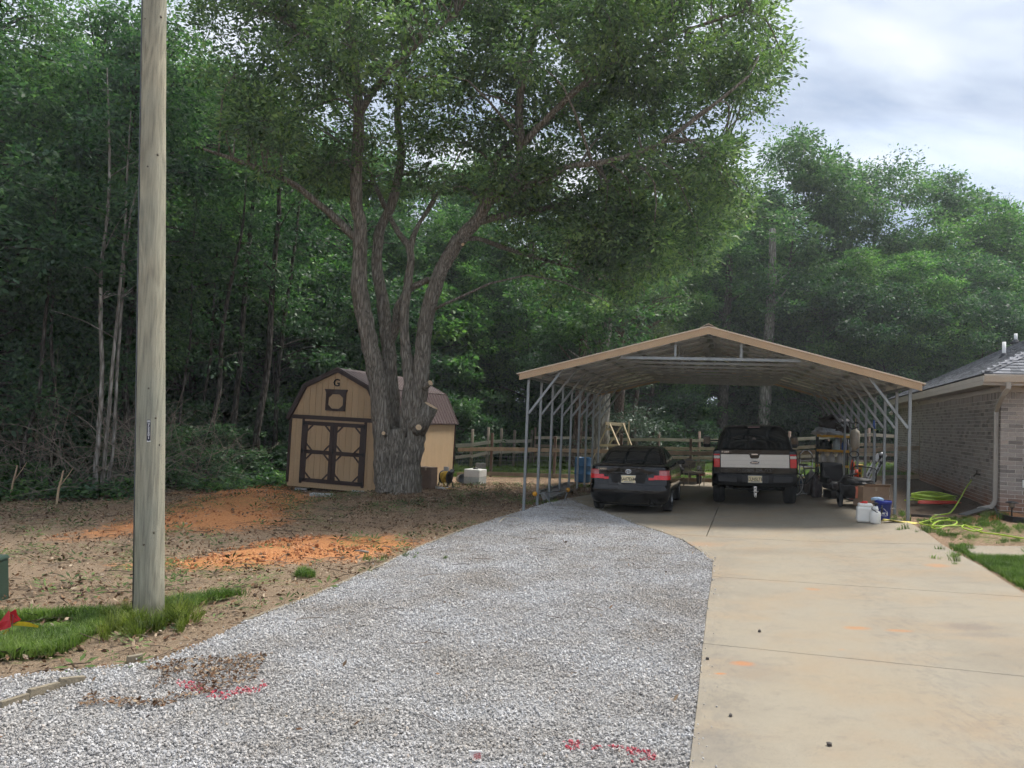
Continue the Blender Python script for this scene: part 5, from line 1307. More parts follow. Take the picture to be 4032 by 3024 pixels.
# ---------------------------------------------------------------- woodland trees: a few kinds, copied
def tree_kind(seed, H, R, z0, ncl, nl, size, leaf, bark, r0=.16, form='round', zf=.75, lean=.0, mult=1, aspect=.5, twigs=14):
    """meshes of one kind of tree: (trunk, crown) in local space"""
    rs = np.random.default_rng(seed); m = MB(); sk = []
    nst = mult
    for s in range(nst):
        a0 = rs.uniform(0, 6.28); sp = (.0 if nst == 1 else .35)
        top = Vector((lean*H+rs.normal(0,.02)*H+sp*cos(a0)*H*.25, rs.normal(0,.02)*H+sp*sin(a0)*H*.25, H*rs.uniform(.86,.97)))
        pts = [Vector((sp*.3*cos(a0), sp*.3*sin(a0), -.3))]+[Vector((top.x*k**1.3+rs.normal(0,.012)*H, top.y*k**1.3+rs.normal(0,.012)*H, top.z*k)) for k in (.15,.3,.5,.7,.85,1)]
        Q, R_ = limb(m, pts, [r0*1.3, r0, r0*.86, r0*.66, r0*.42, r0*.25, .02], 0, 10, rs, .06, 4); sk += list(zip(Q, R_))
    skp = np.array([tuple(q) for q, r in sk]); skr = np.array([r for q, r in sk])
    VV = []; FF = []; off = 0
    for i in range(ncl):
        f = (i+.5)/ncl; z = z0+(H-z0)*f
        if form == 'round': w = R*math.sqrt(max(.05, 1-((f-.42)/.62)**2))
        elif form == 'cone': w = R*(1.02-f)**.8
        elif form == 'column': w = R*(.75+.35*math.sin(f*9+seed))*(1 if f < .8 else (1.05-f)*3.6+.1)
        else: w = R*(.35+.65*f)*(1 if f < .85 else (1.1-f)*4)
        a = rs.uniform(0, 6.28); rr = w*math.sqrt(rs.uniform(.12, 1.0))
        ax = skp[np.argmin(abs(skp[:,2]-z*.9))]
        q = Vector((ax[0]+rr*cos(a), ax[1]+rr*sin(a), z+rs.normal(0,.25)))
        j = int(np.argmin(np.linalg.norm(skp-np.array(q), axis=1)+1.2*np.maximum(0, skp[:,2]-q.z+.3))); b = Vector(skp[j])
        limb(m, [b, (b+q)/2+Vector((0,0,(.12 if form != 'cone' else -.02)*(q-b).length)), q], [min(.06, skr[j]*.5), .03, .012], 0, 4, rs, .3, 2)
        rad = rs.uniform(.75, 1.25)*R*.30
        n = int(nl*rs.uniform(.7, 1.3))
        V, F = clump_leaves(np.array(q), rad, n, size, rs, zf, aspect, .25 if form != 'cone' else .0, .15, twigs)
        VV.append(V); FF.append(F+off); off += len(V)
    tm = bpy.data.meshes.new('trunk'); tm.from_pydata(m.v, [], m.f); tm.polygons.foreach_set('use_smooth', np.ones(len(tm.polygons), bool)); tm.materials.append(bark)
    cm = np_mesh('crown', np.concatenate(VV), np.concatenate(FF)); cm.materials.append(leaf); return tm, cm
KINDS = {
 'airy':  tree_kind(11, 16, 3.9, 3.5, 70, 520, .14, LEAF_A, WOOD_BARK, .15),
 'tall':  tree_kind(1, 17, 4.2, 4.5, 78, 720, .165, LEAF_A, WOOD_BARK, .19),
 'tall2': tree_kind(2, 16, 3.9, 3.0, 78, 720, .165, LEAF_A, WOOD_BARK, .17),
 'broad': tree_kind(3, 14, 4.6, 1.6, 84, 700, .165, LEAF_B, WOOD_BARK, .16),
 'slim':  tree_kind(4, 13, 2.3, 5.0, 40, 420, .12, LEAF_D, WOOD_BARK, .10, 'column'),
 'under': tree_kind(5, 7.5, 2.6, .6, 50, 520, .115, LEAF_D, WOOD_BARK, .07, 'round', .6),
 'bright':tree_kind(6, 7.0, 2.6, .5, 44, 380, .20, LEAF_B, WOOD_BARK, .07, 'round', .55),
 'cedar': tree_kind(7, 10, 3.0, .9, 80, 300, .15, LEAF_C, PINE_BARK, .17, 'cone', .38, aspect=.3, twigs=10),
 'pine':  tree_kind(8, 15, 3.0, 5.5, 44, 420, .24, LEAF_P, PINE_BARK, .17, 'round', .8, aspect=.10, twigs=20),
 'bush':  tree_kind(9, 2.2, 1.5, .1, 22, 300, .12, LEAF_D, WOOD_BARK, .025, 'round', .7, mult=3),
 'bushb': tree_kind(10, 2.0, 1.4, .1, 22, 260, .13, LEAF_B, WOOD_BARK, .025, 'round', .7, mult=3),
}
def tree(kind, x, y, s, rz, name, label, cat='tree', group=None, sz=None, z=None, tilt=(0,0)):
    t = thing(name, label, cat, (x, y, (gz(x, y) if z is None else z)), 0, group, rot=(tilt[0], tilt[1], rz)); t.scale = (s, s, s*(sz or 1))
    tm, cm = KINDS[kind]
    for nm, me in (('trunk', tm), ('crown', cm)):
        o = bpy.data.objects.new(nm, me); COL.objects.link(o); o.parent = t
        if nm == 'crown': o['kind'] = 'stuff'
    return t
def pxx(px, Y, py=1650): return at(px, py, Y).x
ORD = ['first','second','third','fourth','fifth','sixth','seventh','eighth','ninth','tenth','eleventh','twelfth','thirteenth','fourteenth','fifteenth']
LOOK = {'tall':'tall deep green tree','tall2':'tall round crowned tree','broad':'broad bright green tree','slim':'slim column shaped tree','under':'low bushy dark tree','bright':'low yellow green tree','airy':'tall thin leaved tree','bush':'dark shrub','bushb':'bright green shrub'}
def row_of(lst, name, where, cat, group, R, **kw):
    # every tree of a row by its kind and, among its kind, its place from the left
    cnt = {}
    tot = {}
    for e in lst: tot[e[2]] = tot.get(e[2], 0)+1
    for px, Y, k, s in sorted(lst):
        i = cnt.get(k, 0); cnt[k] = i+1
        lb = LOOK[k]+' '+where+(', %s from the left' % ORD[i] if tot[k] > 1 else '')
        tree(k, pxx(px, Y), Y, s, R(), name, lb, cat, group, **kw)
def woods():
    rs = random.Random(21); R = lambda: rs.uniform(0, 6.28)
    # left wood edge: leafy trees reaching out of the frame
    row_of(((-330,19.5,'under',1.45),(-90,21.5,'under',1.3),(250,25,'airy',.95),(-100,24,'airy',1.0),(560,26,'airy',1.0),(130,30,'airy',1.05),(760,30,'airy',1.0),(470,23,'slim',1.0),(950,33,'airy',1.0),(640,33,'tall2',1.0),(60,33,'tall2',1.05),(850,36,'tall',1.0),(330,35,'tall',.95),(-350,30,'tall',1.0)), 'forest_tree', 'in the dark wood left of the shed', 'tree', 'trees of the wood left of the shed', R)
    # behind the shed and the oak
    row_of(((1120,35,'broad',.95),(1330,38,'bright',1.25),(1480,40,'tall2',.95),(1660,38,'bright',1.2),(1800,41,'broad',.9),(1950,44,'tall',1.0),(1250,43,'tall',1.05),(1700,47,'tall2',1.05),(2080,40,'under',1.2)), 'forest_tree', 'behind the shed and oak stems', 'tree', 'trees behind the shed and oak', R)
    # behind the carport
    row_of(((2240,39,'under',1.1),(2480,48,'tall2',1.0),(2620,45,'broad',.85),(2760,50,'tall',1.05),(2880,47,'under',1.25),(3020,52,'tall2',1.05),(2550,58,'tall',1.1),(2950,62,'tall',1.15),(3230,55,'broad',1.0),(2700,40,'bush',1.3)), 'forest_tree', 'seen behind the open carport', 'tree', 'trees behind the carport', R)
    # the skyline on the right
    sky = [(3105,47,'tall2',1.17,'tallest tree of the row right of the oak, above the carport'),(3440,50,'tall',1.10,'round topped tree, second from the left of the right hand skyline'),(3700,53,'tall2',1.15,'round topped tree, third from the left of the right hand skyline'),(3890,50,'broad',1.12,'tree of the skyline just behind the house vents'),(4060,56,'tall',1.03,'lowest tree of the skyline at the right edge')]
    for px, Y, k, s, lb in sky: tree(k, pxx(px, Y), Y, s, R(), 'forest_tree', lb, 'tree', 'skyline trees on the right')
    row_of(((3330,44,'broad',.80),(3560,43,'broad',.78),(3780,44,'under',1.5),(3980,43,'broad',.75),(3250,42,'under',1.25),(3480,41,'under',1.2),(3650,47,'broad',.95),(3880,40,'under',1.15),(4150,45,'broad',.9)), 'forest_tree', 'below the skyline right of the carport', 'tree', 'lower trees right of the carport', R)
    # cedars and pines
    tree('cedar', pxx(2330, 36), 36, 1.0, 1.0, 'cedar_tree', 'blue green cedar rising behind the left slope of the carport roof', 'tree', 'cedars behind the carport')
    tree('cedar', pxx(2560, 42), 42, .9, 2.0, 'cedar_tree', 'pale blue green cedar seen through the middle of the carport', 'tree', 'cedars behind the carport')
    tree('pine', pxx(2520, 40), 40, .80, .3, 'pine_tree', 'soft needled pine just left of the carport ridge', 'tree')
    # named trunks behind the carport
    for px, Y, r, H, bk, lb in ((2275,33,.20,9,PINE_BARK,'reddish pine trunk behind the left posts of the carport'),(2365,31.5,.33,7,PALE_BARK,'split grey cedar trunk behind the left posts of the carport'),(2433,36,.24,10,PINE_BARK,'dark trunk right of the wooden frame behind the sedan'),(2842,44,.30,12,WOOD_BARK,'dark trunk above the left half of the pickup'),(3008,43,.33,13,PALE_BARK,'pale grey trunk above the right half of the pickup')):
        x = pxx(px, Y); z = gz(x, Y); t = thing('forest_tree', lb, 'tree', (x, Y, z), 0, 'trunks seen through the carport'); q = MB(); rr = np.random.default_rng(px)
        limb(q, [(0,0,-.3),(0,0,.5),(.05,0,H*.35),(.1+rr.normal(0,.1),.05,H*.7),(.2,0,H)], [r*1.35,r*1.05,r*.95,r*.8,r*.5], 0, 14, rr, .05, 6)
        for k in range(5):
            zz = H*rr.uniform(.45,.95); a = rr.uniform(0,6.28); limb(q, [(.1,0,zz),(.1+cos(a)*.8,sin(a)*.8,zz+.5),(.1+cos(a)*1.8,sin(a)*1.8,zz+1.1)], [r*.3,r*.2,.02], 0, 5, rr, .2, 2)
        o = q.build('trunk', bk, t, True); knobble(o, .05, 3, px % 9)
        VV = []; FF = []; off = 0
        for k in range(16):
            a = rr.uniform(0,6.28); c = np.array([cos(a)*rr.uniform(.5,2.4), sin(a)*rr.uniform(.5,2.4), H*rr.uniform(.62,1.02)])
            V, F = clump_leaves(c, rr.uniform(.7,1.1), 260, .18, rr, .6); VV.append(V); FF.append(F+off); off += len(V)
        mesh_obj('crown', np_mesh('crown', np.concatenate(VV), np.concatenate(FF)), LEAF_A, t)['kind'] = 'stuff'
    # thin trunks standing in the wood on the left
    thin = [(375,19.6,.060,11,-.25,PALE_BARK,'pale speckled thin trunk left of the utility pole, leaning'),(402,19.8,.050,10,.2,PALE_BARK,'second pale thin trunk just left of the utility pole'),(420,20.0,.045,10,.3,PALE_BARK,'third and thinnest pale trunk left of the utility pole'),
            (830,24.5,.085,10,.55,WOOD_BARK,'lichen flecked trunk leaning right between pole and shed'),(905,27,.11,13,.3,WOOD_BARK,'dark straight trunk just right of the pole'),(1010,26,.12,13,.4,WOOD_BARK,'dark trunk nearest the left side of the shed'),(1045,28,.09,12,.9,WOOD_BARK,'dark trunk leaning right beside the shed roof'),
            (705,24,.045,9,.1,WOOD_BARK,'thin pale sapling trunk right of the utility pole'),(760,26,.06,9,.5,WOOD_BARK,'thin dark sapling trunk deep between pole and shed'),(200,20,.05,8,-.5,WOOD_BARK,'crooked thin trunk near the left edge of the wood'),(120,19.6,.055,8,.35,WOOD_BARK,'thin arching trunk at the far left of the wood'),(1090,33,.09,12,-.2,WOOD_BARK,'dark trunk behind the left eave of the shed')]
    for px, Y, r, H, ln, bk, lb in thin:
        x = pxx(px, Y, 1880); z = gz(x, Y); t = thing('sapling', lb, 'tree', (x, Y, z), 0, 'thin trunks in the left wood'); q = MB(); rr = np.random.default_rng(px+5)
        pts = [Vector((0,0,-.2))]+[Vector((ln*k+rr.normal(0,.06), rr.normal(0,.08), H*k)) for k in (.12,.3,.5,.7,.85,1)]
        Q, R_ = limb(q, pts, [r*1.25,r,r*.92,r*.8,r*.65,r*.5,.012], 0, 8, rr, .15, 4)
        for k in range(7):
            i = int(rr.integers(len(Q)//3, len(Q)-2)); a = rr.uniform(0,6.28); l = rr.uniform(.5,1.6); e = Q[i]+Vector((cos(a)*l, sin(a)*l, l*rr.uniform(.1,.8)))
            limb(q, [Q[i], (Q[i]+e)/2+Vector((0,0,.1)), e], [R_[i]*.4, R_[i]*.22, .004], 0, 4, rr, .4, 2)
        q.build('trunk', bk, t, True)
        VV = []; FF = []; off = 0
        for k in range(9):
            i = int(rr.integers(len(Q)//2, len(Q))); c = np.array(Q[i])+rr.normal(0,.6,3)
            V, F = clump_leaves(c, rr.uniform(.5,.9), 160, .13, rr, .5); VV.append(V); FF.append(F+off); off += len(V)
        mesh_obj('crown', np_mesh('crown', np.concatenate(VV), np.concatenate(FF)), LEAF_D, t)['kind'] = 'stuff'
    # shrubs at the wood's edge and beyond the yard
    row_of(((-150,19.8,'bush',.9),(90,19.4,'bushb',.5),(330,21.2,'bush',.8),(620,22.5,'bush',.8),(780,23,'bush',.9),(930,25.5,'bush',.85),(1060,28,'bush',.9),(700,26,'bush',1.3),(450,25,'bush',1.4),(200,24,'bush',1.5),(900,30,'bush',1.5)), 'wood_edge_shrub', 'at the edge of the wood left of the shed', 'shrub', 'shrubs at the wood edge', R, sz=.8)
    row_of(((1860,36,'bush',1.3),(2000,37,'bushb',1.0),(2120,39,'bush',1.4),(2600,45,'bushb',1.3),(2720,44,'bushb',1.5),(2920,47,'bush',1.4),(3120,46,'bush',1.5),(3230,44,'bush',1.4),(3350,45,'bush',1.6),(3440,40,'bush',1.3),(2480,44,'bush',1.3),(1780,35,'bush',1.2)), 'yard_shrub', 'at the back of the yard behind the fences', 'shrub', 'shrubs behind the fences', R)
    # the depth of the wood: a mass nobody could count
    pr = []
    for k in ('tall','tall2','broad','under','bush'):
        tm, cm = KINDS[k]
        bm = bmesh.new(); bm.from_mesh(cm); nf = len(bm.faces); bm.from_mesh(tm)
        bm.faces.ensure_lookup_table()
        for f in bm.faces[nf:]: f.material_index = 1
        me = bpy.data.meshes.new('wood_'+k); bm.to_mesh(me); bm.free(); me.materials.append(LEAF_D if k in ('under','bush') else LEAF_A); me.materials.append(WOOD_BARK)
        pr.append(bpy.data.objects.new('wood_'+k, me))
    P = []; S = []; K = []; rr = np.random.default_rng(77)
    def row(px0, px1, n, Ya, Yb, ks, s0, s1):
        for i in range(n):
            px = px0+(px1-px0)*(i+rr.uniform(.2,.8))/n; Y = rr.uniform(Ya, Yb); x = pxx(px, Y); P.append((x, Y, gz(x, Y)-.2)); s = rr.uniform(s0, s1); S.append((s,s,s)); K.append(int(rr.choice(ks)))
    row(-700, 1150, 12, 36, 44, (0,1,2), .95, 1.15); row(-900, 1400, 14, 46, 60, (0,1), .95, 1.2); row(1100, 2300, 7, 50, 60, (0,1,2), .9, 1.05)
    row(2200, 3300, 8, 64, 74, (0,1), 1.0, 1.2); row(3100, 4300, 8, 60, 70, (0,1,2), .85, 1.0)
    row(-500, 1100, 16, 26, 34, (3,4,4), .8, 1.3); row(-600, 1500, 18, 34, 48, (3,4), 1.0, 1.6); row(1400, 3300, 18, 50, 62, (3,4), 1.2, 1.8); row(3100, 4300, 12, 46, 58, (3,4), 1.2, 1.9)
    n = len(P); rot = np.zeros((n,3)); rot[:,2] = rr.uniform(0,6.28,n)
    scatter('woodland', P, pr, S, rot, K, 'dense green wood closing the view behind the nearer trees', 'woods')
woods()
# ================================================================== utility pole, pedestal, flags
def empty(name, parent, loc=(0,0,0), rot=(0,0,0)):
    e = bpy.data.objects.new(name, None); COL.objects.link(e); e.parent = parent; e.location = loc; e.rotation_euler = rot; return e
def pole_mat():
    m = bpy.data.materials.new('weathered_pole'); m.use_nodes = True; nt = m.node_tree; b = nt.nodes['Principled BSDF']; N = nt.nodes.new; L = nt.links.new
    b.inputs['Roughness'].default_value = .85; b.inputs['Specular IOR Level'].default_value = .2
    tc = N('ShaderNodeTexCoord')
    def nz(s, st, d=5, r=.6, dist=0):
        mp = N('ShaderNodeMapping'); mp.inputs['Scale'].default_value = st; L(tc.outputs['Object'], mp.inputs['Vector'])
        n = N('ShaderNodeTexNoise'); n.inputs['Scale'].default_value = s; n.inputs['Detail'].default_value = d; n.inputs['Roughness'].default_value = r; n.inputs['Distortion'].default_value = dist; L(mp.outputs[0], n.inputs['Vector']); return n.outputs['Fac']
    g = nz(3.2, (1,1,.16), 3, .5, .6); mul = N('ShaderNodeMath'); mul.operation = 'MULTIPLY'; mul.inputs[1].default_value = 46; L(g, mul.inputs[0])
    sn = N('ShaderNodeMath'); sn.operation = 'SINE'; L(mul.outputs[0], sn.inputs[0])
    fine = nz(60, (1,1,.05), 4)
    ad = N('ShaderNodeMath'); ad.operation = 'MULTIPLY_ADD'; ad.inputs[1].default_value = .11; L(sn.outputs[0], ad.inputs[0]); L(fine, ad.inputs[2])
    c = N('ShaderNodeValToRGB'); e = c.color_ramp.elements; e[0].position, e[0].color = .2, (.20,.188,.155,1); e[1].position, e[1].color = .82, (.40,.38,.31,1); k = e.new(.5); k.color = (.31,.295,.24,1)
    L(ad.outputs[0], c.inputs[0])
    big = nz(1.4, (1,1,.5), 4); c2 = N('ShaderNodeValToRGB'); e = c2.color_ramp.elements; e[0].position, e[0].color = .35, (.84,.88,.85,1); e[1].position, e[1].color = .68, (1.08,1.03,.93,1); L(big, c2.inputs[0])
    x = N('ShaderNodeMix'); x.data_type = 'RGBA'; x.blend_type = 'MULTIPLY'; x.inputs['Factor'].default_value = 1; L(c.outputs[0], x.inputs['A']); L(c2.outputs[0], x.inputs['B'])
    L(x.outputs['Result'], b.inputs['Base Color'])
    bp = N('ShaderNodeBump'); bp.inputs['Strength'].default_value = .5; bp.inputs['Distance'].default_value = .008; L(ad.outputs[0], bp.inputs['Height']); L(bp.outputs[0], b.inputs['Normal'])
    return m
def utility_pole():
    P = gp(584, 2436); top = at(607, 0, P.y)-P; ax = top.normalized()
    t = thing('utility_pole', 'weathered grey wooden utility pole with a small number strip in the gravel verge', 'pole', P)
    d = P.y/FPX; r0 = 57*d; r1 = 46*d; H = top.length
    pts = []; rad = []
    for i in range(40):
        k = i/39*1.35; pts.append(ax*(H*k)-ax*.15*(i == 0)); rad.append(r0+(r1-r0)*k)
    o = MB().tube(pts, rad, 28).build('shaft', pole_mat(), t, True); knobble(o, .008, 2.5, 3)
    view = (-(P+ax*.5*H-Vector((0,0,CAMZ)))).normalized(); view.z = 0; view.normalize(); side = ax.cross(view).normalized()
    # knots and bolt holes
    kn = M('knot', (.10,.085,.06), .9)
    for px, py, r in ((620,620,.012),(582,670,.010),(633,78,.014),(572,95,.008),(612,1645,.012),(627,1750,.010),(605,2090,.012),(566,2135,.012),(585,1530,.010)):
        q = at(px, py, P.y)-P; k = q.dot(ax)/H; c = ax*(k*H); s = (q-c).dot(side); rr = r0+(r1-r0)*k
        s = max(-rr*.8, min(rr*.8, s)); f = math.sqrt(max(0, rr*rr-s*s)); pt = c+side*s+view*(f-.004)
        MB().tube([pt, pt+(view*f+side*s).normalized()*.009], [r*1.1, r*.6], 10).build('knot', kn, t, True)
    wire = M('ground_wire', (.12,.13,.13), .5, .6); n = ax.cross(Vector((0,0,1)))
    MB().tube([ax*(H*k)-side*(-1)*(-(r0+(r1-r0)*k)*.93)+view*(r0*.33) if False else ax*(H*k)-side*((r0+(r1-r0)*k)*.96)+view*.05 for k in (0,.2,.4,.6,.8,1.0,1.3)], .006, 6).build('ground_wire', wire, t, True)
    # number strip
    q = at(585, 1694, P.y)-P; k = q.dot(ax)/H; rr = r0+(r1-r0)*k; s = (q-ax*(k*H)).dot(side); f = math.sqrt(rr*rr-s*s)
    R = Matrix((side, ax, side.cross(ax))).transposed(); zz = side.cross(ax)
    if zz.dot(view) < 0: R = Matrix((-side, ax, (-side).cross(ax))).transposed()
    tg = empty('number_strip', t, ax*(k*H)+side*s+view*(f+.001), R.to_euler())
    MB().box(-.0165, .0165, -.105, .105, 0, .003).build('strip_plate', M('strip_black', (.012,.016,.035), .5), tg, bevel=.001)
    wht = M('strip_white', (.75,.75,.75), .6)
    for i, ch in enumerate('72201'):
        o = text('digit', ch, .036, wht, tg, (0, .055-i*.031, .004), (0,0,0), .0008, sx=1.05); 
    for yy in (.082, .092): MB().box(-.014, .014, yy, yy+.006, .003, .0042).build('strip_line', wht, tg)
    MB().box(-.0165, .0165, -.105, -.097, .003, .0042).build('strip_line', wht, tg)
utility_pole()
def pedestal():
    P = gp(-20, 2395); d = P.y/FPX
    right = at(24, 2300, P.y).x; top = at(12, 2226, P.y).z-P.z
    t = thing('utility_pedestal', 'dark green metal utility box cut by the left edge of the picture', 'utility box', (right-.53, P.y+.3, P.z), .08)
    gm_ = M('pedestal_green', (.03,.058,.042), .5, .1, .12, 5, .03, 30)
    MB().loft([[(-.25,-.22,-.05),(.25,-.22,-.05),(.25,.22,-.05),(-.25,.22,-.05)], [(-.225,-.2,top-.03),(.225,-.2,top-.03),(.225,.2,top-.03),(-.225,.2,top-.03)]], True, True, True).build('cabinet', gm_, t, bevel=.01)
    MB().loft([[(-.24,-.215,top-.03),(.24,-.215,top-.03),(.24,.215,top-.03),(-.24,.215,top-.03)], [(-.22,-.19,top+.01),(.22,-.19,top+.01),(.22,.19,top+.01),(-.22,.19,top+.01)]], True, True, True).build('lid', gm_, t, bevel=.01)
pedestal()
def flags():
    st = M('flag_wire', (.25,.25,.25), .4, .8)
    P = gp(45, 2520); a = at(40, 2430, P.y); t = thing('marker_flag', 'bright red plastic marker flag on a wire stake by the green box', 'flag', P)
    red = M('flag_red', (.55,.012,.025), .55, 0, .25, 25); h = a.z-P.z
    MB().tube([(0,0,-.05),(.0,.0,h+.02)], .0025, 5).build('stake', st, t)
    def cloth(pts2, y): return [(x, y+dy, z) for x, z, dy in pts2]
    d = P.y/FPX
    def px2(px, py, dy=0): q = at(px, py, P.y+dy)-P; return (q.x, q.y, q.z)
    MB().add([px2(-6,2455),px2(36,2402),px2(40,2440,-.02),px2(44,2470,-.03),px2(20,2478,-.02),px2(0,2484)], [(0,1,2),(0,2,5),(2,3,4),(2,4,5)]).build('flag_cloth', red, t, solid=.0015)
    MB().add([px2(38,2412,.02),px2(62,2398,.03),px2(70,2425,.05),px2(84,2440,.06),px2(46,2456,.03)], [(0,1,2),(0,2,4),(2,3,4)]).build('flag_cloth', red, t, solid=.0015)
    text('flag_print', 'ELECTRIC', .016, M('flag_ink', (.12,.01,.015), .7), t, px2(55,2428,.02), (pi/2, .5, 0), .0003)
    P = gp(30, 2515); t = thing('marker_flag', 'yellow ribbon flag fluttering beside the red marker flag', 'flag', P); yel = M('flag_yellow', (.62,.42,.01), .55, 0, .2, 25)
    MB().tube([(0,0,-.05),(.02,0,.14)], .0025, 5).build('stake', st, t)
    MB().add([px2(44,2462,-.03),px2(75,2447,-.02),px2(110,2450,0),px2(152,2464,.03),px2(150,2471,.03),px2(105,2466,0),px2(72,2464,-.02)], [(0,1,6),(1,2,5,6),(2,3,4,5)]).build('flag_cloth', yel, t, solid=.0015)
    MB().add([px2(20,2482,-.02),px2(34,2478,-.03),px2(36,2498,-.03),px2(50,2500,-.02),px2(28,2514,-.02),px2(10,2500,-.02)], [(0,1,2),(0,2,5),(2,3,4),(2,4,5)]).build('flag_cloth', yel, t, solid=.0015)
    P = gp(1872, 3003); t = thing('marker_flag', 'small faded white flag with red print stuck in the gravel', 'flag', P)
    def px3(px, py, dy=0): q = at(px, py, P.y+dy)-P; return (q.x, q.y, q.z)
    wf = M('flag_white', (.62,.58,.55), .6, 0, .12, 30)
    MB().add([px3(1846,2960),px3(1898,2961,.02),px3(1894,2985,.015),px3(1896,3008,0),px3(1876,3000,-.01),px3(1858,2988,-.005)], [(0,1,2,5),(5,2,3,4)]).build('flag_cloth', wf, t, solid=.0015)
    MB().tube([px3(1845,2957,.002), px3(1899,2958,.022)], .004, 6).build('flag_rod', WHITEP, t)
    tx = M('flag_red_print', (.45,.06,.06), .7)
    for i, s in enumerate(('APP', 'UBI', 'DC')): text('flag_print', s, .022, tx, t, px3(1888-i*9, 2976+i*2, -.006), (pi/2, pi/2, .1), .0004)
flags()

# ================================================================== things by the oak and shed
def box_thing(name, label, cat, loc, size, mat, rz=0, group=None, flaps=False, tape=True):
    t = thing(name, label, cat, loc, rz, group); a, b_, c = size
    MB().box(-a/2, a/2, -b_/2, b_/2, 0, c).build('carton', mat, t, bevel=.006)
    MB().box(-.025, .025, -b_/2-.001, b_/2+.001, c-.09, c+.0015).build('tape', M('packing_tape', (.40,.30,.19), .35), t)
    if flaps: MB().add([(-a/2,-b_/2,c),(a/2,-b_/2,c),(a/2*.98,-b_/2-.08,c+.06),(-a/2*.98,-b_/2-.08,c+.06)], [(0,1,2,3)]).build('flap', mat, t, solid=.004)
    return t
CARD_D = M('cardboard_dark', (.17,.115,.085), .85, 0, .2, 5, .06, 40)
p = gp(1690, 1926); d = p.y/FPX
box_thing('cardboard_box', 'tall dark cardboard box with pale end, second from the oak trunk', 'box', (p.x-.06, p.y+.25, p.z), (47*d*1.1, .36, 84*d), CARD_D, -.42, 'cardboard boxes by the oak')
p2 = gp(1652, 1922); box_thing('cardboard_box', 'dark cardboard box tucked against the oak trunk', 'box', (p2.x-.02, p2.y+.45, p2.z), (34*d, .34, 82*d), CARD_D, -.42, 'cardboard boxes by the oak')
def reel():
    p = gp(1752, 1925); t = thing('cord_reel', 'yellow extension cord on a black reel stand right of the cardboard boxes', 'cord reel', (p.x, p.y+.15, p.z), -.5)
    yel = M('cord_yellow', (.60,.36,.02), .5, 0, .2, 30); 
    for s in (-1, 1): MB().tube([(s*.16,-.18,.0),(s*.15,0,.45),(s*.16,.18,.0)], .018, 6).build('stand_leg', BLACKP, t)
    MB().tube([(-.2,-.2,.02),(.2,-.2,.02)], .035, 8).build('stand_foot', WHITEP, t, True)
    MB().lathe([(.05,-.13),(.19,-.13),(.19,-.115),(.06,-.11),(.06,.11),(.19,.115),(.19,.13),(.05,.13)], 20, (0,0,.33), 'x').build('drum', BLACKP, t, True)
    for k in range(7): MB().tube([(-.09+k*.03+.01*sin(a*2+k), (.155+.012*sin(3*a+k))*cos(a), .33+(.155+.012*sin(3*a+k))*sin(a)) for a in np.linspace(0, 2*pi, 22)[:-1]], .013, 6, closed=True).build('cord_turn', yel, t, True)
    MB().tube([(.05,-.15,.25),(.1,-.25,.12),(.2,-.3,.04),(.32,-.22,.02),(.4,-.05,.02)], .010, 6).build('cord_tail', yel, t, True)
    MB().cbox((.22,-.05,.5), (.12,.22,.09), Euler((.3,.2,.3)).to_matrix()).build('motor_head', BLACKP, t, bevel=.015)
    MB().box(-.16, .0, .1, .16, .46, .62).build('grey_case', M('grey_case', (.42,.42,.42), .5), t, bevel=.01)
reel()
p = gp(1812, 1905); t = thing('metal_pail', 'galvanised pail lying on its side near the shed corner', 'pail', (p.x, p.y+.12, p.z+.15), .5, rot=(pi/2-.1, 0, .5))
MB().lathe([(.105,0),(.15,.28),(.155,.28),(.155,.29),(.145,.285),(.10,.01)], 20, (0,0,-.14)).build('pail_body', GALV, t, True); MB().lathe([(.0,-.14),(.104,-.14)], 20, cap=False).build('pail_bottom', M('pail_grey', (.2,.2,.2), .5, .6), t)
def tank():
    p = gp(1876, 1908); t = thing('white_tank', 'white plastic cube tank with black lid and murky lower half', 'tank', (p.x-.06, p.y+.28, p.z), -.42)
    w = .27; MB().box(-w, w, -w, w, 0, .22).build('tank_lower', M('tank_murky', (.40,.42,.40), .4, 0, .2, 5), t, bevel=.02)
    MB().box(-w, w, -w, w, .2205, .46).build('tank_upper', M('tank_white', (.66,.65,.61), .4, 0, .06, 4), t, bevel=.02)
    MB().lathe([(.085,.455),(.085,.49),(.06,.495),(.055,.51)], 16).build('tank_lid', BLACKP, t, True)
tank()
cb = M('cinder_block', (.33,.31,.285), .95, 0, .2, 14, .3, 60)
for px, py, Y, rz, dz, lb in ((1855,1833,29.5,.3,0,'lower cinder block lying in the grass behind the plank fence'), (1876,1818,30.2,-.2,0,'middle cinder block of the small pile behind the plank fence'), (1893,1815,30.4,.1,.17,'topmost cinder block of the small pile behind the plank fence')):
    q = at(px, py, Y); z = gz(q.x, q.y); m = MB(); m.box(-.2,.2,-.1,.1,0,.19)
    o = m.build('cinder_block', cb, None, bevel=.006); o.location = (q.x, q.y, z+dz); o.rotation_euler = (0,0,rz); tag(o, lb, 'block', 'cinder blocks behind the fence')

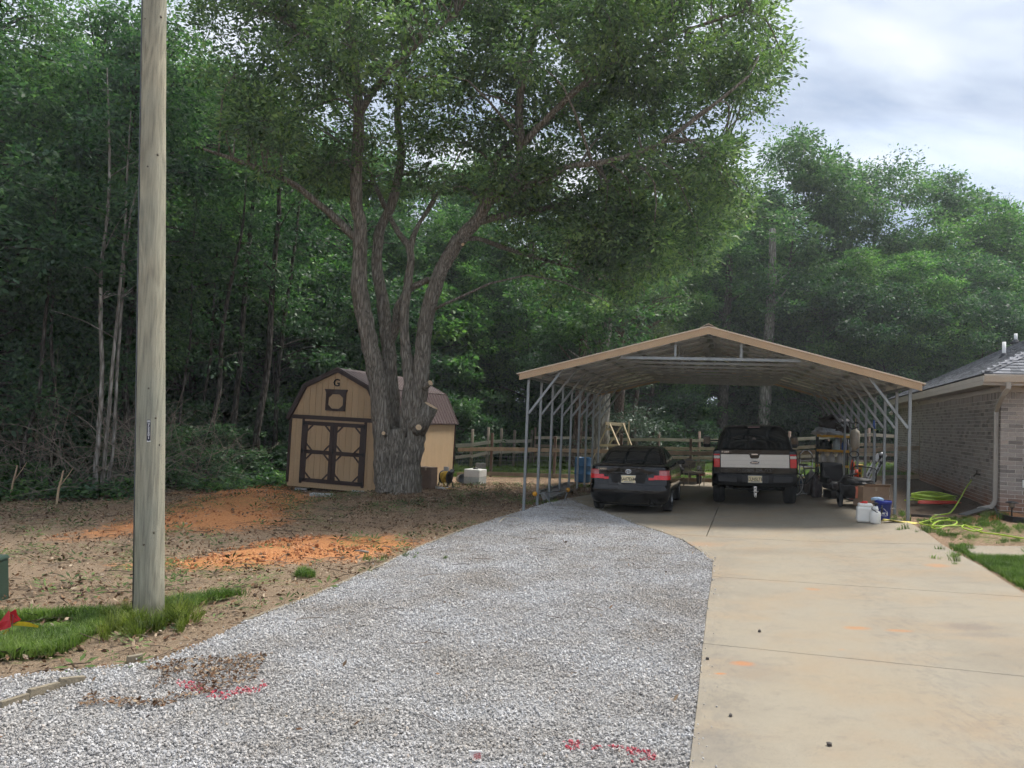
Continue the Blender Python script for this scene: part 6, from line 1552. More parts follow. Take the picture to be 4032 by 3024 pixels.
# ================================================================== fences
PLK = M('fence_plank', (.30,.235,.16), .85, 0, .28, 4, .2, 30, stretch=(1,1,1), rand=.18)
PLK2 = M('fence_pale', (.44,.385,.30), .85, 0, .25, 4, .2, 30, rand=.15)
POST = M('fence_post', (.165,.115,.085), .9, 0, .3, 5, .25, 30, stretch=(1,1,.3), rand=.2)
def vplane(px, py, v):
    d = _fwd*FPX + _rt*(px-CXP) + _up*(CYP-py); n = Vector((VX, VY, 0)); k = (v+CO[0]*VX+CO[1]*VY)/n.dot(d); q = d*k
    return uv_of(q.x, q.y)[0], q.z+CAMZ
def near_fence():
    V = 10.55; t = thing('plank_fence', 'low fence with one heavy brown rail, ground board and wire behind the carport', 'fence', (CO[0], CO[1], 0), -YAW)
    u0 = vplane(1806, 1762, V)[0]; posts = [vplane(px, 1800, V)[0] for px in (1935, 2184)]
    step = posts[1]-posts[0]; us = [posts[0]+step*i for i in range(0, 7)]
    for i, u in enumerate(us):
        g = gz(*W2(u, V)); r = random.Random(i); MB().box(u-.045, u+.045, V-.045, V+.045, g-.1, g+1.5+r.uniform(-.06,.08)).build('post', POST, t, bevel=.008)
    zr = [(u, gz(*W2(u, V))+.98) for u in [u0]+us]
    for (a, za), (c, zc) in zip(zr[:-1], zr[1:]):
        MB().beam((a, V-.065, za), (c, V-.065, zc), .038, .135).build('rail', PLK, t, bevel=.004)
        MB().beam((a, V-.065, za-.90), (c, V-.065, zc-.90), .038, .14).build('ground_board', PLK, t, bevel=.004)
    w = MB(); ue = us[1]
    for k in range(6):
        zz = .12+k*.15; w.tube([(u0, V+.05, gz(*W2(u0, V))+zz), (us[-1], V+.05, gz(*W2(us[-1], V))+zz)], .0025, 4, cap=False)
    u = u0
    while u < us[-1]:
        g = gz(*W2(u, V)); w.tube([(u, V+.05, g+.08), (u, V+.05, g+.92)], .002, 4, cap=False); u += .15
    w.build('wire_mesh', GALV, t)['kind'] = 'stuff'
near_fence()
def far_fence():
    V = 18.5; t = thing('pasture_fence', 'three rail weathered wooden fence across the back of the yard', 'fence', (CO[0], CO[1], 0), -YAW)
    us = [vplane(px, 1780, V)[0] for px in (2105, 2297, 2440, 2594, 2752, 2900, 3106, 3260, 3420, 3555)]
    zb = lambda u: gz(*W2(u, V))
    for i, u in enumerate(us):
        r = random.Random(i+40); MB().tube([(u, V, zb(u)-.2), (u+r.uniform(-.02,.02), V, zb(u)+1.62+r.uniform(-.08,.14))], [.062,.055], 8).build('post', POST, t, True)
    for a, c in zip(us[:-1], us[1:]):
        for h in (1.28, .90, .50): 
            r = random.Random(int(a*100+h*10)); MB().beam((a, V-.06, zb(a)+h+r.uniform(-.03,.03)), (c, V-.06, zb(c)+h+r.uniform(-.03,.03)), .035, .13).build('rail', PLK2 if h > 1 else PLK, t, bevel=.004)
    # the run that swings back on the left, with sagging pale boards
    t2 = thing('side_fence', 'sagging pale board fence on round posts between shed and carport', 'fence', (0,0,0), 0)
    pts = [at(1795,1755,33), at(1857,1752,33.2), at(1920,1742,33.8), at(1972,1737,34.5), at(2024,1738,35.2), at(2092,1736,36)]
    tops = [None, 1695, 1686, 1688, 1693, 1690]
    for q, tp in zip(pts, tops):
        if tp is None: continue
        z = gz(q.x, q.y); h = at(2000, tp, q.y).z; MB().tube([(q.x, q.y+.07, z-.2), (q.x+.02, q.y+.07, h)], [.07,.06], 8).build('post', M('pale_post', (.26,.215,.165), .9, 0, .3, 5, .2, 30, rand=.15), t2, True)
    for a, c in zip(pts[:-1], pts[1:]):
        MB().beam(a, c, .035, .15).build('board', M('pale_board', (.40,.37,.29), .85, 0, .2, 4, .15, 30, rand=.1), t2, bevel=.004)
        MB().beam(a-Vector((0,0,.5)), c-Vector((0,0,.45)), .035, .13).build('board', PLK2, t2, bevel=.004)
    w = MB()
    for a, c in zip(pts[:-1], pts[1:]):
        for k in range(6): w.tube([(a.x,a.y+.02,a.z-.15-k*.14), (c.x,c.y+.02,c.z-.15-k*.14)], .003, 4, cap=False)
        for j in range(9): q = a.lerp(c, j/9); w.tube([(q.x,q.y+.02,q.z-.05), (q.x,q.y+.02,q.z-.95)], .0025, 4, cap=False)
    w.build('wire_mesh', GALV, t2)['kind'] = 'stuff'
far_fence()
def a_frame():
    Y = 31.0; pine = M('new_pine', (.47,.37,.235), .8, 0, .15, 5, .1, 30, rand=.08)
    o = at(2425, 1830, Y); z = gz(o.x, o.y); t = thing('timber_frame', 'pale new timber A frame of crossed legs standing behind the sedan', 'frame', (o.x, o.y, z))
    def L(px, py, dy=0): return at(px, py, Y+dy)-Vector((o.x, o.y, z))
    def leg(a, c):
        d = (c-a); k = (a.z+.02)/(a.z-c.z); e = a+d*k; MB().beam(a, e, .09, .045).build('leg', pine, t, bevel=.004)
    MB().beam(L(2384,1667,0), L(2461,1672,.6), .05, .13).build('top_beam', pine, t, bevel=.004)
    leg(L(2400,1668,-.05), L(2440,1760,-.35)); leg(L(2394,1672,.0), L(2337,1798,.1)); leg(L(2453,1668,.5), L(2487,1756,.3)); leg(L(2447,1676,.55), L(2402,1745,.7))
    MB().beam(L(2384,1690,.0), L(2415,1691,.0), .04, .09).build('cross_piece', pine, t); MB().beam(L(2362,1753,-.1), L(2432,1754,-.2), .04, .09).build('cross_piece', pine, t)
    q = at(2474, 1740, 33); z = gz(q.x, q.y); s = thing('stake_lamp', 'thin wooden stake with a small white lamp on top behind the sedan', 'stake', (q.x, q.y, z)); h = at(2474, 1660, 33).z-z
    MB().box(-.03,.03,-.03,.03,-.1,h).build('stake', pine, s); MB().lathe([(.02,h),(.06,h+.02),(.07,h+.08),(.03,h+.1)], 10, (.06,0,0)).build('lamp', WHITEP, s, True)
a_frame()
def barrel():
    p = gp(2296, 1900); t = thing('plastic_barrel', 'blue plastic drum standing behind the left carport posts', 'barrel', (p.x, p.y+.25, p.z)); bl = M('barrel_blue', (.012,.11,.25), .42, 0, .1, 4)
    MB().lathe([(.25,0),(.27,.03),(.275,.25),(.285,.26),(.285,.28),(.275,.29),(.275,.52),(.285,.53),(.285,.55),(.275,.56),(.27,.78),(.255,.81),(.25,.815),(.245,.79)], 28).build('drum', bl, t, True)
    MB().lathe([(.03,.79),(.03,.815)], 10, (.12,0,0)).build('bung', bl, t)
barrel()
def ladder():
    a, c = at(2128,1938,18.9), at(2238,1902,22.0); al = M('old_ladder', (.26,.25,.235), .6, .3, .25, 6, .1, 30)
    t = thing('wooden_ladder', 'grey slatted ladder lying on edge against the left carport posts', 'ladder', (0,0,0))
    lo = lambda q: Vector((q.x+.10, q.y-.03, gz(q.x, q.y)+.03))
    MB().beam(a, c, .03, .09, ext=.1).build('side_rail', al, t, bevel=.004); MB().beam(lo(a), lo(c), .03, .09, ext=.1).build('side_rail', al, t, bevel=.004)
    for i in range(13): k = (i+.3)/13; MB().beam(lo(a).lerp(lo(c), k), a.lerp(c, k), .07, .03, (0,1,0)).build('rung', al, t, bevel=.003)
    # work light bar
    s = thing('work_light', 'fallen work light bar with a yellow lamp at each end in front of the ladder', 'work light', (0,0,0)); yl = M('lamp_yellow', (.65,.30,.02), .5)
    A, B = at(2106,1945,18.0), at(2237,1929,19.2); MB().tube([A, B], .014, 8).build('bar', GALV, s, True)
    MB().tube([B, Vector((B.x-.1, B.y-.1, gz(B.x, B.y)))], .014, 8).build('stand_leg', GALV, s, True); MB().tube([A.lerp(B, .25), Vector((A.x+.45, A.y-.3, gz(A.x, A.y)))], .012, 8).build('stand_leg', GALV, s, True)
    for q in (A, B):
        e = empty('lamp_head', s, q); MB().lathe([(.03,-.05),(.055,-.02),(.06,.03),(.05,.04)], 12, (0,0,0), 'y').build('lamp_housing', yl, e, True)
ladder()

# ================================================================== things under the carport
def on_slab(px, py, dz=.03): p = gp(px, py, dz); p.z += dz; return p
def chair():
    p = on_slab(2740, 1917); t = thing('wicker_chair', 'tan wicker patio chair with a blanket between sedan and pickup', 'chair', (p.x, p.y+.28, p.z), 2.6)
    wk = M('wicker', (.42,.34,.245), .8, 0, .3, 30, .5, 60); mt = M('chair_metal', (.36,.30,.22), .5, .1)
    for sx in (-1,1):
        for sy in (-1,1): MB().tube([(sx*.25,sy*.24,0),(sx*.25,sy*.23,.42)], .014, 6).build('leg', mt, t)
    MB().box(-.29,.29,-.27,.27,.40,.45).build('seat', wk, t, bevel=.02)
    m = MB()
    for i in range(17):
        a = -.35*pi+i/16*1.7*pi; a0 = radians(-60)+i/16*radians(300)
        x, y = .31*sin(a0), .29*cos(a0)
    n = 20; ring = lambda z, k: [(.30*k*sin(radians(-120+240*i/n)), .28*k*cos(radians(-120+240*i/n)), z) for i in range(n+1)]
    MB().tube(ring(.77,1.05), .018, 6).build('top_rim', wk, t, True)
    for zz in (.53,.61,.69): MB().tube(ring(zz,1.02), .009, 5).build('weave_band', wk, t, True)
    for i in range(0, n, 1):
        q0, q1 = ring(.45,.99)[i], ring(.76,1.075)[i+1]; MB().tube([q0, q1], .006, 4).build('strand', mt, t)
        q0, q1 = ring(.45,.99)[i+1], ring(.76,1.075)[i]; MB().tube([q0, q1], .006, 4).build('strand', mt, t)
    drape('blanket', 'pale and dark striped blanket thrown over the wicker chair', 'blanket', Vector((p.x-.16, p.y+.30, p.z+.56)), .20, .28, M('blanket_cloth', (.42,.37,.34), .9, 0, .6, 9, .3, 30, col2=(.05,.045,.05)), 5)
def drape(name, label, cat, loc, r, h, mat, seed, sx=1.0, sy=1.0, parent=None, low=.0):
    """a heap of soft stuff: a crumpled dome"""
    rr = np.random.default_rng(seed); bm = bmesh.new(); bmesh.ops.create_icosphere(bm, subdivisions=4, radius=1)
    for v in bm.verts:
        x, y, z = v.co; a = math.atan2(y, x)
        f = 1+.28*(float(fbm(np.array(a*1.3+seed), np.array(z*1.7), 1.6, seed))-.5)*2+.16*(float(fbm(np.array(x*2+seed), np.array(y*2+z), 3.2, seed+2))-.5)*2
        zz = max(z, -.55); v.co = Vector((x*f*r*sx, y*f*r*sy, (zz*f+.55)/1.55*h-low))
    me = bpy.data.meshes.new(name); bm.to_mesh(me); bm.free(); o = mesh_obj(name, me, mat, parent, True); o.location = loc
    if parent is None: tag(o, label, cat)
    return o
chair()
def trailer():
    p = on_slab(2735, 1913); x, y = p.x, p.y+1.2; t = thing('utility_trailer', 'small black utility trailer with spoked wheel behind the wicker chair', 'trailer', (x, y, gz(x, y)+.03), -YAW)
    fr = M('trailer_black', (.015,.015,.016), .5, .3)
    for s in (-1, 1): wheel(t, s*.42, 0, .29, .16, s, M('trailer_rim', (.30,.27,.22), .5, .3), 6)
    MB().box(-.40,.40,-.6,.7,.30,.36).build('bed', fr, t, bevel=.01); MB().tube([(-.4,0,.29),(.4,0,.29)], .03, 8).build('axle', fr, t)
    for s in (-1,1): MB().box(s*.42-.02,s*.42+.02,-.6,.7,.36,.50).build('side_board', fr, t); MB().box(s*.55-.05,s*.55+.05,-.22,.25,.60,.62).build('mudguard', fr, t)
    MB().box(.42,.62,-.64,-.60,.30,.42).build('reflector', M('red_reflector', (.25,.01,.015), .3), t, bevel=.01)
    drape('black_bag', 'black duffel bag with white stripes lying left of the wicker chair', 'bag', Vector((x-.42, y-.45, gz(x,y)+.36+.03)), .26, .34, M('striped_bag', (.02,.02,.022), .7, 0, .5, 5, .2, 20), 9)
trailer()
def shelf_items():
    SH_ = M('shelf_yellow', (.55,.30,.015), .5, 0, .1, 6); sh_b = BLACKP
    base = on_slab(3278, 1925); x, y = at(3275, 1800, base.y+1.5).x, base.y+1.5
    u, v = uv_of(x, y); zb = gz(x, y)+.03
    t = thing('shelf_unit', 'black plastic shelving unit with yellow shelf fronts right of the pickup', 'shelf', (x, y, zb), -YAW)
    Y = y
    zs = [at(3275, py, Y).z-zb for py in (1833, 1774, 1717)]; zs = [.08, zs[0]-.45*0]+zs[1:]
    hw, hd = .46, .24
    for sx in (-1,1):
        for sy in (-1,1): MB().tube([(sx*hw*.92,sy*hd*.85,0),(sx*hw*.92,sy*hd*.85,zs[-1]+.02)], .026, 8).build('upright', sh_b, t, True)
    for z in zs:
        MB().box(-hw, hw, -hd, hd, z-.02, z+.015).build('shelf_board', sh_b, t, bevel=.006); MB().box(-hw-.005, hw+.005, -hd-.012, -hd, z-.04, z+.035).build('shelf_front', SH_, t, bevel=.004)
    def place(lx, ly, z): return Vector((x+lx*UX+ly*VX, y+lx*UY+ly*VY, zb+z))
    def jug(lx, z, h, r, mat, capm, label, k):
        j = thing('jug', label, 'jug', place(lx, -.06, z+.016), .3*k, 'jugs on the shelves')
        MB().lathe([(r*.95,0),(r,.02),(r,h*.55),(r*.85,h*.72),(r*.35,h*.88),(r*.3,h)], 16).build('jug_body', mat, j, True); MB().lathe([(r*.34,h),(r*.34,h*1.09),(r*.3,h*1.1)], 10).build('cap', capm, j, True)
        MB().tube([(r*.3,0,h*.86),(r*.8,0,h*.9),(r*.95,0,h*.68)], r*.1, 6).build('handle', mat, j, True)
    wp = M('jug_white', (.60,.59,.56), .45, 0, .08, 6); blu = M('jug_blue', (.02,.10,.40), .4); gry = M('cap_grey', (.25,.27,.3), .5)
    for i, (lx, lb) in enumerate(((-.26,'leftmost white jug on the middle yellow shelf'),(-.02,'middle white jug of the three on the middle yellow shelf'),(.22,'rightmost white jug on the middle yellow shelf'))): jug(lx, zs[1], .36, .115, wp, gry, lb, i)
    jug(.12, zs[2], .36, .11, M('jug_clear', (.50,.58,.58), .3), blu, 'clear jug with blue green liquid on the upper shelf', 1); jug(.33, zs[2], .32, .07, blu, blu, 'narrow blue bottle at the right end of the upper shelf', 2)
    drape('black_machine', 'dark pump with hose on the upper yellow shelf', 'machine', place(-.2, 0, zs[2]+.016), .15, .3, M('dark_machine', (.03,.035,.035), .5, .2, .4, 12), 3, 1.3, .9)
    drape('plastic_sheet', 'crumpled grey white plastic sheet on top of the shelving unit', 'plastic sheet', place(-.12, 0, zs[3]+.016 if len(zs) > 3 else zs[-1]+.016), .42, .26, M('sheet_grey', (.38,.40,.42), .35, 0, .45, 14, .5, 12), 4, 1.15, .6)
    drape('tarp', 'dark brown folded tarp heaped on top of the shelving unit', 'tarp', place(.05, .12, zs[-1]+.14), .46, .52, M('tarp_brown', (.022,.015,.014), .55, 0, .4, 8, .7, 9), 6, 1.05, .6)
    # yellow jack post and shovel
    j = thing('jack_stand', 'yellow steel jack with black handle right of the shelving unit', 'jack', place(.72, -.35, 0)); 
    MB().box(-.07,.07,-.07,.07,.02,.62).build('column', SH_, j, bevel=.02); MB().box(-.1,.1,-.1,.1,.60,.68).build('head', SH_, j, bevel=.02); MB().box(-.16,.16,-.16,.16,0,.03).build('foot', SH_, j, bevel=.01)
    for zz in (.15,.3,.45): MB().box(-.03,.03,-.075,-.068,zz,zz+.08).build('slot', BLACKP, j)
    MB().tube([(0,.05,.65),(-.1,.12,1.45)], .018, 6).build('handle', M('ash_handle', (.40,.28,.15), .7), j)
    return x, y, zb, place
sx_, sy_, szb_, splace = shelf_items()
def cones():
    org = M('cone_orange', (.60,.055,.015), .5, 0, .1, 8); wh = M('cone_white', (.62,.60,.58), .5, 0, .1, 8)
    for px, Y, h, lb in ((3356, 19.2, .92, 'taller orange and white striped cone right of the shelves'), (3372, 18.7, .72, 'shorter orange and white striped cone in front of the taller one')):
        x = at(px, 1880, Y).x; t = thing('traffic_cone', lb, 'cone', (x, Y, gz(x, Y)+.03), 0, 'traffic cones')
        def r(k): return .125*(1-k)+.03
        cuts = [0,.22,.42,.56,.74,1.0]; mats = [org,wh,org,wh,org]
        for i in range(5): MB().lathe([(r(cuts[i]),.03+cuts[i]*h),(r(cuts[i+1]),.03+cuts[i+1]*h)], 18, cap=(i == 4)).build('band', mats[i], t, True)
        MB().box(-.18,.18,-.18,.18,0,.03).build('base', M('cone_base', (.03,.03,.03), .7), t, bevel=.01)
cones()
def clutter():
    # hand truck
    Y = 21.0; x = at(3172, 1880, Y).x; zb = gz(x, Y)+.03; t = thing('hand_truck', 'silver tubular hand truck standing right of the pickup', 'hand truck', (x, Y, zb), -YAW)
    for s in (-1,1): MB().tube([(s*.16,-.02,.05),(s*.16,0,.95)], .018, 8).build('side_tube', STEEL, t, True)
    MB().tube([(-.16,0,.95),(-.15,.0,1.1),(-.06,.0,1.18),(.06,0,1.18),(.15,0,1.1),(.16,0,.95)], .018, 8).build('handle', STEEL, t, True)
    for z in (.25,.5,.75): MB().box(-.16,.16,-.012,.012,z-.02,z+.02).build('cross_bar', STEEL, t, bevel=.004)
    MB().box(-.2,.2,-.2,.0,.02,.04).build('toe_plate', STEEL, t); 
    for s in (-1,1): MB().lathe([(.03,-.03),(.12,-.035),(.13,0),(.12,.035),(.03,.03)], 18, (s*.23,.06,.13), 'x').build('wheel', RUBBER, t, True)
    # bicycle
    Y = 20.4; x = at(3185, 1880, Y).x; zb = gz(x, Y)+.03; t = thing('bicycle', 'bicycle with white rimmed wheels half hidden right of the pickup', 'bicycle', (x, Y, zb), .5)
    for k in (-.5,.5):
        w = empty('wheel', t, (k, 0, .31)); MB().tube([(.30*cos(a),0,.30*sin(a)) for a in np.linspace(0,2*pi,29)[:-1]], .02, 6, closed=True).build('tyre', RUBBER, w, True); MB().tube([(.275*cos(a),0,.275*sin(a)) for a in np.linspace(0,2*pi,29)[:-1]], .014, 6, closed=True).build('rim', WHITEP, w, True)
        for i in range(12): a = i/12*2*pi; MB().tube([(0,0,0),(.27*cos(a),0,.27*sin(a))], .002, 4).build('spoke', STEEL, w)
    fm = M('bike_frame', (.05,.06,.07), .4, .3)
    for a, c in (((-.5,0,.31),(-.1,0,.33)),((-.1,0,.33),(-.22,0,.80)),((-.5,0,.31),(-.2,0,.70)),((-.2,0,.72),(.33,0,.74)),((-.1,0,.33),(.35,0,.66)),((.5,0,.31),(.32,0,.85))): MB().tube([a, c], .016, 6).build('frame_tube', fm, t, True)
    MB().box(-.34,-.1,-.06,.06,.80,.85).build('saddle', BLACKP, t, bevel=.02); MB().tube([(.32,-.26,.9),(.33,0,.88),(.32,.26,.9)], .013, 6).build('handlebar', STEEL, t, True)
    # toolbox, clear bin, bags
    p = on_slab(3163, 1940); t = thing('plastic_bin', 'clear plastic bin on the floor under the blue toolbox', 'bin', (p.x, p.y+.2, p.z), -YAW); MB().loft([[(-.17,-.13,0),(.17,-.13,0),(.17,.13,0),(-.17,.13,0)],[(-.19,-.15,.15),(.19,-.15,.15),(.19,.15,.15),(-.19,.15,.15)]], True, True, True).build('tub', M('bin_clear', (.42,.44,.46), .3, 0, .3, 14), t, bevel=.01); MB().box(-.2,.2,-.16,.16,.15,.17).build('lid', M('bin_lid', (.40,.43,.47), .35), t, bevel=.008)
    t = thing('toolbox', 'blue plastic toolbox stacked on the clear bin', 'toolbox', (p.x, p.y+.2, p.z+.172), -YAW); tb = M('tool_blue', (.015,.075,.16), .5, 0, .15, 8); MB().loft([[(-.19,-.12,0),(.19,-.12,0),(.19,.12,0),(-.19,.12,0)],[(-.19,-.12,.14),(.19,-.12,.14),(.19,.12,.14),(-.19,.12,.14)],[(-.13,-.07,.2),(.13,-.07,.2),(.13,.07,.2),(-.13,.07,.2)]], True, True, True).build('case', tb, t, bevel=.012); MB().tube([(-.08,0,.2),(-.07,0,.25),(.07,0,.25),(.08,0,.2)], .014, 6).build('handle', BLACKP, t, True)
    p = on_slab(3208, 1950); drape('plastic_bag', 'crumpled pale plastic bag left of the black armchair', 'bag', p+Vector((0,.25,0)), .19, .62, M('bag_pale', (.30,.27,.26), .5, 0, .35, 9, .5, 12), 11)
    p = on_slab(3228, 1962); drape('cloth_sack', 'dull mauve cloth sack beside the black armchair', 'sack', p+Vector((.02,.3,0)), .17, .58, M('sack_mauve', (.14,.115,.115), .8, 0, .3, 8, .5, 14), 12, .8)
    # black seat
    p = on_slab(3282, 1965); t = thing('car_seat', 'black leather car seat standing on the slab right of the pickup', 'seat', (p.x+.22, p.y+.30, p.z), -YAW+.25); lt = M('black_leather', (.016,.017,.018), .45, 0, .3, 7, .2, 40)
    MB().box(-.30,.30,-.30,.28,.22,.42).build('cushion', lt, t, bevel=.07, seg=4); MB().cbox((-.05,.28,.62), (.56,.18,.54), Euler((-.18,0,0)).to_matrix()).build('backrest', lt, t, bevel=.07, seg=4)
    for s in (-1,1): MB().box(s*.29-.07,s*.29+.07,-.24,.28,.36,.52).build('bolster', lt, t, bevel=.05, seg=3)
    MB().box(-.27,.27,-.27,.25,.0,.2).build('seat_base', M('seat_base', (.012,.012,.012), .7), t, bevel=.02); MB().box(-.1,.1,-.29,-.27,.03,.12).build('red_latch', M('latch_red', (.10,.008,.01), .5), t)
    # garden cart with wheels and a loop handle
    p = on_slab(3352, 2003); t = thing('garden_cart', 'black garden cart with loop handle and fat wheels in front of the car seat', 'cart', (p.x+.30, p.y+.62, p.z), -YAW-.1); cm = M('cart_black', (.014,.014,.015), .55, .1, .3, 8)
    for sx in (-1,1):
        for sy in (-1,1): MB().lathe([(.03,-.05),(.11,-.055),(.15,-.03),(.15,.03),(.11,.055),(.03,.05)], 20, (sx*.27,sy*.36,.15), 'x').build('wheel', RUBBER, t, True)
    MB().loft([[(-.25,-.42,.2),(.25,-.42,.2),(.25,.42,.2),(-.25,.42,.2)],[(-.31,-.5,.5),(.31,-.5,.5),(.31,.5,.5),(-.31,.5,.5)]], True, True, True).build('tub', cm, t, bevel=.02)
    MB().tube([(-.28,-.5,.5),(-.30,-.45,.55),(-.2,.1,.66),(.1,.4,.72)], .02, 6).build('side_rail', cm, t, True)
    MB().tube([(-.05,.5,.5),(.02,.75,.95),(.05,.8,1.05)], .016, 6).build('handle_shaft', cm, t, True); MB().tube([(.05+.10*cos(a),.82,1.16+.075*sin(a)) for a in np.linspace(0,2*pi,17)[:-1]], .015, 6, closed=True).build('loop_handle', cm, t, True)
    MB().tube([(.0,.45,.55),(.02,.45,.86),(.1,.45,.9),(.45,.45,.88),(.52,.45,.82),(.5,.45,.55)], .017, 6).build('guard_tube', cm, t, True)
    q = Vector((p.x+.34, p.y+.50, p.z+.505)); drape('tool_heap', 'heap of dark tools and boards lying on the garden cart', 'tools', q, .30, .16, M('tool_dark', (.03,.028,.027), .6, 0, .6, 12, .4, 20), 15, 1.1, 1.3)
    st = MB(); a = at(3345, 1916, p.y+.02); st.add([(0,0,0),(.20,0,.02),(.21,0,-.02),(.07,-.01,-.05),(.05,-.02,-.26),(.0,-.02,-.25),(.015,-.01,-.06)], [(0,1,2,3,6),(3,4,5,6)]); o = st.build('safety_strap', M('strap_orange', (.60,.17,.09), .7), None, solid=.004); o.location = (a.x+.16, p.y+.10, a.z); tag(o, 'orange safety strap hanging over the front of the garden cart', 'strap')
    # big open box, white jug, sprayer, bucket, cloth
    p = on_slab(3440, 2000); box_thing('cardboard_box', 'large open brown cardboard box beside the blue bucket', 'box', (p.x+.04, p.y+.22, p.z), (.60, .42, .46), CARD, -YAW+.35, None, True)
    p = on_slab(3420, 2060); t = thing('white_jug', 'square white plastic jug with red cap at the slab edge', 'jug', (p.x, p.y+.15, p.z), -.35); jm = M('jug_hdpe', (.70,.69,.65), .4, 0, .05, 5)
    MB().box(-.155,.155,-.14,.14,0,.30).build('jug_body', jm, t, bevel=.045, seg=4); MB().box(-.13,.13,-.12,.12,.29,.36).build('jug_shoulder', jm, t, bevel=.04, seg=3); MB().lathe([(.045,.355),(.05,.38),(.048,.40)], 14, (-.01,-.02,0)).build('red_cap', M('cap_red', (.60,.02,.015), .45), t, True); MB().box(-.10,.02,-.05,.02,.36,.375).build('red_tether', M('cap_red', (.6,.02,.015)), t, bevel=.006)
    p = on_slab(3456, 2064); t = thing('pump_sprayer', 'small white pump sprayer with black handle in front of the white jug', 'sprayer', (p.x, p.y+.1, p.z)); 
    MB().lathe([(.085,0),(.095,.02),(.095,.18),(.085,.215),(.05,.24),(.045,.26)], 20).build('tank', jm, t, True); MB().lathe([(.055,.255),(.055,.275),(.045,.28),(.04,.32)], 14).build('collar', jm, t, True); MB().lathe([(.015,.32),(.015,.35),(.045,.36),(.045,.38),(.02,.39)], 12).build('pump_handle', BLACKP, t, True)
    MB().tube([(.05,-.02,.27),(.11,-.03,.30),(.14,0,.24),(.11,.02,.16),(-.02,-.1,.22),(-.09,-.04,.27),(-.03,.06,.3)], .008, 6).build('hose', BLACKP, t, True); MB().tube([(.12,0,.2),(.12,0,.34)], .014, 8).build('wand', BLACKP, t, True)
    p = on_slab(3492, 2050); t = thing('plastic_bucket', 'blue plastic bucket with a house logo beside the carport post', 'bucket', (p.x, p.y+.16, p.z), -.5); bb = M('bucket_blue', (.008,.022,.22), .4, 0, .08, 6)
    MB().lathe([(.125,0),(.128,.01),(.148,.30),(.155,.30),(.155,.345),(.150,.37),(.146,.37),(.140,.28),(.122,.02)], 28).build('bucket_body', bb, t, True)
    MB().tube([(.155*cos(a), .155*sin(a), .33-.12*sin(a+.5) if False else .33-.10*abs(cos(a/2+.6))) for a in np.linspace(-.6,2.2,14)], .004, 5).build('bail', STEEL, t, True)
    wt = M('logo_white', (.7,.7,.72), .5); rb = .141
    for i, ch in enumerate("LOWE'S"):
        a = -pi/2+.12+(i-2.5)*.155+(.05 if i == 5 else 0); o = text('logo_letter', ch, .058, wt, t, (rb*cos(a), rb*sin(a), .125), (pi/2-.07, 0, a+pi/2), .0015)
    pts = [(-.52,.08),(-.52,.16),(-.3,.16),(0,.235),(.3,.16),(.52,.16),(.52,.08),(0,.08)]
    MB().tube([(rb*1.004*cos(-pi/2+.12+a), rb*1.004*sin(-pi/2+.12+a), z) for a, z in [(-.52,.09),(-.52,.165),(-.35,.17),(-.17,.2),(0,.225),(.17,.2),(.35,.17),(.52,.165),(.52,.09),(.26,.085),(0,.085),(-.26,.085)]], .004, 5, closed=True).build('logo_outline', wt, t, True)
    drape('blue_cloth', 'pale blue cloth bundle lying on the blue bucket', 'cloth', Vector((p.x-.10, p.y+.20, p.z+.355)), .085, .07, M('cloth_blue', (.30,.42,.55), .8, 0, .4, 10, .5, 18), 18, 1.4, .8)
    p = on_slab(3512, 2058); m = MB(); n = 12; rr = np.random.default_rng(5)
    V = []; 
    for i in range(n+1):
        for j in range(5):
            k = i/n; V.append((-.16+.62*k, -.05+.035*j+.05*sin(k*7)+.05*k*(j-2)*.4-.02, .012+.05*max(0, sin(k*5+j))*(1-k)+rr.uniform(0,.012)))
    m.add(V, [(i*5+j, (i+1)*5+j, (i+1)*5+j+1, i*5+j+1) for i in range(n) for j in range(4)]); o = m.build('yellow_cloth', M('cloth_yellow', (.62,.52,.14), .85, 0, .15, 8, .2, 20), None, True, solid=.006); o.location = p; o.rotation_euler = (0,0,-.2); tag(o, 'yellow cloth lying flat at the foot of the bucket', 'cloth')
    a = at(3470, 1998, 15.6); c = at(3522, 2003, 15.7); o = MB().beam((0,0,0), c-a, .08, .02).build('grey_board', M('board_grey', (.28,.26,.23), .8), None); o.location = a; tag(o, 'thin grey board resting across the box and bucket', 'board')
    # folding ladder leaning on posts
    q = on_slab(3432, 1925); a = Vector((q.x+.05, q.y+.5, q.z)); c = at(3472, 1790, a.y+.35); t = thing('folding_ladder', 'grey folding ladder with round black hinges leaning on the right posts', 'ladder', a)
    d = c-a; sd = Vector((UX,UY,0))*.085; lm = M('ladder_alloy', (.44,.45,.46), .45, .6, .15, 6)
    for s in (-1,1):
        MB().beam(sd*s, d+sd*s, .105, .06, (VX,VY,0)).build('side_rail', lm, t, bevel=.008)
        for k in (.06,.2,.34,.48,.62): MB().beam(sd*s+d*k-Vector((VX,VY,0))*.040, sd*s+d*(k+.10)-Vector((VX,VY,0))*.040, .040, .01, (VX,VY,0)).build('rail_pad', BLACKP, t)
    dn = d.normalized()
    for s, k in ((-1,.76),(1,.76),(0,.95)):
        hc = sd*s+d*k-Vector((VX,VY,0))*.03; MB().tube([hc, hc-Vector((VX,VY,0))*.035], [.055,.05], 18).build('hinge', BLACKP, t, True)
    for k in (.1,.27,.44,.6): MB().beam(-sd+d*k, sd+d*k, .03, .03).build('rung', lm, t)
    MB().tube([d*1.0-sd, d*1.03, d*1.0+sd], .04, 10).build('top_cap', lm, t, True)
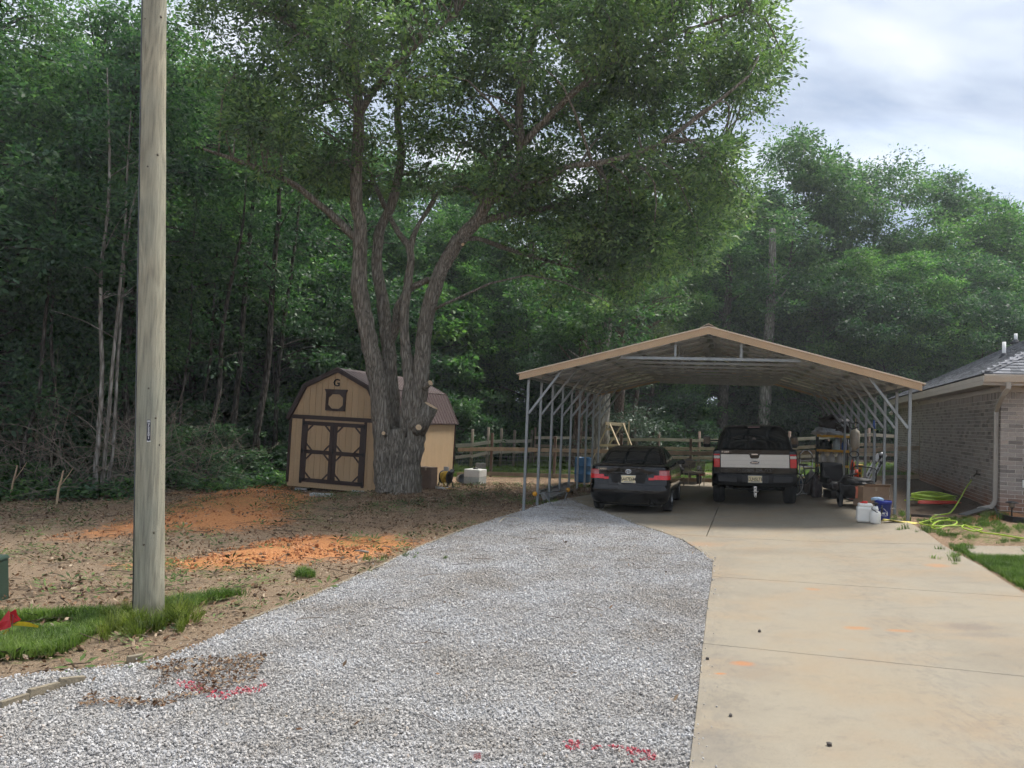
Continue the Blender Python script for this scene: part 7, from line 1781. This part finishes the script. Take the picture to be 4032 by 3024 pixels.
    # buoy on a rope, clamp
    v = 4.6*CS; b0 = at(3367, 1730, W2(7.3, v)[1]); t = thing('hanging_buoy', 'cream boat fender hanging by a rope from the right braces', 'buoy', b0)
    MB().lathe([(.02,-.32),(.03,-.28),(.05,-.25),(.10,-.22),(.115,-.17),(.115,.16),(.10,.22),(.05,.25),(.03,.3),(.02,.32)], 20).build('fender', M('fender_cream', (.52,.46,.36), .5, 0, .15, 6), t, True); MB().tube([(0,0,.3),(.01,0,.62)], .012, 6).build('rope', M('rope_tan', (.40,.33,.22), .9), t)
    b0 = at(3441, 1672, W2(7.45, 2.0*CS)[1]); t = thing('blue_clamp', 'blue hand clamp hanging on the right hand braces', 'clamp', b0); cb_ = M('clamp_blue', (.01,.07,.28), .4)
    MB().tube([(0,0,.10),(.0,0,-.02),(.03,0,-.10)], [.022,.026,.014], 8).build('grip', cb_, t, True); MB().tube([(-.05,0,.06),(.16,0,.04)], .012, 6).build('bar', BLACKP, t); MB().tube([(.03,0,-.10),(.035,0,-.13)], .014, 8).build('tip', M('tip_yellow', (.5,.5,.1), .5), t)
    # black hoses looped between braces
    for i, (v0, v1, dz, lb) in enumerate(((3.1,4.2,0,'black hose looped over the right carport braces'),(5.2,6.3,.0,'second black hose hooked farther back on the right braces'))):
        a = W3(7.25, v0*CS, 2.18); c = W3(7.25, v1*CS, 2.2); o = MB().tube([a, a.lerp(c,.3)+Vector((0,0,.02)), a.lerp(c,.6)+Vector((.02,0,-.03)), c, c+Vector((.03,.05,-.12)), c.lerp(a,.3)+Vector((0,0,-.16)), a+Vector((0,0,-.1))], .016, 8).build('looped_hose', BLACKP, None, True); tag(o, lb, 'hose', 'hoses on the right braces')
clutter()

# ================================================================== hoses and bits by the house
def hoses():
    lime = M('hose_lime', (.33,.47,.03), .45, 0, .12, 6); redm = M('hose_red', (.42,.035,.02), .5, 0, .15, 6)
    rr = np.random.default_rng(8); r = .0125
    # supply: from the spigot down and into loops across the grass to the right
    y, z = wall_hit(3852, 1872); R = Matrix.Rotation(-HYAW, 4, 'Z'); s0 = Vector((H0[0], H0[1], 0))+R @ Vector((-.14, y, z-.07))
    g = lambda px, py, h=.02: gp(px, py)+Vector((0,0,h+.02))
    Q0 = g(3735,2030)
    def sag(k):
        q = s0.lerp(Q0, k); z0_ = gz(q.x, q.y)+.03; q.z = z0_+(s0.z-z0_)*(1-k)**1.7; return q
    path = [s0, s0+Vector((-.02,-.04,-.06)), sag(.22), sag(.42), sag(.62), sag(.82), Q0, g(3690,2037), g(3665,2050), g(3672,2066), g(3720,2058), g(3740,2052), g(3700,2048), g(3640,2062), g(3622,2072,.03), g(3680,2085,.04), g(3750,2080,.03), g(3765,2068,.05), g(3700,2066,.05), g(3668,2082,.02), g(3690,2092), g(3730,2084,.04), g(3790,2080), g(3850,2086), g(3866,2094), g(3830,2100), g(3790,2092,.04), g(3800,2084,.05), g(3860,2104), g(3930,2114), g(3990,2124), g(4060,2134), g(4150,2146)]
    m = MB(); limb(m, path, [r]*len(path), 0, 8, None, 0, 6); tg = thing('garden_hose', 'lime green hose running from the wall tap in loops over the grass', 'hose', (0,0,0)); m.build('hose_line', lime, tg, True)
    MB().tube([s0+Vector((0,0,.06)), s0-Vector((0,0,.03))], .02, 8).build('tap_fitting', STEEL, tg); q = g(3690,2037); MB().tube([q+Vector((-.06,.0,.0)), q+Vector((.06,.0,0))], .02, 8).build('coupling', M('coupling', (.30,.34,.12), .4), tg)
    c = g(3672, 1978, .0); tg = thing('coiled_hose', 'heap of coiled lime green hose on the ground beside the brick wall', 'hose', c)
    m = MB(); pts = []
    for i in range(11*18):
        a = i/18*2*pi; k = i/18; rx = .42+.06*sin(k*2.1)+rr.normal(0,.008); ry = .30+.05*cos(k*1.7); pts.append((rx*cos(a)+.05*sin(k*1.3), ry*sin(a)+.05*cos(k), .02+.012*k+.012*sin(a*3+k)+(.05*max(0,sin(a))*k/11)))
    m.tube(pts, r, 6); m.build('hose_coils', lime, tg, True)
    m = MB(); m.tube([(-.42,-.05,.03),(-.6,-.2,.03),(-.75,-.22,.02)], r, 6); m.build('hose_end', lime, tg, True)
    c2 = g(3735, 1992, .0); tg = thing('coiled_hose', 'red hose lying in long folds in front of the green coil', 'hose', c2)
    m = MB(); pts = []
    for i in range(3*24):
        a = i/24*2*pi; k = i/24; pts.append((.52*cos(a)-.22+.03*k, .13*sin(a)+.05*k+.18*cos(a), .02+.014*k))
    m.tube(pts, r*1.1, 6); m.tube([(.3,.2,.03),(.45,.32,.03)], r*1.1, 6, False); m.build('hose_coils', redm, tg, True)
    # splash trough, edging, solar lamp
    tr = MB(); a = g(3800,2035,.03); c = g(3870,2015,.04); tr.beam(a, c, .16, .02, ext=.1); o = tr.build('drain_trough', M('trough_dark', (.10,.095,.085), .8), None, bevel=.005); tag(o, 'flat dark drain trough lying at the foot of the downspout', 'trough')
    a = g(3590,2037,.02); c = g(3665,2042,.02); o = MB().beam(a, c, .05, .05).build('dark_board', M('board_dark', (.05,.045,.04), .85), None, bevel=.005); tag(o, 'dark edging board half buried right of the front carport post', 'board')
    ed = MB(); P = [gp(px, py) for px, py in ((3918,2008),(3925,2030),(3950,2043),(3990,2052),(4040,2056))]; tg = thing('bed_edging', 'black plastic bed edging curving round the house corner', 'edging', (0,0,0)); 
    ed.loft([[p_+Vector((0,0,-.03)) for p_ in P], [p_+Vector((0,0,.07)) for p_ in P]], closed=False); ed.build('edging_strip', BLACKP, tg, solid=.012); MB().tube([p_+Vector((0,0,.07)) for p_ in P], .013, 6).build('edging_bead', BLACKP, tg, True)
    b = gp(3984, 2035); h = 70*b.y/FPX*.9; tg = thing('solar_lamp', 'small black solar path lamp stuck in front of the brick corner', 'lamp', b); 
    MB().lathe([(.012,-.1),(.012,h*.5),(.03,h*.55),(.03,h*.6)], 10).build('stake', BLACKP, tg, True); MB().lathe([(.045,h*.6),(.05,h*.86)], 14).build('lens', M('lamp_lens', (.30,.25,.2), .2, trans=.3), tg, True); MB().lathe([(.11,h*.86),(.10,h*.9),(.04,h*.98)], 16).build('cap', BLACKP, tg, True)
hoses()
# ================================================================== ground cover: leaves, twigs, grass, brush
def cover():
    rs = np.random.default_rng(31)
    # dead leaves
    def leafp(nm, stops, k):
        mb = MB(); mb.add([(0,-.5,0),(.22,-.1,.08),(.16,.25,.05),(0,.5,.12),(-.18,.2,.02),(-.2,-.12,.09)], [(0,1,2,3),(0,3,4,5)])
        o = mb.build(nm, stone_mat(nm+'_mat', stops), None, fix=False); COL.objects.unlink(o); return o
    pr = [leafp('dead_leaf', [(0,(.06,.032,.018)),(.4,(.14,.075,.04)),(.75,(.24,.145,.085)),(1,(.36,.26,.17))], 0), leafp('pale_leaf', [(0,(.10,.065,.04)),(.5,(.22,.15,.095)),(1,(.44,.36,.26))], 1)]
    def put(name, poly, n, pred, lo, hi, label, cat, protos, lift=.012, flat=.5, npk=2):
        q = sample_poly(poly, n, rs); q = q[pred(q[:,0], q[:,1])]; m = len(q)
        z = drive_h(q[:,0], q[:,1])+lift+rs.random(m)*.02
        s = rs.uniform(lo, hi, m); sc = np.stack([s,s,s], 1); rot = np.stack([rs.normal(0,flat,m), rs.normal(0,flat,m), rs.uniform(0,6.28,m)], 1)
        return scatter(name, np.column_stack([q, z]), protos, sc, rot, rs.integers(0, npk, m), label, cat)
    area = [(-13,5.5),(3,5.5),(3,24),(-13,27)]
    off = lambda x, y: ~inpoly(x, y, SLAB) & ~inpoly(x, y, GRAVEL)
    nored = lambda x, y: (rs.random(len(x)) > .9*(inpoly(x, y, RED1) | inpoly(x, y, RED2)))
    dens = lambda x, y: rs.random(len(x)) < np.clip(.25+.9*fbm(x, y, .8, 6)-.2+.35*_ss(-3, 2, uv_of(x, y)[1])*(uv_of(x, y)[0] > -7), 0, 1)
    put('leaf_litter', area, 60000, lambda x, y: off(x, y) & nored(x, y) & dens(x, y), .03, .075, 'brown fallen leaves strewn over the bare yard', 'leaves', pr, .012)
    put('gravel_litter', GRAVEL, 9000, lambda x, y: (inpoly(x, y, LITTER_GAPS) & (fbm(x, y, 2.2, 4) > .42)) | ((rs.random(len(x)) < .012) & (y < 16)), .03, .075, 'brown dead leaves and bark caught on the gravel', 'leaves', pr, .035)
    put('drift_litter', LITTER_GAPS, 2000, lambda x, y: fbm(x, y, 2.2, 4)+.12*fbm(x, y, 9, 6) > .46, .014, .042, 'drift of brown leaves and bark on the near gravel', 'leaves', pr, .03)
    # twigs
    tw = MB(); tw.tube([(0,-.5,0),(.03,-.2,.02),(-.02,.15,.015),(.02,.5,0)], [.012,.011,.009,.004], 5); tw.tube([(-.01,.0,.01),(.1,.22,.03)], [.006,.003], 4)
    two = [proto('twig', tw, stone_mat('twig_mat', [(0,(.05,.035,.025)),(.5,(.13,.095,.07)),(1,(.26,.21,.16))]))]
    put('fallen_twigs', area, 2600, lambda x, y: off(x, y), .12, .5, 'small fallen twigs lying about the yard', 'twigs', two, .015, .08, 1)
    put('gravel_twigs', GRAVEL, 130, lambda x, y: (y > 4.2) & (np.abs(x) < y*.7), .10, .32, 'thin twigs dropped on the gravel', 'twigs', two, .04, .08, 1)
    # small green leaf sprigs torn from the oak
    sp = MB(); 
    for k in range(7):
        a = k*.9; c = Vector((.18*cos(a), .18*sin(a), .05)); sp.add([c, c+Vector((cos(a+.3),sin(a+.3),.15))*.22, c+Vector((cos(a),sin(a),.1))*.42, c+Vector((cos(a-.3),sin(a-.3),.1))*.22], [(0,1,2,3)])
    spo = [proto('sprig', sp, stone_mat('sprig_mat', [(0,(.03,.055,.018)),(.5,(.07,.115,.03)),(1,(.15,.19,.07))]))]
    put('green_sprigs', area, 4200, lambda x, y: off(x, y) & (fbm(x, y, .7, 19) > .48), .10, .32, 'torn green leaf sprigs scattered on the dirt', 'leaves', spo, .01, .3, 1)
    # clods of broken clay and soil
    clay = stone_protos(stone_mat('clay_clod', [(0,(.26,.10,.04)),(.5,(.44,.19,.08)),(1,(.54,.29,.15))]), 'clay_clod'); soil = stone_protos(stone_mat('soil_clod', [(0,(.08,.055,.036)),(.5,(.19,.135,.088)),(1,(.32,.24,.165))]), 'soil_clod')
    for nm, poly, n_, pr_, lb in (('clay_clods', RED1, 2600, clay, 'broken orange clay clods on the mound before the shed'), ('clay_crumbs', RED2, 2000, clay, 'orange clay crumbs on the lower patch by the gravel'), ('soil_clods', area, 9000, soil, 'small brown soil clods over the bare yard')):
        q = sample_poly(poly, n_, rs)+rs.normal(0, .22, (n_,2)); q = q[off(q[:,0], q[:,1]) & (fbm(q[:,0], q[:,1], 1.3, 29) > .42)]; m_ = len(q); s = .006+.03*rs.random(m_)**3.2
        z = drive_h(q[:,0], q[:,1])-.005+(.085*_ss(-.2, 1.5, pdist(q[:,0], q[:,1], RED1)))+(.05*_ss(-.1, .7, pdist(q[:,0], q[:,1], RED2)))
        scatter(nm, np.column_stack([q, z]), pr_, s[:,None]*rs.uniform(.7,1.3,(m_,3)), rs.uniform(0,6.28,(m_,3)), rs.integers(0,6,m_), lb, 'soil')
    # grass
    def grassp(nm, h, w, n, mat, sp_, seed):
        r = np.random.default_rng(seed); mb = MB()
        for i in range(n):
            a = r.uniform(0,6.28); b = Vector((r.normal(0,sp_), r.normal(0,sp_), 0)); l = h*r.uniform(.55,1.15); le = r.uniform(.15,.75)*l; d = Vector((cos(a),sin(a),0)); s = Vector((-sin(a),cos(a),0))*w
            mb.add([b-s, b+s, b+d*le*.35+Vector((0,0,l*.6))+s*.75, b+d*le*.35+Vector((0,0,l*.6))-s*.75, b+d*le+Vector((0,0,l*.95))], [(0,1,2,3),(3,2,4)])
        o = mb.build(nm, mat, None, fix=False); COL.objects.unlink(o); return o
    gl = leaf_mat('grass_blade', (.042,.075,.013), (.095,.16,.03), (.19,.25,.06), .35, 1.5); gd = leaf_mat('tuft_blade', (.045,.065,.010), (.11,.15,.022), (.23,.26,.05), .35, 3)
    g1 = [grassp('grass_tuft', .11, .003, 26, gl, .035, s) for s in (1,2,3)]; g2 = [grassp('long_tuft', .34, .0045, 60, gd, .05, s) for s in (4,5)]
    def gput(name, poly, n, pred, lo, hi, label, protos): return put(name, poly, n, pred, lo, hi, label, 'grass', protos, -.005, .12, len(protos))
    gput('verge_grass', GRASS1, 4200, lambda x, y: (fbm(x, y, 2.2, 3) > .44), .35, .95, 'green grass patch round the marker flags at the left', g1)
    gput('lawn_grass', GRASS2, 2600, lambda x, y: ~inpoly(x, y, SLAB) & ~inpoly(x, y, WALK), .35, .75, 'green lawn between walkway and driveway at the right edge', g1)
    gput('bank_grass', GRASS3, 700, lambda x, y: ~inpoly(x, y, SLAB) & ~inpoly(x, y, WALK) & (fbm(x, y, 1.7, 9) > .52), .3, .7, 'patchy grass on the bank below the house corner', g1)
    gput('thin_grass', GRASS4, 1500, lambda x, y: off(x, y) & (fbm(x, y, 1.6, 13) > .5), .4, .9, 'thin grass blades in the bare dirt near the gravel', g1)
    back = [W2(-8, 10.7), W2(12, 10.7), W2(14, 22), W2(-10, 22)]
    gput('yard_grass', back, 16000, lambda x, y: (fbm(x, y, .3, 21) < .58) & (rs.random(len(x)) < 1.15-(uv_of(x, y)[1]-10)*.06), .8, 1.7, 'green lawn of the back yard beyond the fences', g1)
    # clumps round the pole and along the walkway
    P = gp(584, 2440); q = []
    for i in range(46):
        a = rs.uniform(0, 6.28); r = rs.uniform(.14, .42); x, y = P.x+r*cos(a)*1.15, P.y-.03+r*sin(a)*.8
        q.append((x, y, gz(x, y)))
    for i in range(26): x, y = P.x+.1+rs.normal(0,.14), P.y-.45+rs.normal(0,.1); q.append((x, y, gz(x, y)))
    n = len(q); s = rs.uniform(.3, .68, n)
    scatter('pole_grass', q, g2, np.stack([s,s,s],1), np.stack([rs.normal(0,.25,n), rs.normal(0,.25,n), rs.uniform(0,6.28,n)],1), rs.integers(0,2,n), 'long bright grass tufts round the foot of the utility pole', 'grass')
    q = []
    for px, py, m_, sp_ in ((3900,2045,14,.25),(4010,2062,16,.3),(3880,2030,8,.12),(3830,2200,7,.25),(3930,2205,9,.3),(3860,2215,5,.3),(3540,2050,6,.12),(3610,2095,8,.2),(3530,2030,5,.15),(2180,1980,10,.22),(2085,1985,6,.1),(3790,2170,6,.15),(1590,2200,6,.3),(2290,1915,10,.35)):
        c = gp(px, py)
        for i in range(m_): x, y = c.x+rs.normal(0,sp_), c.y+rs.normal(0,sp_*.6); q.append((x, y, gz(x, y)))
    n = len(q); s = rs.uniform(.22, .6, n)
    scatter('weed_tufts', q, [grassp('weed', .26, .006, 40, gl, .06, 8), grassp('weed', .2, .007, 34, gl, .07, 9)], np.stack([s,s,s],1), np.stack([rs.normal(0,.2,n), rs.normal(0,.2,n), rs.uniform(0,6.28,n)],1), rs.integers(0,2,n), 'weed tufts along the slab edges, house corner and posts', 'weeds')
    # seedlings and low green at the wood's edge
    ivy = MB(); r2 = np.random.default_rng(3)
    for k in range(34):
        c = np.array([r2.normal(0,.22), r2.normal(0,.22), abs(r2.normal(.12,.1))]); a = r2.uniform(0,6.28); d = Vector((cos(a),sin(a),r2.normal(0,.3)))*.07; s_ = Vector((-sin(a),cos(a),r2.normal(0,.3)))*.035; c = Vector(c); ivy.add([c-d, c+s_, c+d, c-s_], [(0,1,2,3)])
    iv = [proto('seedling', ivy, LEAF_B), proto('seedling', ivy, LEAF_D)]
    el = [(-16,17.2),(-11.5,17.4),(-9.2,18.0),(-8.0,20.5),(-7.2,24),(-6.8,28),(-9,30),(-16,30)]
    put('undergrowth', el, 900, lambda x, y: fbm(x, y, .9, 5) > .42, .6, 1.5, 'low green undergrowth along the edge of the wood', 'undergrowth', iv, .0, .1, 2)
    # dead brush: arching bare stems thrown along the wood's edge
    m = MB(); r3 = np.random.default_rng(17)
    for i in range(430):
        px = r3.uniform(-60, 880); Y = 18.6+abs(px-300)*.0012+r3.uniform(0, 3.2)+(2.5 if px > 620 else 0); x = pxx(px, Y, 1900); z = gz(x, Y); a = r3.uniform(0, 6.28); l = r3.uniform(.9, 2.9); e = r3.uniform(.1, 1.25)
        d = Vector((cos(a)*cos(e), sin(a)*cos(e)*.6, sin(e))); b = Vector((x, Y, z+r3.uniform(0,1.2)*(i % 3 > 0)))
        pts = [b]; 
        for k in range(5): d = (d+Vector((r3.normal(0,.16), r3.normal(0,.16), -.10+r3.normal(0,.14)))).normalized(); pts.append(pts[-1]+d*l/5)
        r0 = r3.uniform(.005, .013); m.tube(pts, [r0*(1-.15*k) for k in range(6)], 4)
        for j in range(2): k = r3.integers(2,5); q = pts[k]; m.tube([q, q+Vector(r3.normal(0,.25,3)), q+Vector(r3.normal(0,.4,3))], [r0*.5,r0*.4,.002], 3)
    tag(m.build('dead_brush', M('brush_grey', (.22,.185,.145), .9, 0, .4, 5), None), 'tangle of grey dead brush along the edge of the wood', 'brush', kind='stuff')
    # cut stump shoots and a fallen stick
    st = M('fresh_cut', (.42,.31,.19), .85, 0, .2, 10)
    for i, (px, py, h, lb) in enumerate(((733,1985,.75,'bare pale cut sapling standing at the brush left of the pole'),(42,1965,.8,'bare cut sapling at the far left of the brush'),(842,1885,.12,'tiny fresh stump at the foot of the leaning trunk'))):
        c = gp(px-510 if i == 0 else px, py); t = thing('cut_sapling', lb, 'stump', c, 0, 'cut saplings by the wood'); q = MB(); limb(q, [(0,0,-.05),(.02,0,h*.4),(.06,.02,h*.75),(.10,.0,h)], [.03,.024,.02,.016], 0, 7); q.build('stem', st, t, True)
        if h > .5: MB().tube([(.03,0,h*.5),(.2,.02,h*.85),(.32,.0,h*1.1)], [.014,.01,.005], 5).build('side_shoot', st, t, True)
    a, c = gp(1400,2178), gp(1450,2183); o = MB().tube([(0,0,.03),(c-a)*.5+Vector((0,0,.035)),(c-a)+Vector((0,0,.03))], [.02,.022,.018], 7).build('fallen_stick', M('stick_grey', (.22,.19,.16), .9, 0, .3, 12), None, True); o.location = a; tag(o, 'short grey stick on the dirt left of the gravel tip', 'stick')
    a = gp(1965, 2062); o = MB().tube([Vector((0,0,.03)), gp(1990,2044)-a+Vector((0,0,.05)), gp(2035,2046)-a+Vector((0,0,.03)), gp(2056,2055)-a+Vector((0,0,.02))], [.012,.014,.012,.005], 6).build('peeled_stick', M('stick_pale', (.60,.52,.40), .8), None, True); o.location = a; tag(o, 'peeled pale stick lying on the gravel edge near the front post', 'stick')
    for i, (px, py, lb) in enumerate(((2876,2840,'lone dark pebble on the near concrete panel'),(3264,2957,'small black lump near the bottom of the concrete'),(2786,2612,'pair of dark pebbles at the gravel edge of the concrete'),(2990,2502,'dark pebble left of centre on the concrete'))):
        c = gp(px, py); o = bpy.data.objects.new('pebble', bpy.data.meshes.new('pebble')); bm = bmesh.new(); bmesh.ops.create_icosphere(bm, subdivisions=1, radius=.017)
        for v in bm.verts: v.co *= random.uniform(.7,1.2)
        bm.to_mesh(o.data); bm.free(); o.data.materials.append(M('pebble_dark', (.07,.06,.055), .8)); COL.objects.link(o); o.location = c+Vector((0,0,.04)); tag(o, lb, 'pebble')
cover()
# ================================================================== thin haze volume, added for lens glare and some humid air
def haze():
    m = bpy.data.materials.new('glare_haze'); m.use_nodes = True; nt = m.node_tree; nt.nodes.clear()
    out = nt.nodes.new('ShaderNodeOutputMaterial'); v = nt.nodes.new('ShaderNodeVolumePrincipled')
    v.inputs['Color'].default_value = (.90,.96,1.0,1); v.inputs['Density'].default_value = HAZE_DENSITY; v.inputs['Anisotropy'].default_value = .35
    nt.links.new(v.outputs[0], out.inputs['Volume'])
    o = MB().box(-420, 420, -420, 420, -2.2, 27).build('haze', m, None); o['kind'] = 'stuff'; o['label'] = 'faint blue haze added for lens glare and humid air over the far trees'; o['category'] = 'haze'
HAZE_DENSITY = .0009
haze()
